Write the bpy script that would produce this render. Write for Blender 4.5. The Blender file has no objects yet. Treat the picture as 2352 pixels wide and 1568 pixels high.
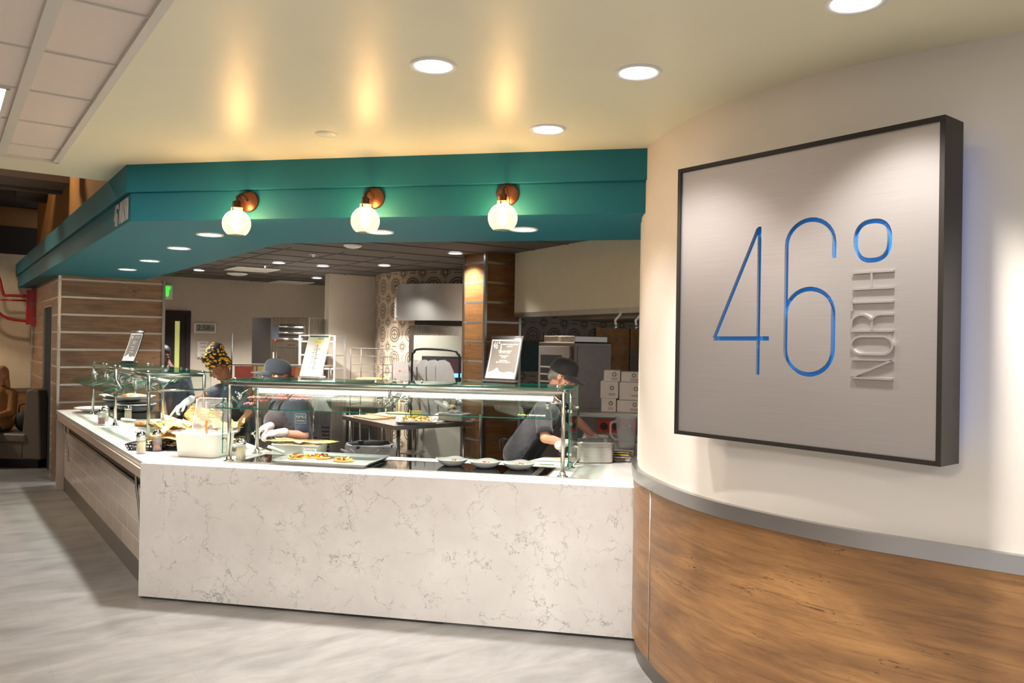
import bpy, bmesh, math, random
from mathutils import Vector, Matrix, Quaternion
random.seed(46)
PI = math.pi
sc = bpy.context.scene
col = sc.collection

# ------------------------------------------------------------------ camera
F_PX, CXP, CYP = 1829.0, 1176.0, 784.0
ROLL = math.atan(0.0160)
PITCH = math.atan(6.5 * math.cos(ROLL) / F_PX)
ZC = 1.757
cam_d = bpy.data.cameras.new('camera')
cam_d.sensor_width = 36.0
cam_d.lens = F_PX / 2352.0 * 36.0
cam_d.clip_start = 0.05
cam = bpy.data.objects.new('camera', cam_d)
col.objects.link(cam)
cam.matrix_world = Matrix.Translation((0, 0, ZC)) @ Matrix.Rotation(PI / 2 + PITCH, 4, 'X') @ Matrix.Rotation(ROLL, 4, 'Z')
sc.camera = cam
cam_d.dof.use_dof = True
cam_d.dof.focus_distance = 3.6
cam_d.dof.aperture_fstop = 6.0

sc.cycles.transparent_max_bounces = 32
sc.cycles.max_bounces = 12

# ------------------------------------------------------------------ world, exposure
w = bpy.data.worlds.new('world'); sc.world = w; w.use_nodes = True
w.node_tree.nodes['Background'].inputs[0].default_value = (1.0, 0.99, 0.98, 1)
w.node_tree.nodes['Background'].inputs[1].default_value = 0.32
sc.view_settings.view_transform = 'Standard'
sc.view_settings.look = 'None'
sc.view_settings.gamma = 1
sc.view_settings.use_curve_mapping = False
sc.view_settings.exposure = 1.06

# unseen fill light: hall ceiling panels around the camera, warm lights added far left
def hall_fill(x, y, z, sx, sy, power, color=(1, .98, .96)):
    l = bpy.data.lights.new('hall_fill', 'AREA'); l.shape = 'RECTANGLE'; l.size = sx; l.size_y = sy
    l.energy = power; l.color = color
    o = bpy.data.objects.new('hall_fill', l); col.objects.link(o); o.location = (x, y, z)
    return o
hall_fill(-1.5, -1.6, 2.84, 1.2, 1.2, 92)
hall_fill(1.2, -2.0, 2.84, 1.2, 1.2, 50)
hall_fill(-4.2, 1.2, 2.84, .6, .6, 14)
hall_fill(-5.9, 8.4, 4.8, .6, .6, 48, (1, .80, .55))  # added to brighten the high amber wall
hall_fill(-8.9, 10.0, 2.95, .5, .5, 42, (1, .88, .74))  # added to brighten the beige wall
DL_POWER = 19     # downlights over the aisle
SL_POWER = 30     # downlights in the teal soffit
KL_POWER = 46     # downlights in the kitchen ceiling
BULB_POWER = 6.0

# ------------------------------------------------------------------ image ray -> point (for measuring only)
_R = cam.matrix_world.to_3x3()
def ray(u, v):
    return _R @ Vector(((u - CXP) / F_PX, -(v - CYP) / F_PX, -1.0))
def P(u, v, z):
    d = ray(u, v); t = (z - ZC) / d.z
    return Vector((t * d.x, t * d.y, z))
def PY(u, v, Y):
    d = ray(u, v); t = Y / d.y
    return Vector((t * d.x, Y, ZC + t * d.z))
def onplane(u, v, p0, n):
    d = ray(u, v); o = Vector((0, 0, ZC)); n = Vector(n)
    return o + d * ((Vector(p0) - o).dot(n) / d.dot(n))

# plan directions
C0 = Vector((-2.50, 5.39, 0))
FX = Vector((.981, -.194, 0)).normalized(); FY = Vector((-FX.y, FX.x, 0))
AX = Vector((-.585, .811, 0)).normalized(); BX = Vector((AX.y, -AX.x, 0))   # A runs away along the left counter, B into the kitchen
RF = math.atan2(FX.y, FX.x)
RA = math.atan2(-AX.y, -AX.x)     # local x = -A, local y = B
def FP(s, d, z=0): return C0 + FX * s + FY * d + Vector((0, 0, z))
def AP(t, d, z=0): return C0 + AX * t + BX * d + Vector((0, 0, z))

# ------------------------------------------------------------------ materials
MATS = {}
def srgb(r, g, b):
    f = lambda c: (c / 255 / 12.92) if c / 255 <= .04045 else ((c / 255 + .055) / 1.055) ** 2.4
    return (f(r), f(g), f(b), 1)
class NT:
    def __init__(s, m): s.t = m.node_tree; s.n = s.t.nodes; s.l = s.t.links
    def new(s, typ, **kw):
        n = s.n.new(typ)
        for k, v in kw.items(): setattr(n, k, v)
        return n
    def link(s, a, b): s.l.new(a, b)
    def put(s, sock, v):
        if hasattr(v, 'is_linked') or hasattr(v, 'links'): s.l.new(v, sock)
        else: sock.default_value = v
    def math(s, op, a, b=0.0, c=None, clamp=False):
        n = s.new('ShaderNodeMath', operation=op); n.use_clamp = clamp
        s.put(n.inputs[0], a); s.put(n.inputs[1], b)
        if c is not None: s.put(n.inputs[2], c)
        return n.outputs[0]
    def noise(s, vec, scale, detail=3, rough=.55, dist=0.0):
        n = s.new('ShaderNodeTexNoise'); s.link(vec, n.inputs['Vector'])
        n.inputs['Scale'].default_value = scale; n.inputs['Detail'].default_value = detail
        n.inputs['Roughness'].default_value = rough; n.inputs['Distortion'].default_value = dist
        return n.outputs['Fac']
    def mapping(s, vec, scale=(1, 1, 1), rot=(0, 0, 0), loc=(0, 0, 0)):
        n = s.new('ShaderNodeMapping'); s.link(vec, n.inputs['Vector'])
        n.inputs['Scale'].default_value = scale; n.inputs['Rotation'].default_value = rot; n.inputs['Location'].default_value = loc
        return n.outputs[0]
    def ramp(s, fac, stops):
        n = s.new('ShaderNodeValToRGB'); s.link(fac, n.inputs[0]); e = n.color_ramp.elements
        while len(e) > 1: e.remove(e[-1])
        e[0].position, e[0].color = stops[0]
        for p, c in stops[1:]:
            x = e.new(p); x.color = c
        return n.outputs[0]
    def mix(s, fac, a, b):
        n = s.new('ShaderNodeMix', data_type='RGBA'); s.put(n.inputs[0], fac); s.put(n.inputs[6], a); s.put(n.inputs[7], b)
        return n.outputs[2]
    def bump(s, h, strength=.2, dist=.01):
        n = s.new('ShaderNodeBump'); n.inputs['Strength'].default_value = strength; n.inputs['Distance'].default_value = dist
        s.link(h, n.inputs['Height']); return n.outputs[0]
def base(name):
    m = bpy.data.materials.new(name); m.use_nodes = True
    t = NT(m); b = m.node_tree.nodes['Principled BSDF']
    MATS[name] = m
    return m, t, b
def plain(name, rgb, rough=.5, metal=0.0, noise=.06, nscale=14, bump=0.0, bscale=60, spec=.5, coat=0, sheen=0):
    m, t, b = base(name)
    tc = t.new('ShaderNodeTexCoord').outputs['Object']
    c = srgb(*rgb)
    if noise:
        f = t.noise(tc, nscale, 4)
        lo = tuple(x * (1 - noise) for x in c[:3]) + (1,); hi = tuple(min(1, x * (1 + noise)) for x in c[:3]) + (1,)
        t.link(t.ramp(f, [(.3, lo), (.7, hi)]), b.inputs['Base Color'])
    else: b.inputs['Base Color'].default_value = c
    b.inputs['Roughness'].default_value = rough; b.inputs['Metallic'].default_value = metal
    b.inputs['Specular IOR Level'].default_value = spec
    b.inputs['Coat Weight'].default_value = coat
    b.inputs['Sheen Weight'].default_value = sheen
    if bump: t.link(t.bump(t.noise(tc, bscale, 5), bump, .01), b.inputs['Normal'])
    return m
def emis(name, rgb, strength, mixcol=None):
    m, t, b = base(name)
    b.inputs['Base Color'].default_value = srgb(*(mixcol or rgb))
    b.inputs['Emission Color'].default_value = srgb(*rgb); b.inputs['Emission Strength'].default_value = strength
    return m
def brushed(name, rgb, rough=.3, axis=0, str_=.02, scale=60):
    m, t, b = base(name)
    tc = t.new('ShaderNodeTexCoord').outputs['Object']
    sc_ = [scale * 6] * 3; sc_[axis] = 2
    f = t.noise(t.mapping(tc, sc_), 1.0, 3)
    c = srgb(*rgb)
    t.link(t.ramp(f, [(.3, tuple(x * .95 for x in c[:3]) + (1,)), (.7, c)]), b.inputs['Base Color'])
    b.inputs['Metallic'].default_value = 1
    t.link(t.math('ADD', t.math('MULTIPLY', f, .08), rough - .04), b.inputs['Roughness'])
    t.link(t.bump(f, str_, .002), b.inputs['Normal'])
    return m
def wood(name, c1, c2, c3, coord='Object', axis=0, scale=1.0, rough=.42, stretch=9):
    m, t, b = base(name)
    tco = t.new('ShaderNodeTexCoord').outputs[coord]
    oi = t.new('ShaderNodeObjectInfo')
    va = t.new('ShaderNodeVectorMath', operation='ADD'); t.link(tco, va.inputs[0])
    cm = t.new('ShaderNodeCombineXYZ'); 
    for i in range(3): t.link(t.math('MULTIPLY', oi.outputs['Random'], 13.7 + i), cm.inputs[i])
    t.link(cm.outputs[0], va.inputs[1]); v = va.outputs[0]
    ax_ = (0, 1) if axis == 3 else (axis,)
    s_ = [1.1 * scale if i in ax_ else stretch * scale for i in range(3)]
    wv = t.mapping(v, s_)
    big = t.noise(t.mapping(v, [2.6 * scale if i not in ax_ else .9 * scale for i in range(3)]), 1.6, 4, .6, .8)
    grain = t.noise(wv, 1.0, 9, .68, 1.4)
    s2 = [3 * scale if i in ax_ else 60 * scale for i in range(3)]
    fine = t.noise(t.mapping(v, s2), 1.0, 4, .7)
    s3 = [.8 * scale if i in ax_ else 5.0 * scale for i in range(3)]
    crack = t.noise(t.mapping(v, s3), 1.3, 8, .6, .6)
    cr = t.math('ABSOLUTE', t.math('SUBTRACT', crack, .5))
    crm = t.math('MULTIPLY', t.math('LESS_THAN', cr, .0032), t.math('GREATER_THAN', big, .55))
    mixf = t.math('ADD', t.math('MULTIPLY', grain, .6), t.math('MULTIPLY', big, .4))
    base_c = t.ramp(mixf, [(.30, srgb(*c1)), (.48, srgb(*c2)), (.66, srgb(*c3))])
    fcol = t.mix(t.math('MULTIPLY', t.math('GREATER_THAN', fine, .56), .22), base_c, srgb(*[int(x * .72) for x in c1]))
    t.link(t.mix(t.math('MULTIPLY', crm, .75), fcol, srgb(*[int(x * .5) for x in c1])), b.inputs['Base Color'])
    b.inputs['Roughness'].default_value = rough
    t.link(t.bump(fine, .08, .003), b.inputs['Normal'])
    return m
def glass(name, tint=(.93, .985, .965), rough=0.0, refl=1.0, milk=0.0):
    m = bpy.data.materials.new(name); m.use_nodes = True; t = NT(m); t.n.clear(); MATS[name] = m
    out = t.new('ShaderNodeOutputMaterial'); tr = t.new('ShaderNodeBsdfTransparent'); gl = t.new('ShaderNodeBsdfGlossy')
    tr.inputs[0].default_value = tint + (1,); gl.inputs['Roughness'].default_value = rough
    lw = t.new('ShaderNodeLayerWeight'); lw.inputs[0].default_value = .5
    fr = t.math('ADD', t.math('MULTIPLY', t.math('POWER', lw.outputs['Facing'], 5.0), .90), .035)
    mx = t.new('ShaderNodeMixShader'); t.link(t.math('MULTIPLY', fr, refl), mx.inputs[0])
    body = tr.outputs[0]
    if milk:
        df = t.new('ShaderNodeBsdfTranslucent'); df.inputs[0].default_value = (.9, .9, .9, 1); d2 = t.new('ShaderNodeBsdfDiffuse'); d2.inputs[0].default_value = (.9, .9, .9, 1)
        ma = t.new('ShaderNodeMixShader'); t.link(df.outputs[0], ma.inputs[1]); t.link(d2.outputs[0], ma.inputs[2])
        mb_ = t.new('ShaderNodeMixShader'); mb_.inputs[0].default_value = milk; t.link(tr.outputs[0], mb_.inputs[1]); t.link(ma.outputs[0], mb_.inputs[2]); body = mb_.outputs[0]
    t.link(body, mx.inputs[1]); t.link(gl.outputs[0], mx.inputs[2]); t.link(mx.outputs[0], out.inputs[0])
    return m

plain('ceiling_paint', (228, 222, 192), .38, noise=.015, nscale=3, bump=.05, bscale=9)
plain('wall_paint', (226, 217, 206), .5, noise=.015, nscale=4, bump=.03, bscale=180)
plain('bulkhead_paint', (214, 202, 176), .5, noise=.02)
plain('kitchen_paint', (196, 184, 166), .55, noise=.03)
plain('beige_wall', (205, 186, 158), .6, noise=.04)
plain('amber_wall', (150, 104, 52), .6, noise=.1, nscale=3)
plain('dark_void', (42, 33, 30), .8, noise=.1)
plain('holder_grey', (92, 86, 82), .35, metal=.4)
plain('duct_grey', (110, 98, 90), .7, noise=.05)
plain('teal', (20, 104, 118), .55, noise=.02, nscale=5, bump=.05, bscale=20, spec=.3)
plain('dark_ceiling', (84, 77, 70), .8, noise=.08, nscale=90)
plain('grid_dark', (72, 66, 60), .7)
plain('tile_white', (222, 208, 196), .8, noise=.03, nscale=120, bump=.1, bscale=200)
plain('grid_white', (206, 200, 188), .5, noise=.02)
plain('white_enamel', (232, 230, 225), .4, noise=.01)
plain('black_metal', (26, 24, 23), .42, noise=.05)
plain('black_frame', (38, 33, 29), .38, metal=.3, noise=.1, nscale=5)
plain('bronze', (112, 72, 48), .38, metal=.85, noise=.12, nscale=8)
plain('bronze_dark', (70, 50, 40), .4, metal=.8)
plain('chrome', (214, 212, 208), .13, metal=1, noise=.02)
brushed('steel', (190, 184, 176), .28, 0)
brushed('steel_v', (186, 181, 174), .27, 2)
brushed('steel_dark', (128, 120, 112), .34, 0)
brushed('band_steel', (186, 184, 184), .3, 0)
plain('alu_strip', (196, 192, 188), .32, metal=.9)
plain('pan_alu', (214, 212, 210), .42, metal=.75, noise=.06, nscale=30)
plain('white_ceramic', (243, 242, 238), .16, noise=.0, coat=.5)
plain('white_plastic', (236, 232, 220), .35, noise=.01)
plain('black_plastic', (20, 20, 21), .4)
plain('blackglass', (8, 7, 7), .05, noise=0, spec=.6)
plain('fridge_side', (44, 38, 34), .5)
plain('black_rubber', (18, 18, 18), .7)
plain('navy_cloth', (34, 38, 52), .85, noise=.1, bump=.5, bscale=12, sheen=.2)
plain('shirt_slate', (62, 71, 82), .9, noise=.12, nscale=5, bump=.7, bscale=9, sheen=.3)
plain('shirt_grey', (74, 72, 75), .9, noise=.14, nscale=5, bump=.7, bscale=9, sheen=.3)
plain('apron_brown', (58, 50, 50), .85, noise=.1, nscale=5, bump=.5, bscale=10, sheen=.2)
plain('apron_black', (36, 33, 33), .85, noise=.1, nscale=5, bump=.5, bscale=10, sheen=.2)
plain('cap_slate', (42, 49, 57), .85, noise=.08, sheen=.3)
plain('cap_black', (34, 31, 31), .85, noise=.08, sheen=.3)
plain('jeans', (40, 42, 52), .9, noise=.1)
plain('skin_brown', (150, 96, 66), .5, noise=.05, nscale=20)
plain('skin_fair', (222, 158, 128), .5, noise=.05, nscale=20)
plain('skin_dark', (92, 60, 46), .55)
plain('glove', (228, 214, 208), .35, noise=.06, nscale=60, bump=.3, bscale=60, spec=.6)
plain('glove_white', (240, 238, 240), .35, noise=.04, nscale=60, bump=.3, bscale=60)
plain('hair_grey', (150, 142, 132), .7, noise=.3, nscale=90, bump=.6, bscale=200)
plain('hair_auburn', (120, 66, 36), .6, noise=.3, nscale=90, bump=.6, bscale=200)
plain('hair_black', (20, 17, 16), .6, noise=.1)
plain('hair_blond', (190, 140, 84), .6, noise=.3, nscale=60, bump=.6, bscale=120)
plain('coat_brown', (150, 102, 52), .85, noise=.12, bump=.5, bscale=12)
plain('booth_vinyl', (104, 92, 80), .5, noise=.04, bump=.1, bscale=60)
plain('lamp_red', (150, 14, 16), .32, noise=.03, coat=.4)
plain('paper', (226, 222, 214), .7, noise=0)
plain('ink_letter', (176, 166, 158), .5)
plain('paper_grey', (112, 104, 96), .6, noise=.05, nscale=20)
plain('ink', (70, 66, 62), .7, noise=0)
plain('ink_green', (30, 88, 66), .7, noise=0)
plain('ink_olive', (206, 210, 140), .7, noise=0)
plain('ink_yellow', (228, 218, 40), .6, noise=0)
plain('ink_pink', (226, 120, 116), .6, noise=0)
plain('ink_lime', (140, 190, 40), .6, noise=0)
plain('lcd_grey', (150, 158, 142), .4, noise=0)
plain('eye_white', (235, 232, 228), .2, noise=0)
plain('eye_dark', (30, 20, 16), .2, noise=0)
plain('lip', (176, 96, 84), .45, noise=0)
plain('cabinet_grey', (156, 145, 140), .4, metal=.4)
plain('carton', (244, 234, 228), .8, noise=.03)
plain('carton_print', (150, 128, 110), .8, noise=.05)
plain('board_red', (186, 92, 74), .5); plain('board_yellow', (216, 196, 106), .5); plain('board_wood', (198, 140, 84), .5)
plain('board_tan', (214, 170, 120), .5, noise=.08)
plain('yellow_label', (234, 190, 30), .5, noise=0)
plain('red_panel', (196, 52, 32), .4, noise=.02)
plain('purple', (84, 34, 92), .4)
plain('plum_panel', (66, 38, 44), .4)
brushed('hood_steel', (206, 202, 198), .33, 2)
plain('pizza_crust', (206, 150, 82), .7, noise=.25, nscale=30, bump=.8, bscale=60)
plain('cheese', (244, 214, 164), .5, noise=.18, nscale=40, bump=.8, bscale=60)
plain('pepper_red', (206, 52, 28), .4); plain('pepper_yellow', (240, 196, 24), .4); plain('pepper_green', (128, 150, 40), .45)
plain('mushroom', (120, 84, 58), .6); plain('orange_food', (226, 128, 44), .5)
plain('lid_rim', (222, 216, 206), .25, noise=0)
plain('parmesan', (250, 232, 182), .9, noise=.15, nscale=160, bump=1, bscale=260)
plain('flakes', (170, 84, 40), .9, noise=.7, nscale=150, bump=1, bscale=300)
plain('bag_plastic', (196, 196, 196), .3, noise=.06, bump=.8, bscale=14)
plain('can_grey', (62, 66, 70), .5)
plain('green_stove', (24, 66, 58), .4, noise=.3, nscale=12)
plain('wrought_wrap_dark', (32, 24, 28), .8)
plain('steel_warm_reflection', (160, 118, 82), .3, metal=1, noise=.3, nscale=6, bump=.4, bscale=4)  # stainless steel with a warm reflection put into its colour
plain('oven_grey', (150, 148, 136), .45, noise=.03)
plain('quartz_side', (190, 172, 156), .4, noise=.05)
plain('gap_black', (14, 13, 12), .8)
emis('lens_white', (255, 250, 244), 5.0)
emis('lens_cool', (240, 244, 255), 4.0)
emis('filament', (255, 190, 110), 60)
emis('exit_green', (10, 255, 30), 2.2)
emis('led_strip', (250, 250, 242), 4.5)
emis('screen_blue', (60, 160, 255), 3.0)
emis('channel_blue', (0, 84, 150), .22)
emis('halo_blue', (40, 130, 255), 1.8)
emis('lamp_inside', (255, 150, 130), 3.0)
emis('door_glass', (168, 170, 96), .38)
glass('glass_clear'); glass('glass_bowl', (.97, .98, .98), .03, .8)
glass('plastic_clear', (.97, .97, .965), .08, 1.0, .16); glass('water', (.90, .93, .93), .15, .8, .18)
plain('glass_edge', (14, 108, 86), .12, noise=.05, nscale=3, spec=.8)
m = bpy.data.materials.new('globe_glass'); m.use_nodes = True; t = NT(m); t.n.clear(); MATS['globe_glass'] = m
out = t.new('ShaderNodeOutputMaterial'); tr = t.new('ShaderNodeBsdfTransparent'); tr.inputs[0].default_value = (1, .95, .86, 1)
gl = t.new('ShaderNodeBsdfGlossy'); gl.inputs['Roughness'].default_value = .05; tl = t.new('ShaderNodeBsdfTranslucent'); tl.inputs[0].default_value = (1, .80, .52, 1)
lw = t.new('ShaderNodeLayerWeight'); lw.inputs[0].default_value = .5
seeds = t.new('ShaderNodeTexVoronoi'); t.link(t.new('ShaderNodeTexCoord').outputs['Object'], seeds.inputs['Vector']); seeds.inputs['Scale'].default_value = 150
sd = t.math('MULTIPLY', t.math('LESS_THAN', seeds.outputs['Distance'], .22), .35)
m1 = t.new('ShaderNodeMixShader'); t.link(t.math('ADD', t.math('ADD', t.math('MULTIPLY', t.math('POWER', lw.outputs['Facing'], 3.0), .45), .16), sd, clamp=True), m1.inputs[0]); t.link(tr.outputs[0], m1.inputs[1]); t.link(tl.outputs[0], m1.inputs[2])
m2 = t.new('ShaderNodeMixShader'); t.link(t.math('ADD', t.math('MULTIPLY', t.math('POWER', lw.outputs['Facing'], 5.0), .8), .04), m2.inputs[0]); t.link(m1.outputs[0], m2.inputs[1]); t.link(gl.outputs[0], m2.inputs[2]); t.link(m2.outputs[0], out.inputs[0])
wood('wood_wall', (104, 74, 48), (140, 100, 62), (174, 128, 78), 'UV', 0, 1.0, .36)
wood('wood_panel', (108, 78, 54), (138, 102, 72), (164, 126, 94), 'Object', 3, 1.0, .45, 14)
wood('wood_panel_dark', (100, 68, 38), (130, 90, 52), (154, 110, 66), 'Object', 3, 1.0, .4, 14)

# floor: big grey stone-look planks
m, t, b = base('floor_tile')
tc = t.new('ShaderNodeTexCoord').outputs['Object']
n1 = t.noise(t.mapping(tc, (1.1, 2.6, 1)), 1.5, 6, .62, .5)
n2 = t.noise(t.mapping(tc, (5, 14, 1)), 1.0, 6, .6)
br = t.new('ShaderNodeTexBrick'); t.link(tc, br.inputs['Vector'])
br.offset = .5; br.inputs['Scale'].default_value = 1; br.inputs['Brick Width'].default_value = 1.22; br.inputs['Row Height'].default_value = .61
br.inputs['Mortar Size'].default_value = .0022; br.inputs['Mortar Smooth'].default_value = .2; br.inputs['Bias'].default_value = 0
br.inputs['Color1'].default_value = (0, 0, 0, 1); br.inputs['Color2'].default_value = (1, 1, 1, 1); br.inputs['Mortar'].default_value = (.5, .5, .5, 1)
f = t.math('ADD', t.math('MULTIPLY', n1, .72), t.math('MULTIPLY', n2, .28))
c = t.ramp(f, [(.3, srgb(104, 100, 98)), (.5, srgb(131, 128, 125)), (.72, srgb(152, 149, 146))])
c = t.mix(t.math('MULTIPLY', br.outputs['Color'], .12), c, srgb(150, 142, 136))
t.link(t.mix(t.math('MULTIPLY', br.outputs['Fac'], .35), c, srgb(110, 102, 96)), b.inputs['Base Color'])
b.inputs['Roughness'].default_value = .36
t.link(t.bump(n2, .05, .004), b.inputs['Normal'])

# white quartz with fine blue-grey veins
def quartz(name, vein=1.0):
    m, t, b = base(name)
    tc = t.new('ShaderNodeTexCoord').outputs['Object']
    nz = t.new('ShaderNodeTexNoise'); t.link(tc, nz.inputs['Vector']); nz.inputs['Scale'].default_value = 5; nz.inputs['Detail'].default_value = 8; nz.inputs['Roughness'].default_value = .68
    vm = t.new('ShaderNodeVectorMath', operation='MULTIPLY_ADD'); t.link(nz.outputs['Color'], vm.inputs[0]); vm.inputs[1].default_value = (.34, .34, .34); t.link(tc, vm.inputs[2])
    def veins(sc_, width):
        vo = t.new('ShaderNodeTexVoronoi', feature='DISTANCE_TO_EDGE'); t.link(vm.outputs[0], vo.inputs['Vector']); vo.inputs['Scale'].default_value = sc_
        return t.math('SUBTRACT', 1.0, t.math('DIVIDE', vo.outputs['Distance'], width), clamp=True)
    mask = t.ramp(t.noise(tc, 3.0, 5, .6), [(.46, (0, 0, 0, 1)), (.60, (1, 1, 1, 1))])
    mask2 = t.ramp(t.noise(t.mapping(tc, loc=(3, 7, 1)), 7.0, 4, .6), [(.44, (0, 0, 0, 1)), (.62, (1, 1, 1, 1))])
    v = t.math('MAXIMUM', t.math('MULTIPLY', veins(3.6, .012), mask2), t.math('MULTIPLY', t.math('MULTIPLY', veins(8.5, .034), mask), mask2))
    v = t.math('MULTIPLY', v, 1.0 * vein, clamp=True)
    cloud = t.noise(tc, 3, 5, .6)
    cc = t.ramp(cloud, [(.3, srgb(208, 203, 198)), (.7, srgb(222, 218, 213))])
    t.link(t.mix(v, cc, srgb(70, 84, 86)), b.inputs['Base Color'])
    b.inputs['Roughness'].default_value = .22; b.inputs['Specular IOR Level'].default_value = .45
quartz('quartz'); quartz('quartz_top', .45)

# patterned cement tile (plain ring-and-cross medallions), UV in metres
m, t, b = base('pattern_tile')
uv = t.new('ShaderNodeTexCoord').outputs['UV']
sp = t.new('ShaderNodeSeparateXYZ'); t.link(uv, sp.inputs[0])
U, V = sp.outputs[0], sp.outputs[1]
PER = .34
def cell(offu, offv):
    a = t.math('SUBTRACT', t.math('FRACT', t.math('ADD', t.math('DIVIDE', U, PER), offu)), .5)
    c_ = t.math('SUBTRACT', t.math('FRACT', t.math('ADD', t.math('DIVIDE', V, PER), offv)), .5)
    return t.math('ABSOLUTE', a), t.math('ABSOLUTE', c_)
def ring(a, c_, r, wd):
    d = t.math('SQRT', t.math('ADD', t.math('MULTIPLY', a, a), t.math('MULTIPLY', c_, c_)))
    return t.math('LESS_THAN', t.math('ABSOLUTE', t.math('SUBTRACT', d, r)), wd)
a1, c1 = cell(0, 0); a2, c2 = cell(.5, .5)
pat = ring(a1, c1, .30, .028)
pat = t.math('MAXIMUM', pat, ring(a1, c1, .19, .035))
cross = t.math('MULTIPLY', t.math('LESS_THAN', t.math('MINIMUM', a1, c1), .03), t.math('LESS_THAN', t.math('MAXIMUM', a1, c1), .13))
pat = t.math('MAXIMUM', pat, cross)
pat = t.math('MAXIMUM', pat, ring(a2, c2, .10, .03))
dia = t.math('LESS_THAN', t.math('ABSOLUTE', t.math('SUBTRACT', t.math('ADD', a2, c2), .22)), .022)
pat = t.math('MAXIMUM', pat, dia)
pat = t.math('MAXIMUM', pat, t.math('MULTIPLY', t.math('LESS_THAN', t.math('MINIMUM', a2, c2), .02), t.math('GREATER_THAN', t.math('MAXIMUM', a2, c2), .34)))
nn = t.noise(uv, 60, 3)
t.link(t.mix(t.math('MULTIPLY', pat, .85), t.ramp(nn, [(.3, srgb(168, 150, 130)), (.7, srgb(192, 174, 152))]), srgb(72, 60, 52)), b.inputs['Base Color'])
b.inputs['Roughness'].default_value = .4

# headwrap print
m, t, b = base('wrap_print')
tc = t.new('ShaderNodeTexCoord').outputs['Object']
vo = t.new('ShaderNodeTexVoronoi'); t.link(t.mapping(tc, (1, 1, 1.4)), vo.inputs['Vector']); vo.inputs['Scale'].default_value = 30
sp_ = t.math('LESS_THAN', vo.outputs['Distance'], .47)
ms = t.math('GREATER_THAN', t.noise(tc, 16, 3), .43)
cc = t.ramp(t.noise(tc, 30, 3), [(.35, srgb(226, 150, 30)), (.6, srgb(246, 206, 60))])
t.link(t.mix(t.math('MULTIPLY', sp_, ms), srgb(34, 25, 32), cc), b.inputs['Base Color']); b.inputs['Roughness'].default_value = .75
# printed deli paper
m, t, b = base('deli_paper')
tc = t.new('ShaderNodeTexCoord').outputs['Object']
vo = t.new('ShaderNodeTexVoronoi'); t.link(tc, vo.inputs['Vector']); vo.inputs['Scale'].default_value = 13
sp_ = t.math('MULTIPLY', t.math('LESS_THAN', vo.outputs['Distance'], .24), t.math('GREATER_THAN', t.noise(tc, 60, 3), .47))
t.link(t.mix(sp_, t.ramp(t.noise(tc, 9, 4), [(.3, srgb(206, 164, 98)), (.7, srgb(228, 198, 142))]), srgb(226, 206, 40)), b.inputs['Base Color'])
b.inputs['Roughness'].default_value = .55
t.link(t.bump(t.noise(tc, 22, 5), .5, .02), b.inputs['Normal'])
M = MATS

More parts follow.
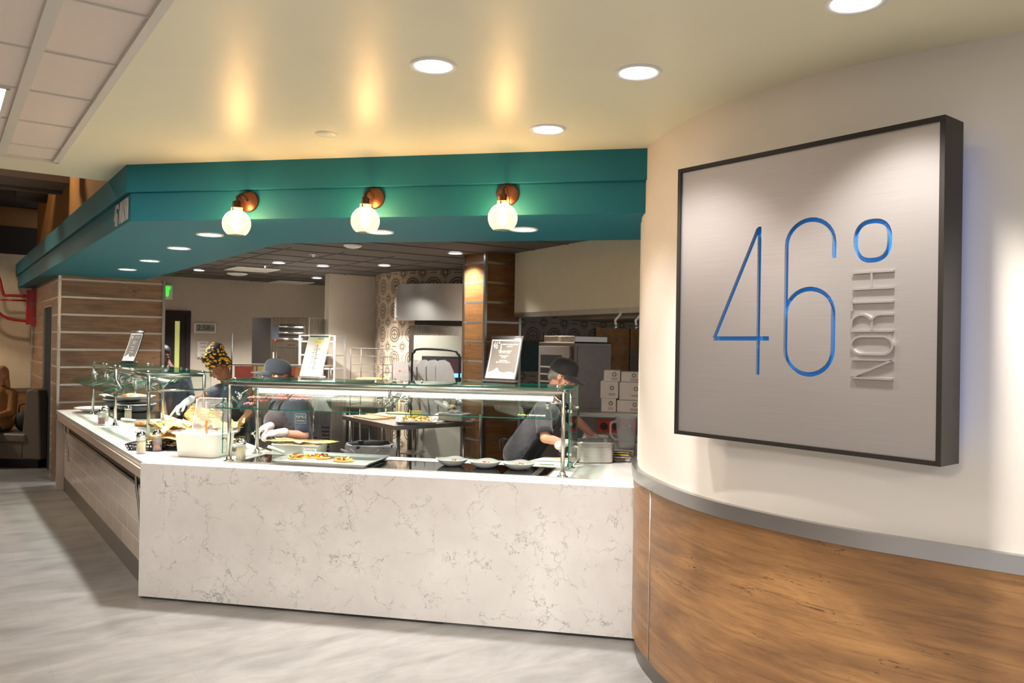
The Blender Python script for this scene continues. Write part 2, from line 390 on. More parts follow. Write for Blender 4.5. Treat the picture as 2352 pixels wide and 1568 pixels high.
# ------------------------------------------------------------------ mesh helpers
class MB:
    def __init__(s): s.bm = bmesh.new(); s.mats = []
    def _mi(s, mat):
        if mat is None: return 0
        if mat not in s.mats: s.mats.append(mat)
        return s.mats.index(mat)
    def box(s, c, size, mat=None, rot=None, edge_mat=None, thin=None):
        mtx = Matrix.Translation(c) @ ((rot or Matrix.Identity(3)).to_4x4()) @ Matrix.Diagonal((size[0], size[1], size[2], 1))
        r = bmesh.ops.create_cube(s.bm, size=1, matrix=mtx)
        fs = set(f for v in r['verts'] for f in v.link_faces)
        mi = s._mi(mat)
        for f in fs: f.material_index = mi
        if edge_mat:
            ei = s._mi(edge_mat); ax = thin if thin is not None else size.index(min(size))
            d = (rot or Matrix.Identity(3)) @ Vector([1 if i == ax else 0 for i in range(3)])
            for f in fs:
                f.normal_update()
                if abs(f.normal.dot(d)) < .5: f.material_index = ei
        return s
    def box2(s, lo, hi, mat=None):
        return s.box([(a + b_) / 2 for a, b_ in zip(lo, hi)], [abs(b_ - a) for a, b_ in zip(lo, hi)], mat)
    def tube(s, pts, r, seg=10, mat=None, close=False, cap=True, radii=None):
        pts = [Vector(p) for p in pts]; n = len(pts); rings = []
        up = None
        for i, p in enumerate(pts):
            a = pts[(i - 1) % n] if (close or i > 0) else p
            c = pts[(i + 1) % n] if (close or i < n - 1) else p
            d = (c - a)
            d = d.normalized() if d.length > 1e-9 else Vector((0, 0, 1))
            if up is None:
                up = Vector((0, 0, 1)) if abs(d.z) < .9 else Vector((1, 0, 0))
            x = up.cross(d)
            if x.length < 1e-6: x = Vector((1, 0, 0)).cross(d)
            x.normalize(); y = d.cross(x); up = y
            rr = radii[i] if radii else r
            rings.append([s.bm.verts.new(p + (x * math.cos(2 * PI * k / seg) + y * math.sin(2 * PI * k / seg)) * rr) for k in range(seg)])
        mi = s._mi(mat)
        m_ = n if close else n - 1
        for i in range(m_):
            A, B_ = rings[i], rings[(i + 1) % n]
            for k in range(seg):
                f = s.bm.faces.new((A[k], A[(k + 1) % seg], B_[(k + 1) % seg], B_[k])); f.material_index = mi; f.smooth = True
        if cap and not close:
            f = s.bm.faces.new(rings[0][::-1]); f.material_index = mi
            f = s.bm.faces.new(rings[-1]); f.material_index = mi
        return s
    def lathe(s, prof, seg=24, c=(0, 0, 0), mat=None, mtx=None, closed=False):
        c = Vector(c); rings = []
        for r, z in prof:
            if r < 1e-6: rings.append([s.bm.verts.new(Vector((0, 0, z)))])
            else: rings.append([s.bm.verts.new(Vector((r * math.cos(2 * PI * k / seg), r * math.sin(2 * PI * k / seg), z))) for k in range(seg)])
        mi = s._mi(mat)
        pairs = list(zip(rings, rings[1:])) + ([(rings[-1], rings[0])] if closed else [])
        for A, B_ in pairs:
            for k in range(seg):
                k2 = (k + 1) % seg
                if len(A) == 1 and len(B_) == 1: continue
                if len(A) == 1: f = s.bm.faces.new((A[0], B_[k2], B_[k]))
                elif len(B_) == 1: f = s.bm.faces.new((A[k], A[k2], B_[0]))
                else: f = s.bm.faces.new((A[k], A[k2], B_[k2], B_[k]))
                f.material_index = mi; f.smooth = True
        allv = [v for r_ in rings for v in r_]
        mt = Matrix.Translation(c) @ (mtx.to_4x4() if mtx else Matrix.Identity(4))
        for v in allv: v.co = mt @ v.co
        return s
    def ell(s, c, r, mat=None, rot=None, seg=20, rings=12):
        if not hasattr(r, '__len__'): r = (r, r, r)
        mtx = Matrix.Translation(c) @ ((rot or Matrix.Identity(3)).to_4x4()) @ Matrix.Diagonal((r[0], r[1], r[2], 1))
        q = bmesh.ops.create_uvsphere(s.bm, u_segments=seg, v_segments=rings, radius=1, matrix=mtx)
        mi = s._mi(mat)
        for f in set(f for v in q['verts'] for f in v.link_faces): f.material_index = mi; f.smooth = True
        return s
    def cap(s, p0, p1, r0, r1, seg=12, mat=None):
        p0, p1 = Vector(p0), Vector(p1); d = p1 - p0; L = d.length
        if L < 1e-6: return s.ell(p0, r0, mat)
        pts, rad = [], []
        dn = d / L
        for k in range(5):
            a = PI / 2 * k / 4; pts.append(p0 - dn * r0 * math.cos(a)); rad.append(max(r0 * math.sin(a), r0 * .05))
        for k in range(4, -1, -1):
            a = PI / 2 * k / 4; pts.append(p1 + dn * r1 * math.cos(a)); rad.append(max(r1 * math.sin(a), r1 * .05))
        return s.tube(pts, 0, seg, mat, radii=rad)
    def prism(s, poly, z0, z1, mat=None, mtx=None):
        n = len(poly)
        a = [s.bm.verts.new((p[0], p[1], z0)) for p in poly]; b_ = [s.bm.verts.new((p[0], p[1], z1)) for p in poly]
        mi = s._mi(mat); fs = []
        fs.append(s.bm.faces.new(a[::-1])); fs.append(s.bm.faces.new(b_))
        for i in range(n): fs.append(s.bm.faces.new((a[i], a[(i + 1) % n], b_[(i + 1) % n], b_[i])))
        for f in fs: f.material_index = mi
        if mtx:
            for v in a + b_: v.co = mtx @ v.co
        return s
    def grid(s, rows, mat=None, smooth=True):
        vs = [[s.bm.verts.new(p) for p in r] for r in rows]; mi = s._mi(mat)
        for i in range(len(vs) - 1):
            for j in range(len(vs[0]) - 1):
                f = s.bm.faces.new((vs[i][j], vs[i][j + 1], vs[i + 1][j + 1], vs[i + 1][j])); f.material_index = mi; f.smooth = smooth
        return s
    def strip(s, path, z0, z1, thick, mat=None, uv=False, side=-1):
        """vertical wall along a plan path, thickness to one side, UV = (arc length, z)"""
        n = len(path); pts = [Vector((p[0], p[1], 0)) for p in path]; off = []
        for i in range(n):
            d = pts[min(i + 1, n - 1)] - pts[max(i - 1, 0)]; d.normalize(); off.append(Vector((d.y, -d.x, 0)) * -side * thick)
        L = [0]
        for i in range(1, n): L.append(L[-1] + (pts[i] - pts[i - 1]).length)
        lay = s.bm.loops.layers.uv.verify(); mi = s._mi(mat)
        cs = [[(p.x, p.y, z0), (p.x, p.y, z1), (q.x, q.y, z1), (q.x, q.y, z0)] for p, q in ((pts[i], pts[i] + off[i]) for i in range(n))]
        for k in range(4):
            k2 = (k + 1) % 4
            A_ = [s.bm.verts.new(c[k]) for c in cs]; B2 = [s.bm.verts.new(c[k2]) for c in cs]
            for i in range(n - 1):
                f = s.bm.faces.new((A_[i], A_[i + 1], B2[i + 1], B2[i])); f.material_index = mi; f.smooth = True
                for lp, u_ in zip(f.loops, (L[i], L[i + 1], L[i + 1], L[i])): lp[lay].uv = (u_, lp.vert.co.z)
        for c in (cs[0], cs[-1]):
            f = s.bm.faces.new([s.bm.verts.new(q) for q in c]); f.material_index = mi
        s.flatwall = True
        return s
    def build(s, name, mat=None, parent=None, bevel=0, smooth=None, loc=None, rotz=0, seg=2, weld=False):
        bmesh.ops.recalc_face_normals(s.bm, faces=s.bm.faces)
        s.bm.normal_update()
        me = bpy.data.meshes.new(name); s.bm.to_mesh(me); s.bm.free()
        if s.mats:
            for k in s.mats: me.materials.append(M[k])
        if mat and not s.mats: me.materials.append(M[mat])
        if smooth:
            for p in me.polygons: p.use_smooth = True
        o = bpy.data.objects.new(name, me); col.objects.link(o)
        if bevel:
            md = o.modifiers.new('bevel', 'BEVEL'); md.width = bevel; md.segments = seg; md.limit_method = 'ANGLE'; md.angle_limit = .6
            md.harden_normals = False
        if parent is not None: o.parent = parent
        if loc is not None: o.location = loc
        if rotz: o.rotation_euler = (0, 0, rotz)
        return o

def tag(o, label=None, cat=None, group=None, kind=None):
    if label: o['label'] = label
    if cat: o['category'] = cat
    if group: o['group'] = group
    if kind: o['kind'] = kind
    return o
def thing(name, label, cat, loc=(0, 0, 0), rotz=0, group=None):
    o = bpy.data.objects.new(name, None); col.objects.link(o); o.empty_display_size = .05
    o.location = loc; o.rotation_euler = (0, 0, rotz)
    return tag(o, label, cat, group)
def struct(o): o['kind'] = 'structure'; return o
def dup(root, loc=None, rotz=None, label=None, group=None):
    r = root.copy(); col.objects.link(r)
    if loc is not None: r.location = loc
    if rotz is not None: r.rotation_euler = (0, 0, rotz)
    if label: r['label'] = label
    if group: r['group'] = group
    for ch in [o for o in root.children]:
        c_ = ch.copy(); col.objects.link(c_); c_.parent = r
        for g in list(ch.children):
            d = g.copy(); col.objects.link(d); d.parent = c_
    return r
def text_mesh(body, size, depth=.0005, align='CENTER'):
    cu = bpy.data.curves.new('txt', 'FONT'); cu.body = body; cu.size = size; cu.extrude = depth; cu.align_x = align; cu.align_y = 'CENTER'
    cu.resolution_u = 3
    o = bpy.data.objects.new('txt', cu); col.objects.link(o)
    dg = bpy.context.evaluated_depsgraph_get(); dg.update()
    me = bpy.data.meshes.new_from_object(o.evaluated_get(dg))
    bpy.data.objects.remove(o); bpy.data.curves.remove(cu)
    return me
def text_obj(name, body, size, mat, parent, mtx, depth=.0005, align='CENTER', sx=1.0):
    me = text_mesh(body, size, depth, align); me.materials.clear(); me.materials.append(M[mat])
    me.transform(mtx @ Matrix.Diagonal((sx, 1, 1, 1)))
    o = bpy.data.objects.new(name, me); col.objects.link(o)
    if parent is not None: o.parent = parent
    return o
def baked(o):
    dg = bpy.context.evaluated_depsgraph_get(); dg.update()
    me = bpy.data.meshes.new_from_object(o.evaluated_get(dg)); o.modifiers.clear(); o.data = me
    return o
def smooth_path(pts, n=8):
    out = []; pts = [Vector(p) for p in pts]
    for i in range(len(pts) - 1):
        p0 = pts[max(i - 1, 0)]; p1 = pts[i]; p2 = pts[i + 1]; p3 = pts[min(i + 2, len(pts) - 1)]
        for k in range(n):
            s_ = k / n
            out.append(.5 * ((2 * p1) + (p2 - p0) * s_ + (2 * p0 - 5 * p1 + 4 * p2 - p3) * s_ ** 2 + (3 * p1 - p0 - 3 * p2 + p3) * s_ ** 3))
    out.append(pts[-1]); return out
def frame_rot(xd, yd=None, zd=None):
    """3x3 with given column directions"""
    x = Vector(xd).normalized()
    if zd is not None:
        z = Vector(zd).normalized(); y = z.cross(x).normalized(); x = y.cross(z).normalized()
    else:
        y = Vector(yd).normalized(); z = x.cross(y).normalized(); y = z.cross(x).normalized()
    return Matrix((x, y, z)).transposed()
# ================================================================== STRUCTURE
HC, ZS, ZM, ZK = 2.86, 2.505, 2.685, 2.75     # hall ceiling, soffit underside, fascia step, kitchen ceiling
# floor (local x runs along B so the plank joints follow the room grid)
o = MB().box((0, 0, -.05), (34, 34, .1)).build('floor', 'floor_tile', loc=(0, 4, 0), rotz=math.atan2(BX.y, BX.x)); struct(o)

# hall ceiling: painted drywall with a recess for the lay-in grid, cut off along B on the far left
gA = P(383, 0, HC); gcorner = P(142, 375, HC)            # right edge and near-far corner of the grid field
def AB(p): r = Vector((p.x, p.y, 0)) - C0; return r.dot(AX), r.dot(BX)
tE, _ = AB(P(120, 401, HC))                              # far ceiling edge
tG, dG = AB(gcorner)
_, dG2 = AB(gA)
dG = (dG + dG2) / 2
def slab(name, quad, z0, z1, mat):
    return MB().prism([(p.x, p.y) for p in quad], z0, z1).build(name, mat)
o = slab('ceiling', [AP(tE, dG), AP(-16, dG), AP(-16, 11), AP(-1.2, 11), FP(3.9, .02), FP(3.3, -.2), FP(.2, -.2), AP(tE, 0.0)], HC, HC + .2, 'ceiling_paint'); struct(o)
o = slab('ceiling_edge', [AP(tE, dG), AP(tE, -9), AP(tG, -9), AP(tG, dG)], HC, HC + .2, 'ceiling_paint'); struct(o)
# lay-in tiles
g = MB(); gr = MB()
g.prism([(AP(t_, d_).x, AP(t_, d_).y) for t_, d_ in ((tG, dG), (tG, dG - 6), (-16, dG - 6), (-16, dG))], HC + .012, HC + .1)
struct(g.build('ceiling_tiles', 'tile_white'))
rotA = frame_rot(AX, zd=(0, 0, 1))
W0 = .29
for k in range(9):
    d_ = dG - W0 - k * .64 - .0
    p = AP((tG - 16) / 2, d_ - .02, HC + .006); gr.box(p, (tG + 16, .045, .016), rot=rotA)
p = AP((tG - 16) / 2, dG - .016, HC + .004); gr.box(p, (tG + 16, .034, .02), rot=rotA)
gr.box(AP(tG - .008, dG - 3, HC + .004), (.02, 6, .02), rot=rotA)
t0, _ = AB(P(77, 118, HC))
for k in range(-4, 24):
    tt = t0 - k * .61
    if tt > tG - .1: continue
    gr.box(AP(tt, dG - 3, HC + .009), (.010, 6, .01), rot=rotA)
struct(gr.build('ceiling_grid', 'grid_white'))
# panel light in the lay-in ceiling
pl = thing('panel_light', 'square lit white panel light set in the tiled ceiling at far left', 'ceiling light', (0, 0, 0))
q = AB(P(37, 207, HC)); q2 = AB(P(22, 275, HC))
c_ = AP((q[0] + q2[0]) / 2, q[1] - .32, HC + .006)
MB().box(c_ + Vector((0, 0, .002)), (.57, .57, .006), rot=rotA).build('diffuser', 'lens_white', pl)
fr = MB()
for a_, b_, s1, s2 in ((.29, 0, .014, .6), (-.29, 0, .014, .6), (0, .29, .6, .014), (0, -.29, .6, .014)):
    fr.box(c_ + AX * a_ + BX * b_, (s1, s2, .014), rot=rotA)
fr.build('frame', 'grid_white', pl)
ld = bpy.data.lights.new('light', 'AREA'); ld.size = .55; ld.energy = 17; ld.color = (1, .95, .9)
lo = bpy.data.objects.new('light', ld); col.objects.link(lo); lo.parent = pl; lo.location = c_ + Vector((0, 0, -.02))

# teal fascia and soffit: upper step, lower step, underside
uC = Vector((-2.47, 5.063, 0)); uR = Vector((.80, 4.415, 0)); uL = uC + AX * 8.85
def fascia(name, off, z0, z1, depth):
    c2 = uC + (FY + BX).normalized() * off * 1.08; r2 = uR + FY * off; l2 = uL + BX * off
    poly = [l2, c2, r2, r2 + FY * depth, c2 + (FY + BX).normalized() * depth * 1.08, l2 + BX * depth]
    o = MB().prism([(p.x, p.y) for p in poly], z0, z1).build(name, 'teal', bevel=.003); struct(o); return o
fascia('trim_fascia_upper', 0, ZM, HC + .005, .2)
fascia('trim_fascia_lower', .03, ZS, ZM, .17)
iR = Vector((1.0, 5.60, 0)); iC = Vector((-1.80, 6.16, 0)); iL = iC + AX * 7.2
c2 = uC + (FY + BX).normalized() * .2; r2 = uR + FY * .18; l2 = uL + BX * .2
struct(MB().prism([(p.x, p.y) for p in (l2, c2, r2, iR, iC, iL)], ZS + .004, ZK + .06).build('ceiling_soffit', 'teal'))

# kitchen ceiling: dark lay-in tiles
poly = [iL + AX * -0.2, iC, iR + FX * 4, Vector((7, 16, 0)), Vector((-6, 17, 0))]
struct(MB().prism([(p.x, p.y) for p in poly], ZK, ZK + .1).build('ceiling_kitchen', 'dark_ceiling'))
gk = MB()
ang = frame_rot(AX, zd=(0, 0, 1))
org = Vector((-2, 9, ZK - .002))
for k in range(-3, 12):
    gk.box(org + BX * (k * .61) + AX * (2.6 + (1.0 if k < -2 else 0)), (5.6 - (2.0 if k < -2 else 0) , .016, .008), rot=ang)
for k in range(-6, 9):
    gk.box(org + AX * (k * .61) + BX * 2.2, (.016, 6.4, .008), rot=ang)
o = gk.build('ceiling_kitchen_grid', 'grid_dark'); struct(o)

# the curved wall on the right
WP = [(1.30, 5.45), (.95, 5.15), (.80, 4.95), (.768, 4.78), (.742, 4.60), (.738, 4.40), (.765, 4.20), (.802, 4.0), (.862, 3.79), (.93, 3.62), (1.02, 3.46), (1.17, 3.25), (1.33, 3.07), (1.52, 2.91), (1.76, 2.72), (2.3, 2.34), (3.2, 1.75), (4.4, .95)]
WPs = [(p.x, p.y) for p in smooth_path([(x, y, 0) for x, y in WP], 8)]
def offset_path(path, d):
    out = []; n = len(path)
    for i in range(n):
        a, b_ = Vector(path[max(i - 1, 0)]), Vector(path[min(i + 1, n - 1)]); q_ = (b_ - a).normalized()
        out.append((path[i][0] + q_.y * d, path[i][1] - q_.x * d))
    return out
# going toward the camera, the room is on the right-hand side of travel: (q.y,-q.x) points ... outwards (room)
RAILZ = 1.068
struct(MB().strip(WPs, .0, HC + .0, .14, side=1).build('wall_right', 'wall_paint'))
for nm, d_, z0, z1, mt in (('trim_rail', .034, RAILZ - .064, RAILZ, 'band_steel'), ('trim_wainscot', .022, .105, RAILZ - .064, 'wood_wall'), ('baseboard_right', .006, 0, .105, 'steel_dark')):
    pth = offset_path(WPs, d_)
    i0 = 14
    struct(MB().strip(pth[i0:], z0, z1, d_ + .004, side=1).build(nm, mt))
pth = offset_path(WPs, .0235)
pj = min(pth[20:], key=lambda p: abs(CXP + F_PX * p[0] / p[1] - 1499) + (0 if p[1] < 4.5 else 99))
struct(MB().tube([(pj[0], pj[1], .106), (pj[0], pj[1], RAILZ - .066)], .0035, 8).build('trim_joint', 'alu_strip'))

# kitchen walls
def wallstrip(name, pts, z0, z1, th, mat, side=-1):
    o = MB().strip(pts, z0, z1, th, side=side).build(name, mat); struct(o); return o
bw0 = P(410, 635.4, ZK); bw0 = Vector((bw0.x, bw0.y, 0)) + BX * 0
backA = bw0 - BX * 1.6; backB = bw0 + BX * 4.2
wallstrip('wall_back', [tuple((backA)[:2]), tuple((backB)[:2])], 0, ZK + .05, .15, 'kitchen_paint', side=1)
pz0 = P(757, 627.8, ZK); pz1 = pz0 + BX * .74
struct(MB().prism([(pz0.x, pz0.y), (pz1.x, pz1.y), ((pz1 + AX * .16).x, (pz1 + AX * .16).y), ((pz0 + AX * .16).x, (pz0 + AX * .16).y)], 0, ZK + .02).build('wall_pilaster', 'kitchen_paint'))
# round tiled oven enclosure
OC = Vector((-.62, 12.25, 0)); OR_ = 1.47
arc = [(OC.x + OR_ * math.cos(a), OC.y + OR_ * math.sin(a)) for a in [math.radians(x) for x in range(192, 361, 4)]]
wallstrip('wall_oven', arc, 0, ZK + .02, .05, 'pattern_tile', side=1)
# cook line tiled wall to the right of the wood column
cw0 = Vector((-.15, 9.75, 0)); cw1 = cw0 + BX * 7.5
wallstrip('wall_cookline', [tuple(cw0[:2]), tuple(cw1[:2])], 0, ZK + .02, .1, 'pattern_tile', side=1)
# cream bulkhead with a steel lip
bh0 = Vector((.02, 8.68, 0)); bh1 = bh0 + (Vector((1.13, 6.84, 0)) - Vector((.06, 8.62, 0))).normalized() * 3.4
wallstrip('wall_bulkhead', [tuple(bh0[:2]), tuple(bh1[:2])], 2.10, ZK + .02, .12, 'bulkhead_paint', side=1)
wallstrip('trim_bulkhead_lip', [tuple(bh0[:2]), tuple(bh1[:2])], 2.05, 2.10, .14, 'alu_strip', side=1)

struct(MB().prism([(p.x, p.y) for p in (cw0 + BX * 7.3, cw0 + BX * 7.3 - AX * 8, cw0 + BX * 7.5 - AX * 8, cw0 + BX * 7.5)], 0, ZK + .02).build('wall_kitchen_right', 'kitchen_paint'))
# left side beyond the fascia: beige wall, high amber wall, dark voids
COL0 = Vector((-5.52, 9.70, 0))
eW = COL0 + AX * 3.35
wallstrip('wall_left', [tuple((eW - BX * 6)[:2]), tuple((eW + BX * .05)[:2])], 0, 3.02, .12, 'beige_wall', side=1)
wallstrip('wall_left_upper', [tuple((eW - BX * 6 + AX * .02)[:2]), tuple((eW + BX * .6 + AX * .02)[:2])], 3.02, 3.45, .12, 'dark_void', side=1)
wallstrip('wall_left_band', [tuple((eW - BX * 6 + AX * .05)[:2]), tuple((eW + BX * .6 + AX * .05)[:2])], 3.45, 3.75, .12, 'amber_wall', side=1)
wallstrip('wall_left_top', [tuple((eW - BX * 6 - AX * .1)[:2]), tuple((eW + BX * .6 - AX * .1)[:2])], 3.75, 5.2, .5, 'dark_void', side=1)
aw0 = AP(tE - .4, .16); aw1 = aw0 + AX * 8
wallstrip('wall_amber', [tuple(aw0[:2]), tuple(aw1[:2])], HC - .02, 5.2, .1, 'amber_wall', side=1)
struct(MB().prism([(p.x, p.y) for p in (AP(tE - .5, .3), AP(tE - .5, -8), AP(10, -8), AP(10, .3))], 5.0, 5.1).build('ceiling_upper', 'dark_void'))
struct(MB().prism([(p.x, p.y) for p in (AP(tE - .1, .3), AP(tE - .1, -8), AP(tE, -8), AP(tE, .3))], HC + .2, 5.1).build('wall_upper_edge', 'dark_void'))
struct(MB().prism([(p.x, p.y) for p in (AP(-5, -6.6), AP(9.5, -6.6), AP(9.5, -6.8), AP(-5, -6.8))], 0, 5.0).build('wall_left_blocker', 'beige_wall'))  # unseen wall, added to block world light from the left
wallstrip('trim_left_rail', [tuple((eW - BX * 6 - AX * .03)[:2]), tuple((eW - AX * .03)[:2])], .90, .96, .03, 'duct_grey', side=1)
wallstrip('wall_left_wainscot', [tuple((eW - BX * 6 - AX * .02)[:2]), tuple((eW - AX * .02)[:2])], 0.0, .90, .02, 'wood_wall', side=1)

# ducts high on the left
dk = thing('air_duct', 'wide grey air duct high in the dark ceiling gap at left', 'duct')
q = P(60, 425, 3.5); tD, dD = AB(q)
MB().box(AP(tD, -2.52, 3.72), (.95, 5.2, .44), rot=rotA).build('duct', 'duct_grey', dk)
MB().box(AP(tD + .2, -2.5, 3.48), (.05, 5.2, .03), rot=rotA).build('flange', 'duct_grey', dk)
dk = thing('air_duct', 'dark narrow duct running between the ceiling edge and the wide grey duct', 'duct')
MB().tube([AP(tD - 1.3, .1, 3.62), AP(tD - 1.3, -5, 3.62)], .12, 16).build('duct', 'dark_void', dk)
MB().box(AP(tD - 1.3, -.1, 3.62), (.3, .06, .3), rot=rotA).build('flange', 'dark_void', dk)
dk = thing('ceiling_beam', 'dark beam with a rounded end crossing above the far left wall', 'beam')
MB().box(AP(tD + 1.9, -2.7, 3.95), (.3, 5.4, .5), rot=rotA).build('beam', 'dark_void', dk)
MB().tube([AP(tD + 1.9, .14, 3.84), AP(tD + 1.9, -.3, 3.84)], .25, 16).build('beam_end', 'dark_void', dk)

# ------------------------------------------------------------------ wood-panelled columns
def panel_column(name, label, corner, wB, wA, z1, mat, opening=False, first=.215, z_off=0.0):
    """corner = near corner; faces: along B (right face, width wB) and along A (left face, length wA)"""
    t_ = thing(name, label, 'column', corner, RA)   # local x=-A, y=B
    core = MB().box2((-wA + .01, .01, 0), (-.01, wB - .01, z1)); core.build('core', 'gap_black', t_)
    H = .215; n = int(z1 / H) + 1
    pa = MB(); st = MB()
    zs = [z_off + k * H for k in range(-1, n + 1)]
    for k in range(len(zs) - 1):
        a_, b_ = max(0, zs[k] + .011), min(z1, zs[k + 1] - .011)
        if b_ - a_ < .02: continue
        # face along B lies in plane local x = 0
        pa.box2((-.012, .0, a_), (0.0, wB, b_))
        if opening:
            for x0, x1 in ((-wA, -1.66), (-.66, 0)):
                pa.box2((x0, 0, a_), (x1, .012, b_))
            if b_ > 2.16: pa.box2((-1.66, 0, max(a_, 2.16)), (-.66, .012, b_))
        else: pa.box2((-wA, 0, a_), (0, .012, b_))
        pa.box2((-wA, wB - .012, a_), (0, wB, b_))
        pa.box2((-wA, .0, a_), (-wA + .012, wB, b_))
    for z in zs:
        if z < .03 or z > z1 - .03: continue
        st.box2((-.008, 0, z - .011), (.001, wB, z + .011))
        if opening and z < 2.16:
            for x0, x1 in ((-wA, -1.66), (-.66, 0)): st.box2((x0, -.001, z - .011), (x1, .008, z + .011))
        else: st.box2((-wA, -.001, z - .011), (0, .008, z + .011))
        st.box2((-wA, wB - .008, z - .011), (0, wB + .001, z + .011))
    pa.build('wood_panels', mat, t_)
    st.build('metal_strips', 'alu_strip', t_)
    e = MB()
    for x, y in ((0, 0), (0, wB), (-wA, 0), (-wA, wB)):
        e.box2((x - .017, y - .017, 0), (x + .017, y + .017, z1))
    e.build('corner_trim', 'steel_v', t_, bevel=.002)
    return t_
cl = panel_column('wood_column', 'wide column clad in weathered wood boards at the far end of the counter', COL0, 1.19, 3.35, ZS + .01, 'wood_panel', opening=True, z_off=.10)
# dark door recess in its long side
MB().box2((-1.66, .10, 0), (-.66, .14, 2.16)).build('recess_panel', 'wood_panel_dark', cl)
rc = MB()
for k in range(1, 11): rc.box2((-1.64, .085, .10 + k * .2 - .009), (-.68, .102, .10 + k * .2 + .009))
rc.build('recess_strips', 'alu_strip', cl)
rc = MB(); rc.box2((-1.68, -.012, 0), (-1.655, .14, 2.17)); rc.box2((-.675, -.012, 0), (-.65, .14, 2.17)); rc.box2((-1.68, -.012, 2.15), (-.65, .14, 2.175))
rc.build('recess_trim', 'steel_v', cl)
panel_column('wood_column', 'narrow dark wood column with metal strips standing in the kitchen', Vector((-.296, 8.6, 0)), .46, .42, ZK, 'wood_panel_dark', z_off=.06)

# ================================================================== LAMPS
def downlight(label, loc, r, power, group, lens='lens_white', name='downlight', col_=(1, .97, .93), spot=1.62):
    t_ = thing(name, label, 'ceiling light', loc, 0, group)
    MB().lathe([(r * .78, .004), (r * .80, -.006), (r * .97, -.009), (r, -.001), (r, .001), (r * .78, .004)], 32).build('trim_ring', 'white_enamel', t_)
    MB().lathe([(0, -.004), (r * .79, -.004), (r * .79, -.001), (0, -.001)], 32).build('lens', lens, t_)
    if power:
        ld = bpy.data.lights.new('light', 'SPOT'); ld.energy = power * 4; ld.color = col_; ld.spot_size = spot; ld.spot_blend = .55; ld.shadow_soft_size = r * .6
        lo = bpy.data.objects.new('light', ld); col.objects.link(lo); lo.parent = t_; lo.location = (0, 0, -.015)
    return t_
GR = 'round downlights in the painted ceiling'
for (u, v), lab in (((995, 150), 'large lit round downlight left of centre in the painted ceiling'),
                    ((1466, 165), 'lit round downlight nearest above the wall sign, left of it'),
                    ((1258, 296), 'smaller-looking round downlight in the ceiling nearest the teal fascia'),
                    ((1965, 2), 'round downlight cut off by the top edge of the photo')):
    downlight(lab, P(u, v, HC), .094, DL_POWER * {995: .75, 1466: 1.3, 1258: .45, 1965: 1.7}[u], GR, spot=1.75)
for x, y in ((-1.2, .9), (.5, .6), (2.6, .9)):
    downlight('round downlight in the painted ceiling behind the viewpoint', Vector((x, y, HC)), .094, DL_POWER * 1.3, 'round downlights behind the viewpoint')
GR = 'round downlights in the teal soffit'
SLN = ['first soffit downlight left of the bulb sconces', 'second soffit downlight from the corner, over the left counter', 'third soffit downlight from the corner, over the left counter', 'farthest soffit downlight, nearest the wide wood column', 'soffit downlight partly behind the middle globe sconce', 'soffit downlight just right of and below the right globe sconce']
for ((u, v), lab) in zip(((482, 538), (411, 569), (344, 598), (292, 618), (873, 532), (1203, 526)), SLN):
    downlight(lab, P(u, v, ZS + .003), .094, SL_POWER, GR)
GR = 'downlights in the dark kitchen ceiling'
for (u, v), lab, pw in (((640, 603), 'kitchen downlight nearest the white vent panel', 1), ((742, 610), 'kitchen downlight right of the pair in the middle of the dark ceiling', 1), ((883, 609), 'kitchen downlight before the tiled oven wall', 1), ((728, 638), 'farthest kitchen downlight, nearest the pale pilaster', 1), ((457, 620), 'kitchen downlight half hidden by the soffit edge at left', 1), ((1046, 581), 'kitchen downlight beside the narrow wood column', .5)):
    downlight(lab, P(u, v, ZK - .008), .085, KL_POWER * pw, GR, 'lens_cool', col_=(1, .97, .92), spot=2.2)
# one more over the cook line, hidden by the bulkhead in the photo but lighting that corner
# smoke detectors, speakers, vents
t_ = thing('smoke_detector', 'white round detector on the painted ceiling left of the downlights', 'smoke detector', P(750, 307, HC))
MB().lathe([(0, -.012), (.045, -.012), (.058, -.004), (.060, 0)], 28).build('cover', 'ceiling_paint', t_)
MB().lathe([(.0, -.014), (.012, -.013), (.013, -.011)], 16).build('sensor', 'white_enamel', t_)
for (u, v), lab, r in (((810, 563), 'white domed detector at the front edge of the dark ceiling', .095), ((545, 628), 'round white speaker grille below the vent panel', .15)):
    t_ = thing('ceiling_speaker' if r > .1 else 'smoke_detector', lab, 'speaker' if r > .1 else 'smoke detector', P(u, v, ZK - .008))
    MB().lathe([(0, -.03), (r * .6, -.028), (r * .9, -.015), (r, 0)], 28).build('cover', 'white_enamel', t_)
    MB().lathe([(r * .3, -.031), (r * .34, -.033), (r * .38, -.031)], 24).build('grille_ring', 'grid_white', t_)
t_ = thing('sprinkler', 'small ceiling sprinkler in the dark tiles left of the two bright lights', 'sprinkler', P(608, 610, ZK - .008))
MB().lathe([(0, -.03), (.012, -.03), (.014, -.01), (.035, -.004), (.035, 0)], 16).build('head', 'chrome', t_)
t_ = thing('sprinkler', 'small ceiling sprinkler nearest the front of the dark tiled ceiling', 'sprinkler', P(720, 584, ZK - .008))
MB().lathe([(0, -.03), (.012, -.03), (.014, -.01), (.045, -.004), (.045, 0)], 16).build('head', 'white_enamel', t_)
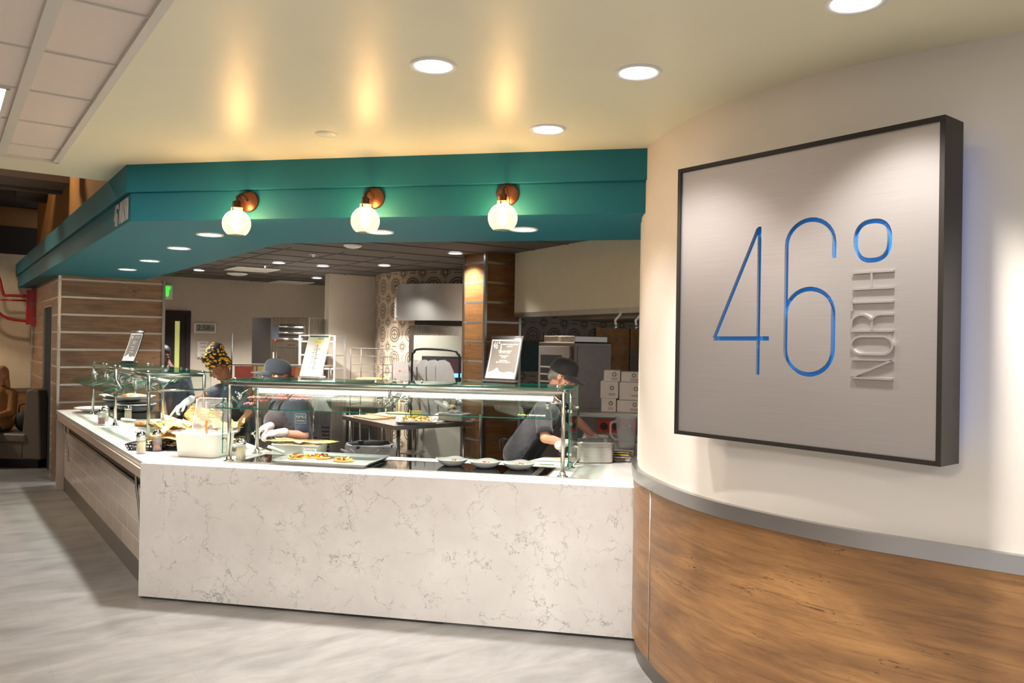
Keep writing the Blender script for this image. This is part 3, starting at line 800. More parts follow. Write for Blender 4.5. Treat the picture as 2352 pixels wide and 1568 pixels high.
for (u, v), lab in (((579, 619), 'square white vent panel in the dark kitchen ceiling'), ((668, 649), 'thin-looking white vent far back in the dark ceiling')):
    p = P(u, v, ZK - .012)
    t_ = thing('ceiling_vent', lab, 'vent', p, RA)
    MB().box((0, 0, 0), (.60, .60, .012)).build('frame', 'white_enamel', t_, bevel=.003)
    v_ = MB()
    for k in range(4): v_.box((0, 0, -.008), (.5 - k * .11, .5 - k * .11, .004 + k * .002))
    v_.build('louvre', 'grid_white', t_)

# globe sconces on the lower fascia
FPL = uC + FY * .03
def sconce(u, v, lab, gu, gv):
    p = onplane(u, v, FPL, FY)
    t_ = thing('wall_sconce', lab, 'wall lamp', p, RF, 'globe sconces on the teal fascia')
    MB().lathe([(0, 0), (.066, 0), (.066, .012), (.062, .02), (0, .022)], 32, mtx=Matrix.Rotation(PI / 2, 3, 'X')).build('wall_plate', 'bronze', t_)
    # arm out (local -y) and down
    arm = MB().tube(smooth_path([(0, -.02, .0), (0, -.06, .022), (0, -.105, .022), (0, -.135, .0), (0, -.14, -.03)], 5), .007, 10)
    arm.ell((0, -.135, .002), .011); arm.build('arm', 'bronze_dark', t_)
    gx, gy = 0, -.14
    so = MB().lathe([(0, -.02), (.016, -.02), (.021, -.028), (.021, -.062), (.024, -.066), (0, -.066)], 20, c=(gx, gy, 0)); so.build('socket', 'bronze_dark', t_)
    ho = MB()
    for k in range(3):
        a = k * 2 * PI / 3 + .4
        x, y = gx + .036 * math.cos(a), gy + .036 * math.sin(a)
        ho.tube([(gx, gy, -.03), (x, y, -.03), (x, y, -.074)], .0035, 8); ho.ell((x, y, -.078), .006)
    ho.build('shade_holder', 'bronze', t_)
    # open-bottomed seeded glass globe
    R_ = .083; cz = -.158
    prof = [(.032, -.062), (.032, -.080)]
    a0 = math.acos(min(1, (.080 - .158 + .158 - .0) / R_)) if False else math.asin(.034 / R_)
    for k in range(15):
        a = a0 + (PI * .80 - a0) * k / 14
        prof.append((R_ * math.sin(a), cz + R_ * math.cos(a)))
    MB().lathe(prof, 40, c=(gx, gy, 0)).build('glass_globe', 'globe_glass', t_, smooth=True)
    MB().lathe([(0, -.07), (.011, -.072), (.014, -.095), (.026, -.14), (.023, -.17), (.010, -.2), (.0, -.212)], 20, c=(gx, gy, 0)).build('bulb', 'filament', t_)
    ld = bpy.data.lights.new('light', 'POINT'); ld.energy = BULB_POWER; ld.color = (1, .75, .47); ld.shadow_soft_size = .035
    lo = bpy.data.objects.new('light', ld); col.objects.link(lo); lo.parent = t_; lo.location = (gx, gy, -.15)
sconce(572, 463, 'lit globe sconce, leftmost of the three on the teal fascia', 0, 0)
sconce(860, 455, 'lit globe sconce, middle of the three on the teal fascia', 0, 0)
sconce(1167, 447, 'lit globe sconce, rightmost of the three on the teal fascia', 0, 0)

# lettering on the dark left fascia
ltm = frame_rot(-AX, zd=-BX)   # text x along -A, facing -B
pl0 = uC + AX * .03 + BX * .03
nL = thing('fascia_lettering', 'pale raised lettering on the left side of the teal fascia', 'sign')
mt = Matrix.Translation(uC + AX * .275 + BX * .024 + Vector((0, 0, 2.59))) @ frame_rot(-AX, yd=(0, 0, 1)).to_4x4()
GLY = {'4': [[(.75, 0), (.75, 1), (.0, .28), (1, .28)]], '6': [[(1, .80), (.95, .92), (.75, 1), (.25, 1), (.05, .9), (0, .75), (0, .22), (.08, .08), (.3, 0), (.7, 0), (.92, .08), (1, .22), (1, .42), (.9, .54), (.7, .6), (.3, .6), (.05, .5)]],
       'd': [[(.2, .82), (.2, .96), (.5, 1), (.8, .96), (.8, .82), (.5, .78), (.2, .82)]], 'N': [[(0, 0), (0, 1), (1, 0), (1, 1)]], 'O': [[(.3, 0), (.05, .1), (0, .25), (0, .75), (.05, .9), (.3, 1), (.7, 1), (.95, .9), (1, .75), (1, .25), (.95, .1), (.7, 0), (.3, 0)]],
       'R': [[(0, 0), (0, 1), (.7, 1), (.95, .92), (1, .75), (.9, .58), (.6, .5), (0, .5)], [(.55, .5), (1, 0)]], 'T': [[(.5, 0), (.5, 1)], [(0, 1), (1, 1)]], 'H': [[(0, 0), (0, 1)], [(1, 0), (1, 1)], [(0, .5), (1, .5)]]}
for (ch, nm, a0_, a1_) in (('4', 'figure', 0, .105), ('6', 'figure', .135, .225), ('d', 'degree_ring', .25, .31), ('N', 'letter', .37, .455), ('O', 'letter', .50, .585), ('R', 'letter', .63, .715), ('T', 'letter', .75, .835), ('H', 'letter', .87, .96)):
    g_ = MB()
    for pl_ in GLY[ch]: g_.tube([mt @ Vector(((a0_ + (a1_ - a0_) * x_ - .48) * .50, -.070 + .14 * y_, .006)) for x_, y_ in pl_], .0036, 6)
    g_.build(nm, 'ink_letter', nL)

# ================================================================== WALL SIGN
SN = Vector((-.7826, -.6225, 0)).normalized(); SX = Vector((-SN.y, SN.x, 0)) * 1
SX = Vector((.6225, -.7826, 0)).normalized()
sp0 = Vector((1.045, 3.15, 0))
def SG(u, v):
    """point on the sign face in sign coordinates (x right, y up)"""
    p = onplane(u, v, sp0, SN); r = p - sp0
    return (r.dot(SX), p.z)
xl, zt = SG(1557, 392); xr, _ = SG(2172, 258); _, zb = SG(1552, 998)
_, zt2 = SG(2172, 258); _, zb2 = SG(2170, 1071)
zt = (zt + zt2) / 2; zb = (zb + zb2) / 2
cx_, cz_ = (xl + xr) / 2, (zt + zb) / 2
sg = thing('wall_sign', 'large square black-framed metal sign on the curved wall', 'sign', sp0 + SX * cx_ + Vector((0, 0, cz_)), math.atan2(SX.y, SX.x))
W_, H_ = xr - xl, zt - zb; T_ = .142
fr = MB(); fw = .018
for sx_ in (-1, 1): fr.box((sx_ * (W_ / 2 - fw / 2), T_ / 2, 0), (fw, T_, H_))
for sz_ in (-1, 1): fr.box((0, T_ / 2, sz_ * (H_ / 2 - fw / 2)), (W_ - 2 * fw, T_, fw))
fr.build('frame', 'black_frame', sg, bevel=.0015)
MB().box((0, T_ - .01, 0), (W_ - .04, .006, H_ - .04)).build('back_panel', 'black_metal', sg)
MB().box((.0, .026, 0), (W_ - .05, .004, H_ - .05)).build('light_panel', 'channel_blue', sg)
for sx_ in (-1, 1): MB().box((sx_ * (W_ / 2 - .03), T_ + .004, 0), (.012, .006, H_ - .1)).build('back_light', 'halo_blue', sg)
MB().box((.12, T_ + .012, 0), (.3, .024, H_ * .6)).build('standoff', 'black_metal', sg)
# face plate with the figures cut through it
m, t, b = base('sign_face')
tc = t.new('ShaderNodeTexCoord').outputs['Object']
f = t.noise(t.mapping(tc, (4, 4, 400)), 1, 3)
t.link(t.ramp(f, [(.3, srgb(176, 169, 166)), (.7, srgb(184, 177, 174))]), b.inputs['Base Color'])
b.inputs['Metallic'].default_value = .85; b.inputs['Roughness'].default_value = .42; b.inputs['Anisotropic'].default_value = .5
t.link(t.bump(t.noise(t.mapping(tc, (40, 40, 220)), 1, 4), .025, .003), b.inputs['Normal'])
def loc(u, v):
    x, z = SG(u, v); return Vector((x - cx_, 0, z - cz_))
def ribbon(mb, pts, wd, y0, y1, close=False):
    n = len(pts); L, R_ = [], []
    for i in range(n):
        a = pts[(i - 1) % n] if (close or i) else pts[i]; c = pts[(i + 1) % n] if (close or i < n - 1) else pts[i]
        d = (c - a).normalized(); nn_ = Vector((-d.z, 0, d.x)) * wd / 2
        if not close and i in (0, n - 1): pass
        L.append(pts[i] + nn_); R_.append(pts[i] - nn_)
    bm_ = mb.bm
    ring4 = [[bm_.verts.new((p.x, y, p.z)) for p, y in ((L[i], y0), (L[i], y1), (R_[i], y1), (R_[i], y0))] for i in range(n)]
    for i in range(n if close else n - 1):
        A, B_ = ring4[i], ring4[(i + 1) % n]
        for k in range(4): bm_.faces.new((A[k], A[(k + 1) % 4], B_[(k + 1) % 4], B_[k]))
    if not close: bm_.faces.new(ring4[0]); bm_.faces.new(ring4[-1][::-1])
def arc_pts(c, rx, rz, a0, a1, n=14):
    return [c + Vector((rx * math.cos(math.radians(a0 + (a1 - a0) * k / n)), 0, rz * math.sin(math.radians(a0 + (a1 - a0) * k / n)))) for k in range(n + 1)]
LW = .0172
strokes = []
ap = loc(1741, 524); bl = loc(1637, 777); br_ = loc(1763, 777); vt = loc(1742, 520); vb = loc(1741, 861)
strokes.append(([ap + Vector((-.004, 0, 0)), bl], False)); strokes.append(([bl + Vector((-.004, 0, 0)), br_], False)); strokes.append(([Vector((vt.x, 0, vt.z)), Vector((vt.x, 0, vb.z))], False))
l6, r6 = loc(1802, 700), loc(1911, 700); top6 = loc(1856, 504); bot6 = loc(1856, 860); mid6 = loc(1856, 663)
cx6 = (l6.x + r6.x) / 2; rx = (r6.x - l6.x) / 2; rz = rx * .95
six = [Vector((r6.x, 0, loc(1911, 592).z))] + arc_pts(Vector((cx6, 0, top6.z - rz)), rx, rz, 0, 180) + arc_pts(Vector((cx6, 0, bot6.z + rz)), rx, rz, 180, 360) + arc_pts(Vector((cx6, 0, mid6.z - rz)), rx, rz, 0, 172)
strokes.append((six, False))
dc = loc(2001, 552); rxd = (loc(2046, 552).x - loc(1957, 552).x) / 2 - LW / 2; rzd = abs(loc(2001, 502).z - loc(2001, 603).z) / 2 - LW / 2
deg = [dc + Vector((rxd * math.copysign(abs(math.cos(a)) ** .8, math.cos(a)), 0, rzd * math.copysign(abs(math.sin(a)) ** .8, math.sin(a)))) for a in [2 * PI * k / 40 for k in range(40)]]
strokes.append((deg, True))
face = MB().box((0, .016, 0), (W_ - 2 * fw + .002, .014, H_ - 2 * fw + .002)).build('face_plate', 'sign_face', sg)
ok = True
for i, (pts, cl_) in enumerate(strokes):
    cut = MB(); ribbon(cut, pts, LW, -.02, .06, cl_); co = cut.build('cutter')
    co.parent = sg
    md = face.modifiers.new('cut', 'BOOLEAN'); md.operation = 'DIFFERENCE'; md.object = co; md.solver = 'EXACT'
    md.use_self = True
    baked(face)
    bpy.data.objects.remove(co)
    if not face.data.materials: face.data.materials.append(M['sign_face'])
# raised NORTH, reading upwards
zN0 = loc(2005, 869).z; zN1 = loc(2005, 624).z; xN0 = loc(1956, 740).x; xN1 = loc(2051, 740).x
hN = xN1 - xN0; LN = zN1 - zN0; sw = .0075
def letter(name, strokes2, p0, p1):
    """strokes in unit letter coordinates (a along the word, b up the letter); word runs +z, letter top faces -x"""
    mb = MB()
    for st_, cl_ in strokes2:
        pts = [Vector((xN1 - b_ * hN, 0, zN0 + (p0 + a_ * (p1 - p0)) * LN)) for a_, b_ in st_]
        ribbon(mb, pts, sw, -.002, .010, cl_)
    mb.build(name, 'sign_face', sg)
def rr(x0, x1, y0, y1, r, rb, n=6):
    pts = []
    for cx2, cy2, a0 in ((x1 - r, y1 - rb, 0), (x0 + r, y1 - rb, 90), (x0 + r, y0 + rb, 180), (x1 - r, y0 + rb, 270)):
        for k in range(n + 1):
            a = math.radians(a0 + 90 * k / n); pts.append((cx2 + r * math.cos(a), cy2 + rb * math.sin(a)))
    return pts
letter('letter_n', [([(0, 0), (0, 1)], 0), ([(0, 1), (1, 0)], 0), ([(1, 0), (1, 1)], 0)], 0, .175)
letter('letter_o', [(rr(0, 1, 0, 1, .5, .26), 1)], .225, .395)
Rb = [(0, 0), (0, 1), (.5, 1)] + [(.5 + .5 * math.sin(math.radians(a)), .75 + .25 * math.cos(math.radians(a))) for a in range(15, 181, 15)] + [(0, .5)]
letter('letter_r', [(Rb, 0), ([(.5, .5), (.7, .5), (.95, .4), (1, .28), (1, 0)], 0)], .445, .60)
letter('letter_t', [([(.5, 0), (.5, 1)], 0), ([(0, 1), (1, 1)], 0)], .635, .80)
letter('letter_h', [([(0, 0), (0, 1)], 0), ([(1, 0), (1, 1)], 0), ([(0, .52), (1, .52)], 0)], .845, 1.0)
# ================================================================== COUNTERS
TOPZ = .914
# front counter: waterfall panel and worktops
ct = thing('serving_counter', 'long white quartz waterfall counter with fine grey veins across the front', 'counter', C0, RF)
LF = 3.34
MB().box2((0, 0, .016), (LF, .03, TOPZ)).build('front_panel', 'quartz', ct, bevel=.002)
MB().prism([(0, .03), (.03, .03), (.03 - .03 * .7, .06 + .1), (-.065, .105)], .016, TOPZ - .001).build('corner_return', 'quartz_side', ct)
MB().box2((.12, .06, 0), (LF - .05, .74, .016)).build('plinth', 'gap_black', ct)
MB().box2((.16, .70, .016), (1.95, .74, TOPZ - .04)).build('back_panel', 'steel_v', ct)
def toF(p): r = Vector((p.x, p.y, 0)) - C0; return (r.dot(FX), r.dot(FY))
inner = toF(Vector((-1.82, 6.07, 0)))
endA = 4.42
pA0 = AP(0, 0) ; pEnd = AP(endA + .28, 0); pEndB = AP(endA + .28, .95)
E_ = 1.02
poly = [(.0, .0305), (LF - .02, .0305), (LF + .06, 1.0), (LF + .42, 2.25), (3.0, 2.25), (2.80, 1.15), (2.78, .80), inner, toF(pEndB), toF(pEnd)]
MB().prism(poly, TOPZ - .04, TOPZ).build('worktop', 'quartz_top', ct, bevel=.002)
# left counter below the worktop: apron, tiles, kick, brackets
lc = thing('tiled_counter_base', 'long counter base of big white subway tiles running away on the left', 'counter', C0, RA)   # local x=-A
L2 = endA + .2
MB().box2((-L2, .0, TOPZ - .105), (-.0, .03, TOPZ - .0405)).build('apron', 'quartz_side', lc, bevel=.0015)
m, t, b = base('subway')
tc = t.new('ShaderNodeTexCoord').outputs['Object']
sp2 = t.new('ShaderNodeSeparateXYZ'); t.link(tc, sp2.inputs[0]); cb2 = t.new('ShaderNodeCombineXYZ'); t.link(sp2.outputs[0], cb2.inputs[0]); t.link(t.math('SUBTRACT', sp2.outputs[2], .157), cb2.inputs[1])
br = t.new('ShaderNodeTexBrick'); t.link(cb2.outputs[0], br.inputs['Vector']); br.offset = .5
br.inputs['Scale'].default_value = 1; br.inputs['Brick Width'].default_value = .41; br.inputs['Row Height'].default_value = .137; br.inputs['Mortar Size'].default_value = .0065; br.inputs['Mortar Smooth'].default_value = .25; br.inputs['Bias'].default_value = 0
br.inputs['Color1'].default_value = srgb(216, 201, 189); br.inputs['Color2'].default_value = srgb(203, 187, 174); br.inputs['Mortar'].default_value = srgb(238, 228, 214)
t.link(br.outputs['Color'], b.inputs['Base Color']); b.inputs['Roughness'].default_value = .15
t.link(t.bump(t.math('SUBTRACT', 1.0, br.outputs['Fac']), .6, .006), b.inputs['Normal'])
MB().box2((-L2 + .03, .075, .157), (-.035, .10, .675)).build('tile_face', 'subway', lc)
MB().box2((-L2 + .03, .12, .66), (-.035, .16, TOPZ - .045)).build('upper_recess', 'black_metal', lc)
MB().box2((-L2 + .03, .075, 0), (-.04, .095, .155)).build('kick_plate', 'steel_dark', lc)
MB().box2((-L2 + .03, .60, .0), (-.9, .64, TOPZ - .045)).build('back_panel', 'steel_v', lc)
for x in (-.30, -L2 + .42):
    br_ = MB(); br_.tube(smooth_path([(x, .03, TOPZ - .11), (x, .035, .70), (x, .055, .55), (x, .07, .38)], 6), .010, 8)
    br_.box2((x - .02, .02, TOPZ - .125), (x + .02, .12, TOPZ - .106)); br_.build('bracket', 'steel_v', lc)
lg = MB(); lg.box2((-L2 - .03, .0, 0), (-L2 + .0, .10, TOPZ - .1055)); lg.build('end_leg', 'quartz_side', lc, bevel=.002)

# black glass warming well set in the worktop
gq = [toF(P(*q, TOPZ)) for q in ((585, 1060), (672, 1043), (1276, 1069), (1255, 1092))]
s0, s1 = .60, 2.74; d0, d1 = .235, .60
bw = thing('black_glass_warmer', 'long black glass warming shelf set flush in the white worktop', 'food warmer', FP(0, 0), RF)
MB().box2((s0, d0, TOPZ), (s1, d1, TOPZ + .004)).build('glass_plate', 'blackglass', bw)
tr = MB()
for a_, b_ in (((s0 - .012, d0 - .012), (s1 + .012, d0)), ((s0 - .012, d1), (s1 + .012, d1 + .012)), ((s0 - .012, d0), (s0, d1)), ((s1, d0), (s1 + .012, d1))):
    tr.box2((a_[0], a_[1], TOPZ), (b_[0], b_[1], TOPZ + .006))
tr.build('steel_rim', 'chrome', bw)
MB().box2((1.62, d0, TOPZ + .004), (1.626, d1, TOPZ + .005)).build('seam', 'chrome', bw)
MB().box2((s1 - .10, d0, TOPZ + .004), (s1 - .06, d1, TOPZ + .0065)).build('end_strip', 'steel', bw)

# ================================================================== SNEEZE GUARDS
def guard(label, origin, rot, s_list, d_f, d_r, zt, left_end, right_end, group=None, shelf_over=.05, dlo=.10, zlo=1.295, dhi=.62, zhi=1.445, post_idx=None):
    """local x along the counter, y towards the kitchen"""
    t_ = thing('sneeze_guard', label, 'sneeze guard', origin, rot, group)
    rp = .0135
    posts = post_idx if post_idx is not None else [0, len(s_list) - 1]
    for i, s_ in enumerate(s_list):
        full = i in posts
        for d in (d_f, d_r):
            if full:
                MB().tube([(s_, d, TOPZ + .004), (s_, d, zt - .02)], rp, 16).build('post', 'steel_v', t_)
                MB().lathe([(0, 0), (.036, 0), (.036, .006), (.02, .01), (.02, .03), (rp, .034)], 24, c=(s_, d, TOPZ + .0005)).build('post_foot', 'chrome', t_)
        MB().tube([(s_, d_f - .0, zt - .022), (s_, d_r, zt - .022)], .011, 12).build('cross_tube', 'steel', t_)
        if not full or True:
            h = MB()
            h.tube([(s_, d_f, zt - .03), (s_, d_f, zt - .115)], .011, 12)
            h.tube([(s_, d_f, zt - .10), (s_ , d_f + .10, zt - .16)], .008, 10)
            h.build('hanger', 'steel_v', t_)
    xs0, xs1 = s_list[0], s_list[-1]
    for nm, d in (('front_rail', d_f), ('rear_rail', d_r)):
        MB().tube([(xs0, d, zt - .022), (xs1, d, zt - .022)], .0155, 16).build(nm, 'steel', t_)
    # light bar under the shelf
    MB().box2((xs0 + .08, d_f + .17, zt - .062), (xs1 - .08, d_f + .27, zt - .022)).build('light_bar', 'steel', t_, bevel=.004)
    MB().box2((xs0 + .10, d_f + .20, zt - .066), (xs1 - .10, d_f + .24, zt - .062)).build('light_diffuser', 'led_strip', t_)
    # glass shelf on top, one pane per bay
    for i in range(len(s_list) - 1):
        a_ = s_list[i] + (.012 if i else -shelf_over); b_ = s_list[i + 1] + (-.012 if i < len(s_list) - 2 else shelf_over)
        MB().box(((a_ + b_) / 2, (d_f + d_r) / 2 + .0, zt + .004), (b_ - a_, d_r - d_f + .09, .007), 'glass_clear', edge_mat='glass_edge').build('shelf_glass', None, t_)
        for x in (a_ + .09, b_ - .09):
            for d in (d_f, d_r):
                MB().lathe([(0, .022), (.006, .021), (.008, .015), (.016, .013), (.016, .011), (0, .011)], 16, c=(x, d, zt)).build('stud', 'chrome', t_)
                MB().tube([(x, d, zt - .012), (x, d, zt + .001)], .009, 10).build('stud_neck', 'chrome', t_)
        # sloping guard pane
        a2, b2 = s_list[i] + .02, s_list[i + 1] - .02
        if i == 0: a2 = s_list[0] - .03
        if i == len(s_list) - 2: b2 = s_list[-1] - .035
        L_ = math.hypot(dhi - dlo, zhi - zlo); an = math.atan2(zhi - zlo, dhi - dlo)
        R_ = Matrix.Rotation(an, 3, 'X')
        pb = MB(); bm_ = pb.bm
        # rounded corners at the customer edge
        rc_ = .035; outline = [(a2, L_), (a2, rc_)] + [(a2 + rc_ - rc_ * math.cos(math.radians(q)), rc_ - rc_ * math.sin(math.radians(q))) for q in (30, 60)] + [(a2 + rc_, 0), (b2 - rc_, 0)] + [(b2 - rc_ + rc_ * math.sin(math.radians(q)), rc_ - rc_ * math.cos(math.radians(q))) for q in (30, 60)] + [(b2, rc_), (b2, L_)]
        pb.prism(outline, -.0035, .0035, 'glass_clear'); ei = pb._mi('glass_edge')
        for f in bm_.faces:
            f.normal_update()
            if abs(f.normal.z) < .5: f.material_index = ei
        for v in bm_.verts: v.co = R_ @ v.co + Vector((0, dlo, zlo))
        pb.build('sloped_glass', None, t_)
        for x in (a2 + .075, b2 - .075):
            for fr_ in (.42, .78):
                p = Vector((x, dlo + (dhi - dlo) * fr_, zlo + (zhi - zlo) * fr_))
                nrm = R_ @ Vector((0, 0, 1))
                c_ = MB(); c_.tube([p - nrm * .016, p + nrm * .022], .013, 12)
                c_.build('glass_clamp', 'chrome', t_)
            p1 = Vector((x, dlo + (dhi - dlo) * .42, zlo + (zhi - zlo) * .42 + .02)); p2 = Vector((x, dlo + (dhi - dlo) * .78, zlo + (zhi - zlo) * .78 + .02))
            xx = s_list[i] if x < (a2 + b2) / 2 else s_list[i + 1]
            MB().tube([p1, Vector((xx, p1.y + .02, p1.z + .01))], .0075, 10).build('clamp_bar', 'chrome', t_)
            MB().tube([p2, Vector((xx, d_f + .1, zt - .12))], .006, 10).build('clamp_arm', 'chrome', t_)
    for side, x in ((left_end, xs0 - .035), (right_end, xs1 + .04)):
        if side:
            # upright end pane
            MB().box((x, (d_f + d_r) / 2 + .01, (TOPZ + .05 + zt) / 2), (.007, d_r - d_f + .07, zt - TOPZ - .06), 'glass_clear', edge_mat='glass_edge').build('end_glass', None, t_)
            sg_ = 1 if x < xs0 else -1
            for z in (TOPZ + .15, zt - .14):
                for d in (d_f, d_r):
                    MB().tube([(x - .016, d, z), (x + .016, d, z)], .011, 12).build('glass_clamp', 'chrome', t_)
    return t_
zG = 1.476
gF = guard('stainless and glass sneeze guard over the front of the white counter', C0, RF, [.50, 1.67, 2.84], .26, .645, zG, True, True)
gA_ = guard('stainless and glass sneeze guard over the left counter, nearer half', C0, RA, [-2.45, -1.80, -1.12], .27, .70, zG, False, True, 'sneeze guards on the left counter', post_idx=[2], dlo=.03)
gB_ = guard('stainless and glass sneeze guard over the left counter, half next to the wide column', C0, RA, [-3.95, -3.22, -2.60], .27, .70, zG, True, False, 'sneeze guards on the left counter', dlo=.03)
# a mid bar on the near frame of the left guard
MB().tube([(-1.12, .27, 1.335), (-1.12, .70, 1.335)], .009, 12).build('mid_bar', 'steel', gA_)

# ------------------------------------------------------------------ sign holders on the guards
def curved_sign(label, loc, rot, w_, h_, lean, frame_mat, group=None, content=None, paper='paper'):
    """stand with a curved sheet; lean = horizontal travel of the top edge backwards"""
    t_ = thing('sign_holder', label, 'sign holder', loc, rot, group)
    N = 10
    def pt(x, k, off=0.0):
        s_ = k; z = h_ * s_; y = lean * (s_ - .35 * s_ * (1 - s_) * -1) * 1.0
        y = lean * (1.35 * s_ - .35 * s_ * s_)
        return Vector((x, y - off, z + .012))
    g_ = MB(); g_.grid([[pt(x, k / N, 0) for x in (-w_ / 2, 0, w_ / 2)] for k in range(N + 1)])
    o = g_.build('holder_sheet', frame_mat, t_); o.modifiers.new('s', 'SOLIDIFY').thickness = .004
    e = .010
    def sub(name, x0, x1, k0, k1, off, mat):
        g2 = MB(); g2.grid([[pt(x, k0 + (k1 - k0) * k / N, off) for x in (x0, (x0 + x1) / 2, x1)] for k in range(N + 1)])
        o2 = g2.build(name, mat, t_); return o2
    sub('paper', -w_ / 2 + e, w_ / 2 - e, .045, .93, .0045, 'paper')
    MB().box((0, lean * .1, .006), (w_ + .012, .05, .012)).build('foot', frame_mat, t_, bevel=.002)
    MB().tube([pt(-w_ / 2 - .003, 1.0, -.002) , pt(w_ / 2 + .003, 1.0, -.002)], .006, 8).build('top_clip', frame_mat, t_)
    # printed panel
    sub('printed_panel', -w_ / 2 + e + .008, w_ / 2 - e - .008, .16, .90, .0052, 'paper_grey')
    # white torn edge along the foot of the print
    xs = [-.5 + k / 12 for k in range(13)]; hs = [.02, .03, .05, .09, .13, .05, .03, .02, .03, .045, .05, .03, .02]
    g3 = MB(); ww = w_ - 2 * e - .016
    g3.grid([[pt(x * ww, .155, .0058) for x in xs], [pt(x * ww, .155 + hh, .0058) for x, hh in zip(xs, hs)]]); g3.build('torn_edge', 'paper', t_)
    def line(txt, size, k, x, al='CENTER', sx=.8, mat='paper', ang=0):
        p = pt(x, k, .0062); q_ = pt(x, k + .05, .0062); up = (q_ - p).normalized()
        R_ = frame_rot((1, 0, 0), yd=up).to_4x4()
        if ang: R_ = R_ @ Matrix.Rotation(ang, 4, 'Z')
        text_obj('print', txt, size, mat, t_, Matrix.Translation(p) @ R_, .0002, al, sx)
    return t_, line
zs = zG + .013
# near right menu stand
pR = P(1147, 877, zs)
sR, ln = curved_sign('grey framed stand with a tilted menu sheet on the front sneeze guard', pR, RF - .34, .262, .31, .10, 'holder_grey')
ln('46°', .075, .79, -.076, sx=.55); ln('NORTH', .017, .76, -.036, sx=.8, ang=PI / 2)
ln('MONDAY LUNCH SPECIALS', .0135, .82, .034); ln('April 29, 2019', .011, .775, .034)
for k, tx in ((.67, 'Chicken Bacon Ranch'), (.63, '(M, E, MI, S, Y) $6'), (.56, 'Marinara Sauce'), (.52, '(V, GF)'), (.45, 'Garlic Bread'), (.41, '(M, E, W, P, S, MI, S) V')):
    ln(tx, .0155, k, .0)
# white allergen sheet
pW = P(712, 868, zs)
sW = thing('sign_holder', 'white allergen list sheet in a clear stand on the front sneeze guard', 'sign holder', pW, RF - .42)
h_, w_, le = .315, .232, .088
def wp(x, k, off=0): return Vector((x, le * k - off, .008 + h_ * k))
up = (wp(0, 1) - wp(0, 0)).normalized(); RW = frame_rot((1, 0, 0), yd=up)
hb = MB(); hb.box(wp(0, .5, -.003), (w_ + .004, h_ + .012, .003), rot=RW); hb.build('clear_back', 'plastic_clear', sW)
MB().box(wp(0, .5), (w_, h_, .0015), rot=RW).build('paper', 'paper', sW)
MB().box((0, .02, .004), (w_, .075, .006)).build('foot', 'plastic_clear', sW)
def wl(txt, sz, k, x, mat='ink', al='CENTER', sx=.85): text_obj('print', txt, sz, mat, sW, Matrix.Translation(wp(x, k, .0012)) @ RW.to_4x4(), .0002, al, sx)
MB().box(wp(0, .935, .001), (w_ - .03, .010, .001), rot=RW).build('green_bar', 'ink_green', sW)
bd = MB()
for k, ww in ((.92, .003), (.845, .0015), (.075, .003)): bd.box(wp(0, k, .001), (w_ - .03, ww, .001), rot=RW)
for x in (-w_ / 2 + .016, w_ / 2 - .016): bd.box(wp(x, .5, .001), (.002, h_ * .85, .001), rot=RW)
bd.build('border', 'ink_olive', sW)
wl('NMU', .02, .882, -.034, 'ink_olive', sx=.95); wl('DINING', .02, .882, .022, 'ink', sx=.95)
MB().box(wp(0, .81, .001), (.066, .017, .001), rot=RW).build('yellow_tab', 'ink_yellow', sW); wl('ALLERGENS', .010, .81, 0)
for i, (a_, b_) in enumerate((('E', 'Eggs'), ('F', 'Fish'), ('GF', 'Gluten Free'), ('M', 'Milk'), ('MSG', 'MSG'), ('P', 'Peanut'), ('SES', 'Sesame'), ('SF', 'Shellfish'), ('S', 'Soy'), ('SUN', 'Sunflower'), ('TN', 'Tree Nut'), ('V', 'Vegan'), ('VEG', 'Vegetarian'), ('W', 'Wheat'))):
    k = .73 - i * .0435
    wl(a_, .0115, k, -.016, al='RIGHT'); wl(b_, .0115, k, -.004, 'ink', al='LEFT')
MB().tube([wp(.11, .0) + Vector((0, -.005, .006)), wp(.11, 0) + Vector((.03, 0.02, .006))], .005, 8).build('marker_stub', 'white_enamel', sW)
# far left menu stand
pL = P(292, 835, zs)
sL, ln2 = curved_sign('black framed stand with a tilted menu sheet on the left sneeze guard', pL, RA + .42, .215, .33, .12, 'black_plastic')
ln2('46°', .05, .80, -.055, sx=.55)
for k in (.82, .78): ln2('LUNCH SPECIALS', .012, k, .03)
for k, tx in ((.66, 'Cheese Pizza'), (.60, '(M, W)'), (.50, 'Pepperoni'), (.42, '(M, W, P)'), (.34, 'Garlic Bread')): ln2(tx, .016, k, 0)

# pink marker writing on the sloping glass
wr = thing('marker_note', 'pink handwriting on the sloping glass at the left end of the front guard', 'writing', FP(.62, 0), RF)
an = math.atan2(1.445 - 1.295, .52)
for i, (tx, fr_, x) in enumerate((('for Today!', .50, .30), ('grilled cheese, peppers', .40, .24), ('+ chips', .29, .10), ('(M)', .16, .07))):
    p = Vector((x, .10 + .52 * fr_, 1.295 + .15 * fr_ + .0075))
    text_obj('marker_line', tx, .058, 'ink_pink', wr, Matrix.Translation(p) @ Matrix.Rotation(an, 4, 'X'), .0003, 'CENTER', .9)
tagd = thing('glass_decal', 'tiny lime and white lettering on the lower right corner of the sloping glass', 'decal', FP(0, 0), RF)
p = Vector((2.60, .10 + .52 * .07, 1.295 + .15 * .07 + .0075))
text_obj('letters', 'NMU', .03, 'ink_lime', tagd, Matrix.Translation(p) @ Matrix.Rotation(an, 4, 'X'), .0003)
text_obj('letters', 'DINING', .03, 'paper', tagd, Matrix.Translation(p + Vector((.09, 0, 0))) @ Matrix.Rotation(an, 4, 'X'), .0003)

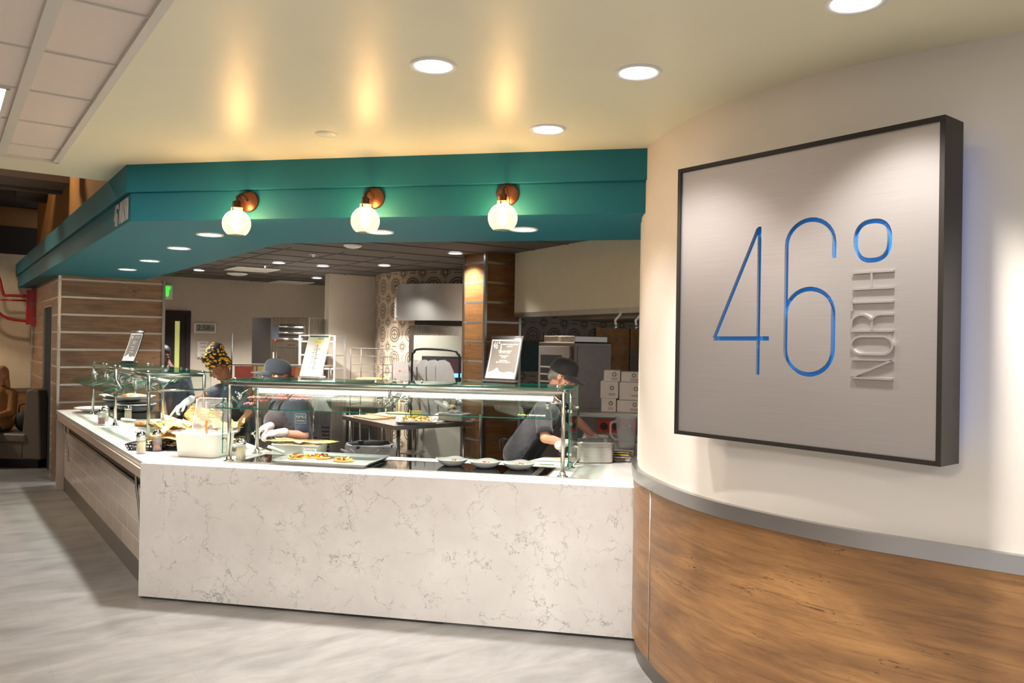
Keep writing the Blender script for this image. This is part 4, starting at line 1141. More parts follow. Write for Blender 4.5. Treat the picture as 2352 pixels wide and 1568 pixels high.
# ================================================================== FOOD AND WARES ON THE COUNTER
def pan_mesh(w_, d_, h_, taper, th, lip=.02, n=4, rad=.05, ztop=None):
    """open rectangular pan with rounded corners; origin at bottom centre"""
    mb = MB()
    def ring(W, D, r, z):
        pts = []
        for cx2, cy2, a0 in ((W / 2 - r, D / 2 - r, 0), (-W / 2 + r, D / 2 - r, 90), (-W / 2 + r, -D / 2 + r, 180), (W / 2 - r, -D / 2 + r, 270)):
            for k in range(n + 1):
                a = math.radians(a0 + 90 * k / n); pts.append(Vector((cx2 + r * math.cos(a), cy2 + r * math.sin(a), z)))
        return pts
    rows = [ring(w_ - 2 * taper - .02, d_ - 2 * taper - .02, rad * .7, 0), ring(w_ - 2 * taper, d_ - 2 * taper, rad * .8, .008), ring(w_, d_, rad, h_ - .004), ring(w_ + 2 * lip, d_ + 2 * lip, rad + lip, h_ - .003), ring(w_ + 2 * lip, d_ + 2 * lip, rad + lip, h_ + .003),
            ring(w_ - 2 * th, d_ - 2 * th, rad - th, h_ + .003), ring(w_ - 2 * taper - 2 * th, d_ - 2 * taper - 2 * th, rad * .7, .012), ring(w_ - 2 * taper - 2 * th - .02, d_ - 2 * taper - 2 * th - .02, rad * .6, .008)]
    vs = [[mb.bm.verts.new(p) for p in r_] for r_ in rows]; N = len(vs[0])
    for i in range(len(vs) - 1):
        for k in range(N):
            f = mb.bm.faces.new((vs[i][k], vs[i][(k + 1) % N], vs[i + 1][(k + 1) % N], vs[i + 1][k])); f.smooth = True
    mb.bm.faces.new(vs[0][::-1]); mb.bm.faces.new(vs[-1])
    return mb
def shaker(label, loc, fill_mat, fill, group='glass shakers on the counters'):
    t_ = thing('shaker', label, 'shaker', loc, 0, group)
    r = .034; h_ = .125
    MB().lathe([(0, .0), (r * .93, .0), (r, .006), (r, h_ * .84), (r * .93, h_ * .9), (r * .93, h_), (r * .86, h_), (r * .9, h_ * .82), (r * .9, .010), (0, .008)], 12).build('jar', 'plastic_clear', t_)
    MB().lathe([(0, .012), (r * .88, .012), (r * .88, h_ * fill), (r * .5, h_ * (fill + .03)), (0, h_ * (fill + .02))], 20).build('contents', fill_mat, t_)
    MB().lathe([(r * .95, h_ - .004), (r * 1.04, h_ - .002), (r * 1.04, h_ + .012), (r * .95, h_ + .02), (r * .5, h_ + .034), (0, h_ + .038)], 24).build('lid', 'chrome', t_)
    return t_
shaker('glass shaker of pale grated cheese at the near corner of the counters', P(324, 1041, TOPZ), 'parmesan', .68)
shaker('glass shaker of red pepper flakes at the near corner, right of the cheese one', P(361, 1036, TOPZ), 'flakes', .45)
shaker('glass shaker of grated cheese beside the first post of the front sneeze guard', P(553, 1059, TOPZ + .001), 'parmesan', .80)
shaker('glass shaker of red flakes on the far left counter before the second post', P(233, 976, TOPZ), 'flakes', .55)
shaker('pale filled glass shaker just behind the far red flake shaker', P(241, 968, TOPZ), 'parmesan', .7)
shaker('large pale glass shaker in front of the black cooking pots', P(294, 968, TOPZ), 'parmesan', .85)

# black plastic basket
bk = thing('black_basket', 'black slotted plastic basket behind the two near shakers', 'basket', P(343, 1032, TOPZ), RF + .1)
bb = MB(); W1, D1, H1 = .24, .15, .045
for s_ in (-1, 1):
    for z in (.003, .022, H1):
        e = 1 + z * 4
        bb.tube([(-W1 / 2 * e, s_ * D1 / 2 * e, z), (W1 / 2 * e, s_ * D1 / 2 * e, z)], .0035, 6); bb.tube([(s_ * W1 / 2 * e, -D1 / 2 * e, z), (s_ * W1 / 2 * e, D1 / 2 * e, z)], .0035, 6)
    for k in range(13):
        x = -W1 / 2 + W1 * k / 12; bb.tube([(x, s_ * D1 / 2, 0), (x * 1.18, s_ * D1 / 2 * 1.18, H1)], .003, 5)
    for k in range(9):
        y = -D1 / 2 + D1 * k / 8; bb.tube([(s_ * W1 / 2, y, 0), (s_ * W1 / 2 * 1.18, y * 1.18, H1)], .003, 5)
bb.box2((-W1 / 2, -D1 / 2, .0), (W1 / 2, D1 / 2, .004)); bb.build('weave', 'black_plastic', bk)
rm = MB(); rm.tube([(x * 1.2, y * 1.2, H1 + .002) for x, y in rr(-W1 / 2, W1 / 2, -D1 / 2, D1 / 2, .03, .03)], .006, 8, close=True); rm.build('rim', 'black_plastic', bk)

# crumpled printed paper (many folds in baskets)
def crumple(mb, c, sx, sy, sz, seed, n=18, rot=0, up=.5):
    rnd = random.Random(seed); f1 = [rnd.uniform(2, 5) for _ in range(4)]; ph = [rnd.uniform(0, 6) for _ in range(6)]
    rows = []
    for i in range(n + 1):
        r_ = []
        for j in range(n + 1):
            u_, v_ = i / n * 2 - 1, j / n * 2 - 1
            z = sz * (.5 * math.sin(f1[0] * u_ * 2 + ph[0] + v_ * 2) + .35 * math.sin(f1[1] * v_ * 2.5 + ph[1] - u_ * 3) + .3 * math.sin(f1[2] * (u_ + v_) * 3 + ph[2]) + up * (u_ * u_ + v_ * v_)) + sz * .25 * rnd.uniform(-1, 1)
            x = sx * (u_ + .06 * math.sin(f1[3] * v_ * 3 + ph[3])); y = sy * (v_ + .06 * math.sin(f1[1] * u_ * 3 + ph[4]))
            r_.append(Vector((x, y, z)))
        rows.append(r_)
    R_ = Matrix.Rotation(rot, 3, 'Z')
    mb.grid([[R_ @ p + Vector(c) for p in r_] for r_ in rows], smooth=False)
def sheet_thing(name, label, loc, parts_, mat='deli_paper', cat='food wrapping', group=None):
    t_ = thing(name, label, cat, loc, RF, group)
    for nm, c, sx, sy, sz, sd, rot, up in parts_:
        mb = MB(); crumple(mb, c, sx, sy, sz, sd, rot=rot, up=up); o = mb.build(nm, mat, t_)
        o.modifiers.new('s', 'SOLIDIFY').thickness = .0012
    return t_
pb_ = P(455, 1000, TOPZ)   # the big basket behind the white tub
# big wire basket lined with paper, standing behind the tub
bx = Vector((-2.40, 6.12, TOPZ))
wb = thing('lined_basket', 'basket heaped with printed yellow deli paper behind the white tub', 'basket', bx, RF)
for i, (c, sx, sy, sz, sd, rot, up) in enumerate((((-.10, .02, .16), .21, .15, .035, 3, .2, .5), ((.12, .02, .17), .19, .15, .035, 5, -.3, .6), ((.0, .0, .13), .27, .17, .03, 8, 0, .3), ((-.02, -.03, .09), .28, .15, .02, 12, .1, .2), ((-.12, .0, .05), .20, .14, .02, 14, .1, .2), ((.16, .0, .05), .16, .14, .02, 15, .1, .2))):
    mb = MB(); crumple(mb, c, sx, sy, sz, sd, rot=rot, up=up); o = mb.build('paper_liner', 'deli_paper', wb); o.modifiers.new('s', 'SOLIDIFY').thickness = .001
st_ = MB()
rows = []
for i in range(9):
    rows.append([Vector((-.16 + .30 * j / 8 + .02 * math.sin(i), .10 + .015 * math.sin(j * 1.3 + i), .15 + .17 * i / 8 - .03 * (j / 8) * (i / 8) + .008 * math.sin(3 * j))) for j in range(9)])
st_.grid(rows, smooth=False); o = st_.build('standing_paper', 'deli_paper', wb); o.modifiers.new('s', 'SOLIDIFY').thickness = .001
b2 = MB(); b2.box2((-.22, -.13, 0), (.22, .13, .012)); b2.build('basket_base', 'black_plastic', wb)
b3 = MB()
for z in (.02, .05, .085): b3.tube([(x, y, z) for x, y in rr(-.23, .23, -.14, .14, .04, .04)], .003, 6, close=True)
for k in range(15): 
    x = -.21 + .42 * k / 14
    for s_ in (-1, 1): b3.tube([(x, s_ * .135, .01), (x, s_ * .14, .085)], .0025, 5)
b3.build('basket_wires', 'black_metal', wb)

# wire rack standing upright behind the tub (clear lid with metal rim)
rk = thing('upright_lid', 'clear plastic lid with a raised grip standing upright behind the white tub', 'lid', Vector((-2.245, 5.875, TOPZ)), RF - .03)
a0 = MB(); th_ = math.radians(14)
def rp_(x, z): return Vector((x, z * math.sin(th_), z * math.cos(th_)))
w2, h2, lo_ = .29, .275, .14
oc = [rp_(x, z + lo_) for x, z in rr(-w2 / 2, w2 / 2, 0, h2, .03, .03, 5)]
a0.tube(oc, .0042, 8, close=True); a0.build('rim', 'lid_rim', rk)
pc = MB(); pc.bm.faces.new([pc.bm.verts.new(p) for p in oc]); o = pc.build('clear_sheet', 'plastic_clear', rk); o.modifiers.new('s', 'SOLIDIFY').thickness = .003
hd = MB(); hd.tube([rp_(x, z + lo_) + Vector((0, -.012, 0)) for x, z in rr(-.02, .10, .18, .235, .02, .02)], .004, 8, close=True); hd.tube([rp_(x, z + lo_) + Vector((0, -.008, 0)) for x, z in rr(-.03, .09, .13, .165, .015, .015)], .003, 8, close=True); hd.build('grip', 'chrome', rk)
tb = MB()
for x in (-.13, .13): tb.tube([rp_(x - .02, h2 + lo_), rp_(x - .02, h2 + lo_ - .04), rp_(x + .03, h2 + lo_ - .045)], .003, 6)
for x in (-.10, -.07, .06, .09): tb.tube([rp_(x, .0), rp_(x, .13)], .003, 6)
tb.build('tabs', 'chrome', rk)

# white food tub with a clear lid
tl = P(471, 1052, TOPZ); tub_r = RF + math.radians(-13)
tb_ = thing('food_tub', 'deep white plastic food tub with a clear flat lid at the counter corner', 'food container', tl + Vector((-.055, .14, .001)), RF - math.radians(3))
pan_mesh(.345, .275, .168, .016, .006, .022, 5, .05).build('tub', 'white_plastic', tb_)
ld_ = MB(); ld_.prism(rr(-.225, .195, -.15, .165, .045, .045, 5), .174, .178); ld_.build('clear_lid', 'plastic_clear', tb_)
cr = MB(); crumple(cr, (0, 0, .150), .15, .115, .01, 33, n=12, up=.1); cr.build('contents', 'white_ceramic', tb_)
hl_ = MB(); hl_.tube(smooth_path([(.055, -.06, .165), (.052, -.065, .215), (.058, -.07, .25), (.065, -.072, .265)], 4), .008, 8); hl_.build('orange_strip', 'orange_food', tb_)

# sheet pan with flatbreads
def sheet_pan(label, loc, rot, w_, d_, group=None):
    t_ = thing('sheet_pan', label, 'tray', loc, rot, group)
    pan_mesh(w_, d_, .026, .012, .003, .008, 4, .03).build('pan', 'pan_alu', t_)
    return t_
def aim(pa, pb): d = pb - pa; return math.atan2(d.y, d.x)
pa, pb2, pc2 = P(645, 1055, TOPZ + .05), P(856, 1071, TOPZ + .05), P(903, 1050, TOPZ + .05)
cen = FP(1.205, .405, TOPZ + .0065)
sp_ = sheet_pan('large aluminium sheet pan with small flatbreads on the black warmer', cen, RF - .02, .68, .44)
# it rests on a thin dark mat
mt_ = thing('dark_mat', 'thin dark mat under the right side of the large sheet pan', 'mat', FP(1.36, .40, TOPZ + .0045), RF)
MB().box((0, 0, .0008), (.40, .30, .0012)).build('mat', 'black_rubber', mt_, bevel=.0004); 
def flatbread(label, loc, rx_, ry_, seed, group='small flatbreads on the sheet pan'):
    t_ = thing('flatbread', label, 'flatbread', loc, RF, group); rnd = random.Random(seed)
    MB().lathe([(0, 0), (.92, .0), (1, .006), (.95, .013), (.8, .010), (0, .010)], 26, mtx=Matrix.Diagonal((rx_, ry_, 1))).build('crust', 'pizza_crust', t_)
    for nm, mt2, n_ in (('red_pepper', 'pepper_red', 8), ('yellow_pepper', 'pepper_yellow', 9), ('green_pepper', 'pepper_green', 7), ('mushroom_slice', 'mushroom', 5), ('cheese_bit', 'cheese', 10)):
        mb = MB()
        for k in range(n_):
            a, rr2 = rnd.uniform(0, 6.28), rnd.uniform(0, .8) ** .6
            R_ = Matrix.Rotation(rnd.uniform(0, 6), 3, 'Z') @ Matrix.Rotation(rnd.uniform(-.6, .6), 3, 'X')
            mb.box((rx_ * .85 * rr2 * math.cos(a), ry_ * .85 * rr2 * math.sin(a), .014 + rnd.uniform(0, .014)), (rnd.uniform(.014, .026), .010, .008), rot=R_)
        o = mb.build(nm, mt2, t_, bevel=.002); o['kind'] = 'stuff'
    return t_
pz = TOPZ + .0065 + .009
flatbread('flatbread with yellow peppers at the back of the sheet pan', FP(1.06, .47, pz), .105, .075, 1)
flatbread('smallest flatbread, at the left end of the sheet pan', FP(.945, .395, pz), .065, .05, 2)
flatbread('flatbread with red peppers, alone on the right half of the sheet pan', FP(1.30, .38, pz), .072, .055, 3)
# paper and a white spatula on the pan
t_ = thing('white_spatula', 'white plastic handled server lying at the front of the sheet pan', 'spatula', FP(1.075, .30, pz + .002), RF + .3)
MB().cap((-.03, 0, .009), (.055, -.03, .009), .012, .009).build('handle', 'white_plastic', t_)
MB().box((-.055, .01, .004), (.06, .05, .003)).build('blade', 'white_plastic', t_, bevel=.001)
t_ = thing('tongs', 'white handled tongs resting over the left end of the sheet pan', 'tongs', FP(.76, .47, TOPZ + .012), RF + .1)
MB().cap((-.09, .06, .06), (.045, -.01, .035), .013, .012).build('handle', 'white_plastic', t_)
MB().tube([(-.09, .06, .06), (-.16, .09, .03), (-.19, .11, .0)], .005, 8).build('arm', 'chrome', t_)

# three square-ish white bowls
def square_bowl(label, loc, rot, food=True, group='white bowls on the black warmer'):
    t_ = thing('white_bowl', label, 'bowl', loc, rot, group)
    mb = MB(); n = 40; prof = [(.40, 0), (.50, .0), (.64, .007), (.86, .024), (1.0, .042), (1.03, .046), (.98, .046), (.80, .028), (.45, .014), (0.02, .010)]
    rows = []
    for r, z in prof:
        row = []
        for k in range(n):
            a = 2 * PI * k / n; e = 1 + .16 * abs(math.sin(2 * a)) ** 2 * r; lift = .0035 * math.cos(4 * (a)) * -1 * r ** 3
            row.append(Vector((.098 * r * e * math.cos(a), .098 * r * e * math.sin(a), z + lift * .8 if z > .02 else z)))
        rows.append(row)
    vs = [[mb.bm.verts.new(p) for p in r_] for r_ in rows]
    for i in range(len(vs) - 1):
        for k in range(n):
            f = mb.bm.faces.new((vs[i][k], vs[i][(k + 1) % n], vs[i + 1][(k + 1) % n], vs[i + 1][k])); f.smooth = True
    mb.bm.faces.new(vs[0][::-1]); mb.bm.faces.new(vs[-1])
    mb.build('bowl', 'white_ceramic', t_, rotz=PI / 4)
    f_ = MB(); rnd = random.Random(len(label))
    for k in range(7): f_.box((rnd.uniform(-.02, .045), rnd.uniform(-.02, .03), .030 + rnd.uniform(0, .008)), (.015, .009, .008), rnd.choice(('pepper_red', 'cheese', 'orange_food', 'pepper_green')), Matrix.Rotation(rnd.uniform(0, 3), 3, 'Z'))
    o = f_.build('food_bits', None, t_, bevel=.002); o['kind'] = 'stuff'
    f3 = MB(); f3.lathe([(0, .008), (.035, .0105), (.055, .021), (0, .026)], 18); f3.build('dip', 'white_ceramic', t_)
    return t_
zb_ = TOPZ + .0045
square_bowl('white bowl, leftmost of three on the black glass', P(1034, 1072, TOPZ) + FY * .05 + Vector((0, 0, .0045)), RF)
square_bowl('white bowl, middle of three on the black glass', P(1110, 1077, TOPZ) + FY * .05 + Vector((0, 0, .0045)), RF)
square_bowl('white bowl, rightmost of three on the black glass', P(1188, 1081, TOPZ) + FY * .05 + Vector((0, 0, .0045)), RF)

# right end: deep steel pan, pitcher, serving spoon, insert pans
pp = P(1372, 1066, TOPZ)
t_ = thing('steel_pan', 'deep stainless steel food pan at the right end of the worktop', 'food pan', pp + Vector((-.015, .14, .001)), RF + math.radians(17))
pan_mesh(.285, .24, .150, .012, .003, .012, 5, .05).build('pan', 'steel', t_)
pt_ = PY(1442, 1035, 6.02)
t_ = thing('steel_shelf', 'narrow steel ledge behind the deep pan next to the curved wall', 'shelf', Vector((.80, 6.02, 0)), RF)
MB().box2((-.24, -.02, .955), (.13, .36, .975)).build('top', 'steel', t_, bevel=.002)
MB().box2((-.24, -.02, TOPZ + .001), (-.22, .36, .955)).build('side', 'steel_v', t_); MB().box2((.11, -.02, TOPZ + .001), (.13, .36, .955)).build('side', 'steel_v', t_)
t_ = thing('pitcher', 'clear plastic pitcher half full of water beside the curved wall', 'pitcher', Vector((.885, 6.10, .976)), -.2)
MB().lathe([(0, 0), (.062, 0), (.066, .004), (.082, .235), (.085, .245), (.080, .243), (.062, .008), (0, .006)], 28).build('jug', 'plastic_clear', t_)
MB().lathe([(0, .010), (.060, .010), (.0705, .145), (0, .145)], 28).build('water', 'water', t_)
MB().tube(smooth_path([(-.078, -.02, .20), (-.115, -.03, .19), (-.112, -.03, .10), (-.07, -.018, .06)], 5), .009, 8).build('handle', 'plastic_clear', t_)
MB().cap((-.080, -.02, .205), (-.066, -.03, .215), .012, .010).build('spout', 'plastic_clear', t_)
for (x_, y_, nm, lab, mt2) in ((.80, 5.80, 'insert_pan', 'small steel insert pan with a yellow label below the pitcher', 1), (.80, 5.70, 'insert_pan', 'empty small steel insert pan in front of the yellow labelled one', 0)):
    t_ = thing(nm, lab, 'food pan', Vector((x_ + .02, y_ + .12, TOPZ + .001)), RF, 'insert pans below the pitcher')
    pan_mesh(.15, .08, .035 + .02 * mt2, .006, .002, .008, 3, .02).build('pan', 'steel', t_)
    if mt2: MB().box((0, -.052, .03), (.13, .002, .03)).build('label', 'yellow_label', t_)
# white boards and small things where the right worker works
t_ = thing('cutting_board', 'white cutting board behind the right half of the worktop', 'cutting board', FP(2.66, .80, TOPZ + .001), RF + .1)
MB().prism([(-.19, -.08), (.19, -.08), (.22, .22), (-.03, .25)], 0, .012).build('board', 'white_plastic', t_, bevel=.003)
MB().box((.0, -.081, .006), (.1, .002, .004)).build('edge_groove', 'paper_grey', t_)
t_ = thing('serving_spoon', 'long tan serving spoon leaning at the right worker', 'spoon', FP(2.78, .92, TOPZ + .014), RF)
MB().tube([(-.02, .03, .0), (.08, -.03, .02)], .006, 8).build('handle', 'board_tan', t_); MB().ell((-.05, .045, .002), (.045, .025, .008)).build('bowl', 'board_tan', t_)
t_ = thing('purple_bottle', 'small purple bottle with a white cap behind the sneeze guard post', 'bottle', FP(2.72, 1.06, TOPZ + .001))
MB().lathe([(0, 0), (.022, 0), (.022, .04), (.014, .05), (0, .05)], 16).build('bottle', 'purple', t_); MB().lathe([(.0, .05), (.013, .05), (.013, .066), (0, .066)], 14).build('cap', 'white_plastic', t_)
t_ = thing('folded_towel', 'folded white towel under the right worker\'s gloved hand', 'towel', P(1368, 1014, TOPZ + .01) - Vector((0, 0, .009)), .1)
for k in range(3): MB().box((.0, .0, .012 + k * .022), (.24 - k * .02, .12, .021)).build('fold', 'white_plastic', t_, bevel=.008)

# left counter wares
t_ = thing('round_pizza', 'whole round cheese pizza on a board beside a white server', 'pizza', P(322, 975, TOPZ + .01) + BX * .12, 0)
MB().lathe([(0, 0), (.165, 0), (.172, .010), (.166, .02), (.15, .016), (0, .016)], 36).build('crust', 'pizza_crust', t_)
mb = MB(); rnd = random.Random(4)
for k in range(60):
    a, r_ = rnd.uniform(0, 6.28), .15 * math.sqrt(rnd.random()); mb.ell((r_ * math.cos(a), r_ * math.sin(a), .018), (.016, .014, .008), rnd.choice(('cheese', 'cheese', 'orange_food')), seg=8, rings=5)
o = mb.build('cheese_topping', None, t_); o['kind'] = 'stuff'
t_ = thing('pizza_server', 'white handled server lying across the far edge of the round pizza', 'spatula', P(280, 962, TOPZ + .05), RA + 1.1)
MB().cap((0, 0, 0), (.12, .02, -.015), .012, .011).build('handle', 'white_plastic', t_); MB().box((.19, .03, -.012), (.10, .06, .003)).build('blade', 'steel', t_)
t_ = thing('pizza_tray', 'flat round black tray at the front edge of the left counter', 'tray', P(330, 992, TOPZ + .0005) + BX * .14, 0)
MB().lathe([(0, 0), (.20, 0), (.21, .007), (.205, .008), (.195, .004), (0, .004)], 36).build('tray', 'pan_alu', t_)
sheet_thing('deli_wrap', 'crumpled white and yellow deli paper by the first post of the left guard', P(350, 1000, TOPZ + .04), [('paper', (.04, .02, -.01), .11, .08, .014, 51, .3, .2), ('paper', (.07, -.01, .01), .09, .07, .014, 53, .8, .3)], 'deli_paper')
sheet_thing('deli_wrap', 'yellow deli paper stacked flat behind the near pepper flake shaker', P(378, 1020, TOPZ + .03), [('paper', (0, .06, .0), .13, .10, .012, 61, .1, .2), ('paper', (.0, .05, .03), .12, .10, .015, 63, .2, .2), ('paper', (.02, .05, .055), .12, .10, .015, 65, .2, .2)], 'deli_paper')
# black pots and platters at the far end
def pot(label, loc, r, h_, mat='can_grey', rimm='pan_alu', group='round black pots on the left counter'):
    t_ = thing('black_pot', label, 'pot', loc, 0, group)
    MB().lathe([(0, 0), (r * .7, 0), (r * .95, h_ * .5), (r, h_), (r * .96, h_), (r * .9, h_ * .5), (r * .66, .01), (0, .01)], 32).build('body', mat, t_)
    MB().lathe([(r * .94, h_), (r * 1.03, h_), (r * 1.03, h_ + .008), (r * .94, h_ + .008)], 32).build('rim', rimm, t_); return t_
base_l = P(289, 957, TOPZ)
t_ = thing('induction_base', 'black square heating base under the round black pots', 'food warmer', Vector((-4.05, 8.55, TOPZ + .001)), RA)
MB().box((0, 0, .035), (.62, .42, .07)).build('body', 'black_plastic', t_, bevel=.008); MB().box((0, -.212, .035), (.14, .004, .03)).build('control_panel', 'steel', t_)
pot('wide black pot with a pale rim, nearest of the pots on the left counter', Vector((-3.96, 8.42, TOPZ + .072)), .19, .075)
pot('dark flatter pot just behind and above the wide black one', Vector((-4.28, 8.78, TOPZ + .072)), .19, .10)
t_ = thing('platter_stack', 'white rectangular platter raised on a stand at the far end of the left counter', 'platter', Vector((-4.20, 8.72, TOPZ + .19)), RA + .35)
pan_mesh(.56, .34, .03, .03, .004, .012, 4, .05).build('platter', 'white_ceramic', t_)
MB().box2((-.2, -.1, -.012), (.2, .1, 0)).build('stand', 'steel', t_)
mb = MB(); rnd = random.Random(9)
for k in range(26): mb.ell((rnd.uniform(-.2, .12), rnd.uniform(-.1, .1), .03), (.03, .022, .014), rnd.choice(('cheese', 'pizza_crust', 'orange_food')), seg=8, rings=5)
o = mb.build('food', None, t_); o['kind'] = 'stuff'
t_ = thing('white_bowl', 'wide white bowl beside the far post of the left sneeze guard', 'bowl', Vector((-4.72, 9.02, TOPZ + .001)), 0)
MB().lathe([(0, 0), (.07, 0), (.10, .012), (.20, .05), (.205, .055), (.19, .052), (.09, .018), (0, .012)], 36).build('bowl', 'white_ceramic', t_); MB().lathe([(.06, 0), (.075, -.0005), (.075, .006)], 30).build('foot_ring', 'white_ceramic', t_)
t_ = thing('crumb', 'single yellow crumb at the front edge of the left counter', 'crumb', P(226, 981, TOPZ + .003)); MB().ell((0, 0, 0), (.008, .007, .004)).build('crumb', 'orange_food', t_)
# container and paper between the front posts, where the cap worker works
t_ = thing('paper_box', 'low white labelled box of food before the worker in slate cap', 'box', FP(.80, .73, TOPZ + .001), RF + .02)
pan_mesh(.36, .20, .075, .004, .003, .003, 3, .012).build('box', 'white_plastic', t_)
MB().box((.13, -.1045, .035), (.10, .0015, .045)).build('label', 'paper', t_)
text_obj('label_text', 'Cheese Pizza', .014, 'ink', t_, Matrix.Translation((.13, -.1055, .045)) @ Matrix.Rotation(PI / 2, 4, 'X'), .0002)
mb = MB(); crumple(mb, (0, 0, .07), .15, .07, .012, 71, up=.2); mb.build('food', 'cheese', t_)
t_ = thing('parchment', 'sheet of tan parchment lying across the white food box', 'paper', FP(.82, .74, TOPZ + .098), RF)
mb = MB(); crumple(mb, (0, 0, 0), .26, .08, .006, 73, up=.1); o = mb.build('sheet', 'deli_paper', t_); o.modifiers.new('s', 'SOLIDIFY').thickness = .001
# ================================================================== PEOPLE
def hand_prims(mb, wrist, d, n, thumb, curl=.5, k=1.0, grow=0.0):
    """wrist point, finger direction d, palm normal n (palm side), thumb side vector"""
    d = Vector(d).normalized(); n = Vector(n).normalized(); s_ = d.cross(n).normalized()
    n = s_.cross(d).normalized()
    if s_.dot(Vector(thumb)) < 0: sgn = 1
    else: sgn = -1
    # across: index side = thumb side
    ax = -s_ * sgn if s_.dot(Vector(thumb)) < 0 else s_
    R_ = frame_rot(ax, yd=d)
    mb.ell(wrist + d * .045 * k, (.039 * k + grow, .050 * k + grow, .0155 * k + grow), rot=R_, seg=16, rings=10)
    mb.cap(wrist - d * .03 * k, wrist + d * .02 * k, .026 * k + grow, .026 * k + grow)
    for i, (off, L_, sp_) in enumerate(((.028, .072, .10), (.010, .080, .02), (-.009, .074, -.05), (-.027, .058, -.14))):
        b0 = wrist + ax * off * k + d * (.082 - abs(off) * .25) * k
        dd = (d + ax * sp_).normalized(); r = (.0090 - .0006 * i) * k + grow; p = b0; L3 = [L_ * .45, L_ * .31, L_ * .24]
        c_ = curl * (1 + .12 * i)
        ang = 0
        for q, l_ in enumerate(L3):
            ang += c_ * (.55 if q == 0 else .75)
            dv = dd * math.cos(ang) + n * math.sin(ang)
            p2 = p + dv * l_ * k
            mb.cap(p, p2, r * (1 - .06 * q), r * (.94 - .06 * q), seg=8); p = p2
    b0 = wrist + ax * .028 * k + d * .022 * k
    t1 = b0 + (ax * .75 + d * .55 + n * .35).normalized() * .040 * k
    t2 = t1 + (ax * .30 + d * .85 + n * .45).normalized() * .030 * k
    mb.cap(b0, t1, .0135 * k + grow, .0105 * k + grow, seg=8); mb.cap(t1, t2, .0102 * k + grow, .0085 * k + grow, seg=8)
def remeshed(mb, name, mat, parent, vox, smooth=3):
    o = mb.build(name, mat, parent)
    r = o.modifiers.new('skin', 'REMESH'); r.mode = 'VOXEL'; r.voxel_size = vox; r.use_smooth_shade = True
    if smooth: s_ = o.modifiers.new('soft', 'SMOOTH'); s_.factor = .5; s_.iterations = smooth
    return o
FOLD = bpy.data.textures.new('cloth_folds', 'CLOUDS'); FOLD.noise_scale = .11; FOLD.noise_depth = 2
def folds(o, k):
    d_ = o.modifiers.new('folds', 'DISPLACE'); d_.texture = FOLD; d_.strength = k; d_.mid_level = .35; d_.texture_coords = 'LOCAL'
def head_frame(fwd, tilt=(0, 0, 1)):
    y = Vector(fwd).normalized(); x = y.cross(Vector(tilt)).normalized(); z = x.cross(y).normalized()
    return Matrix((x, y, z)).transposed()
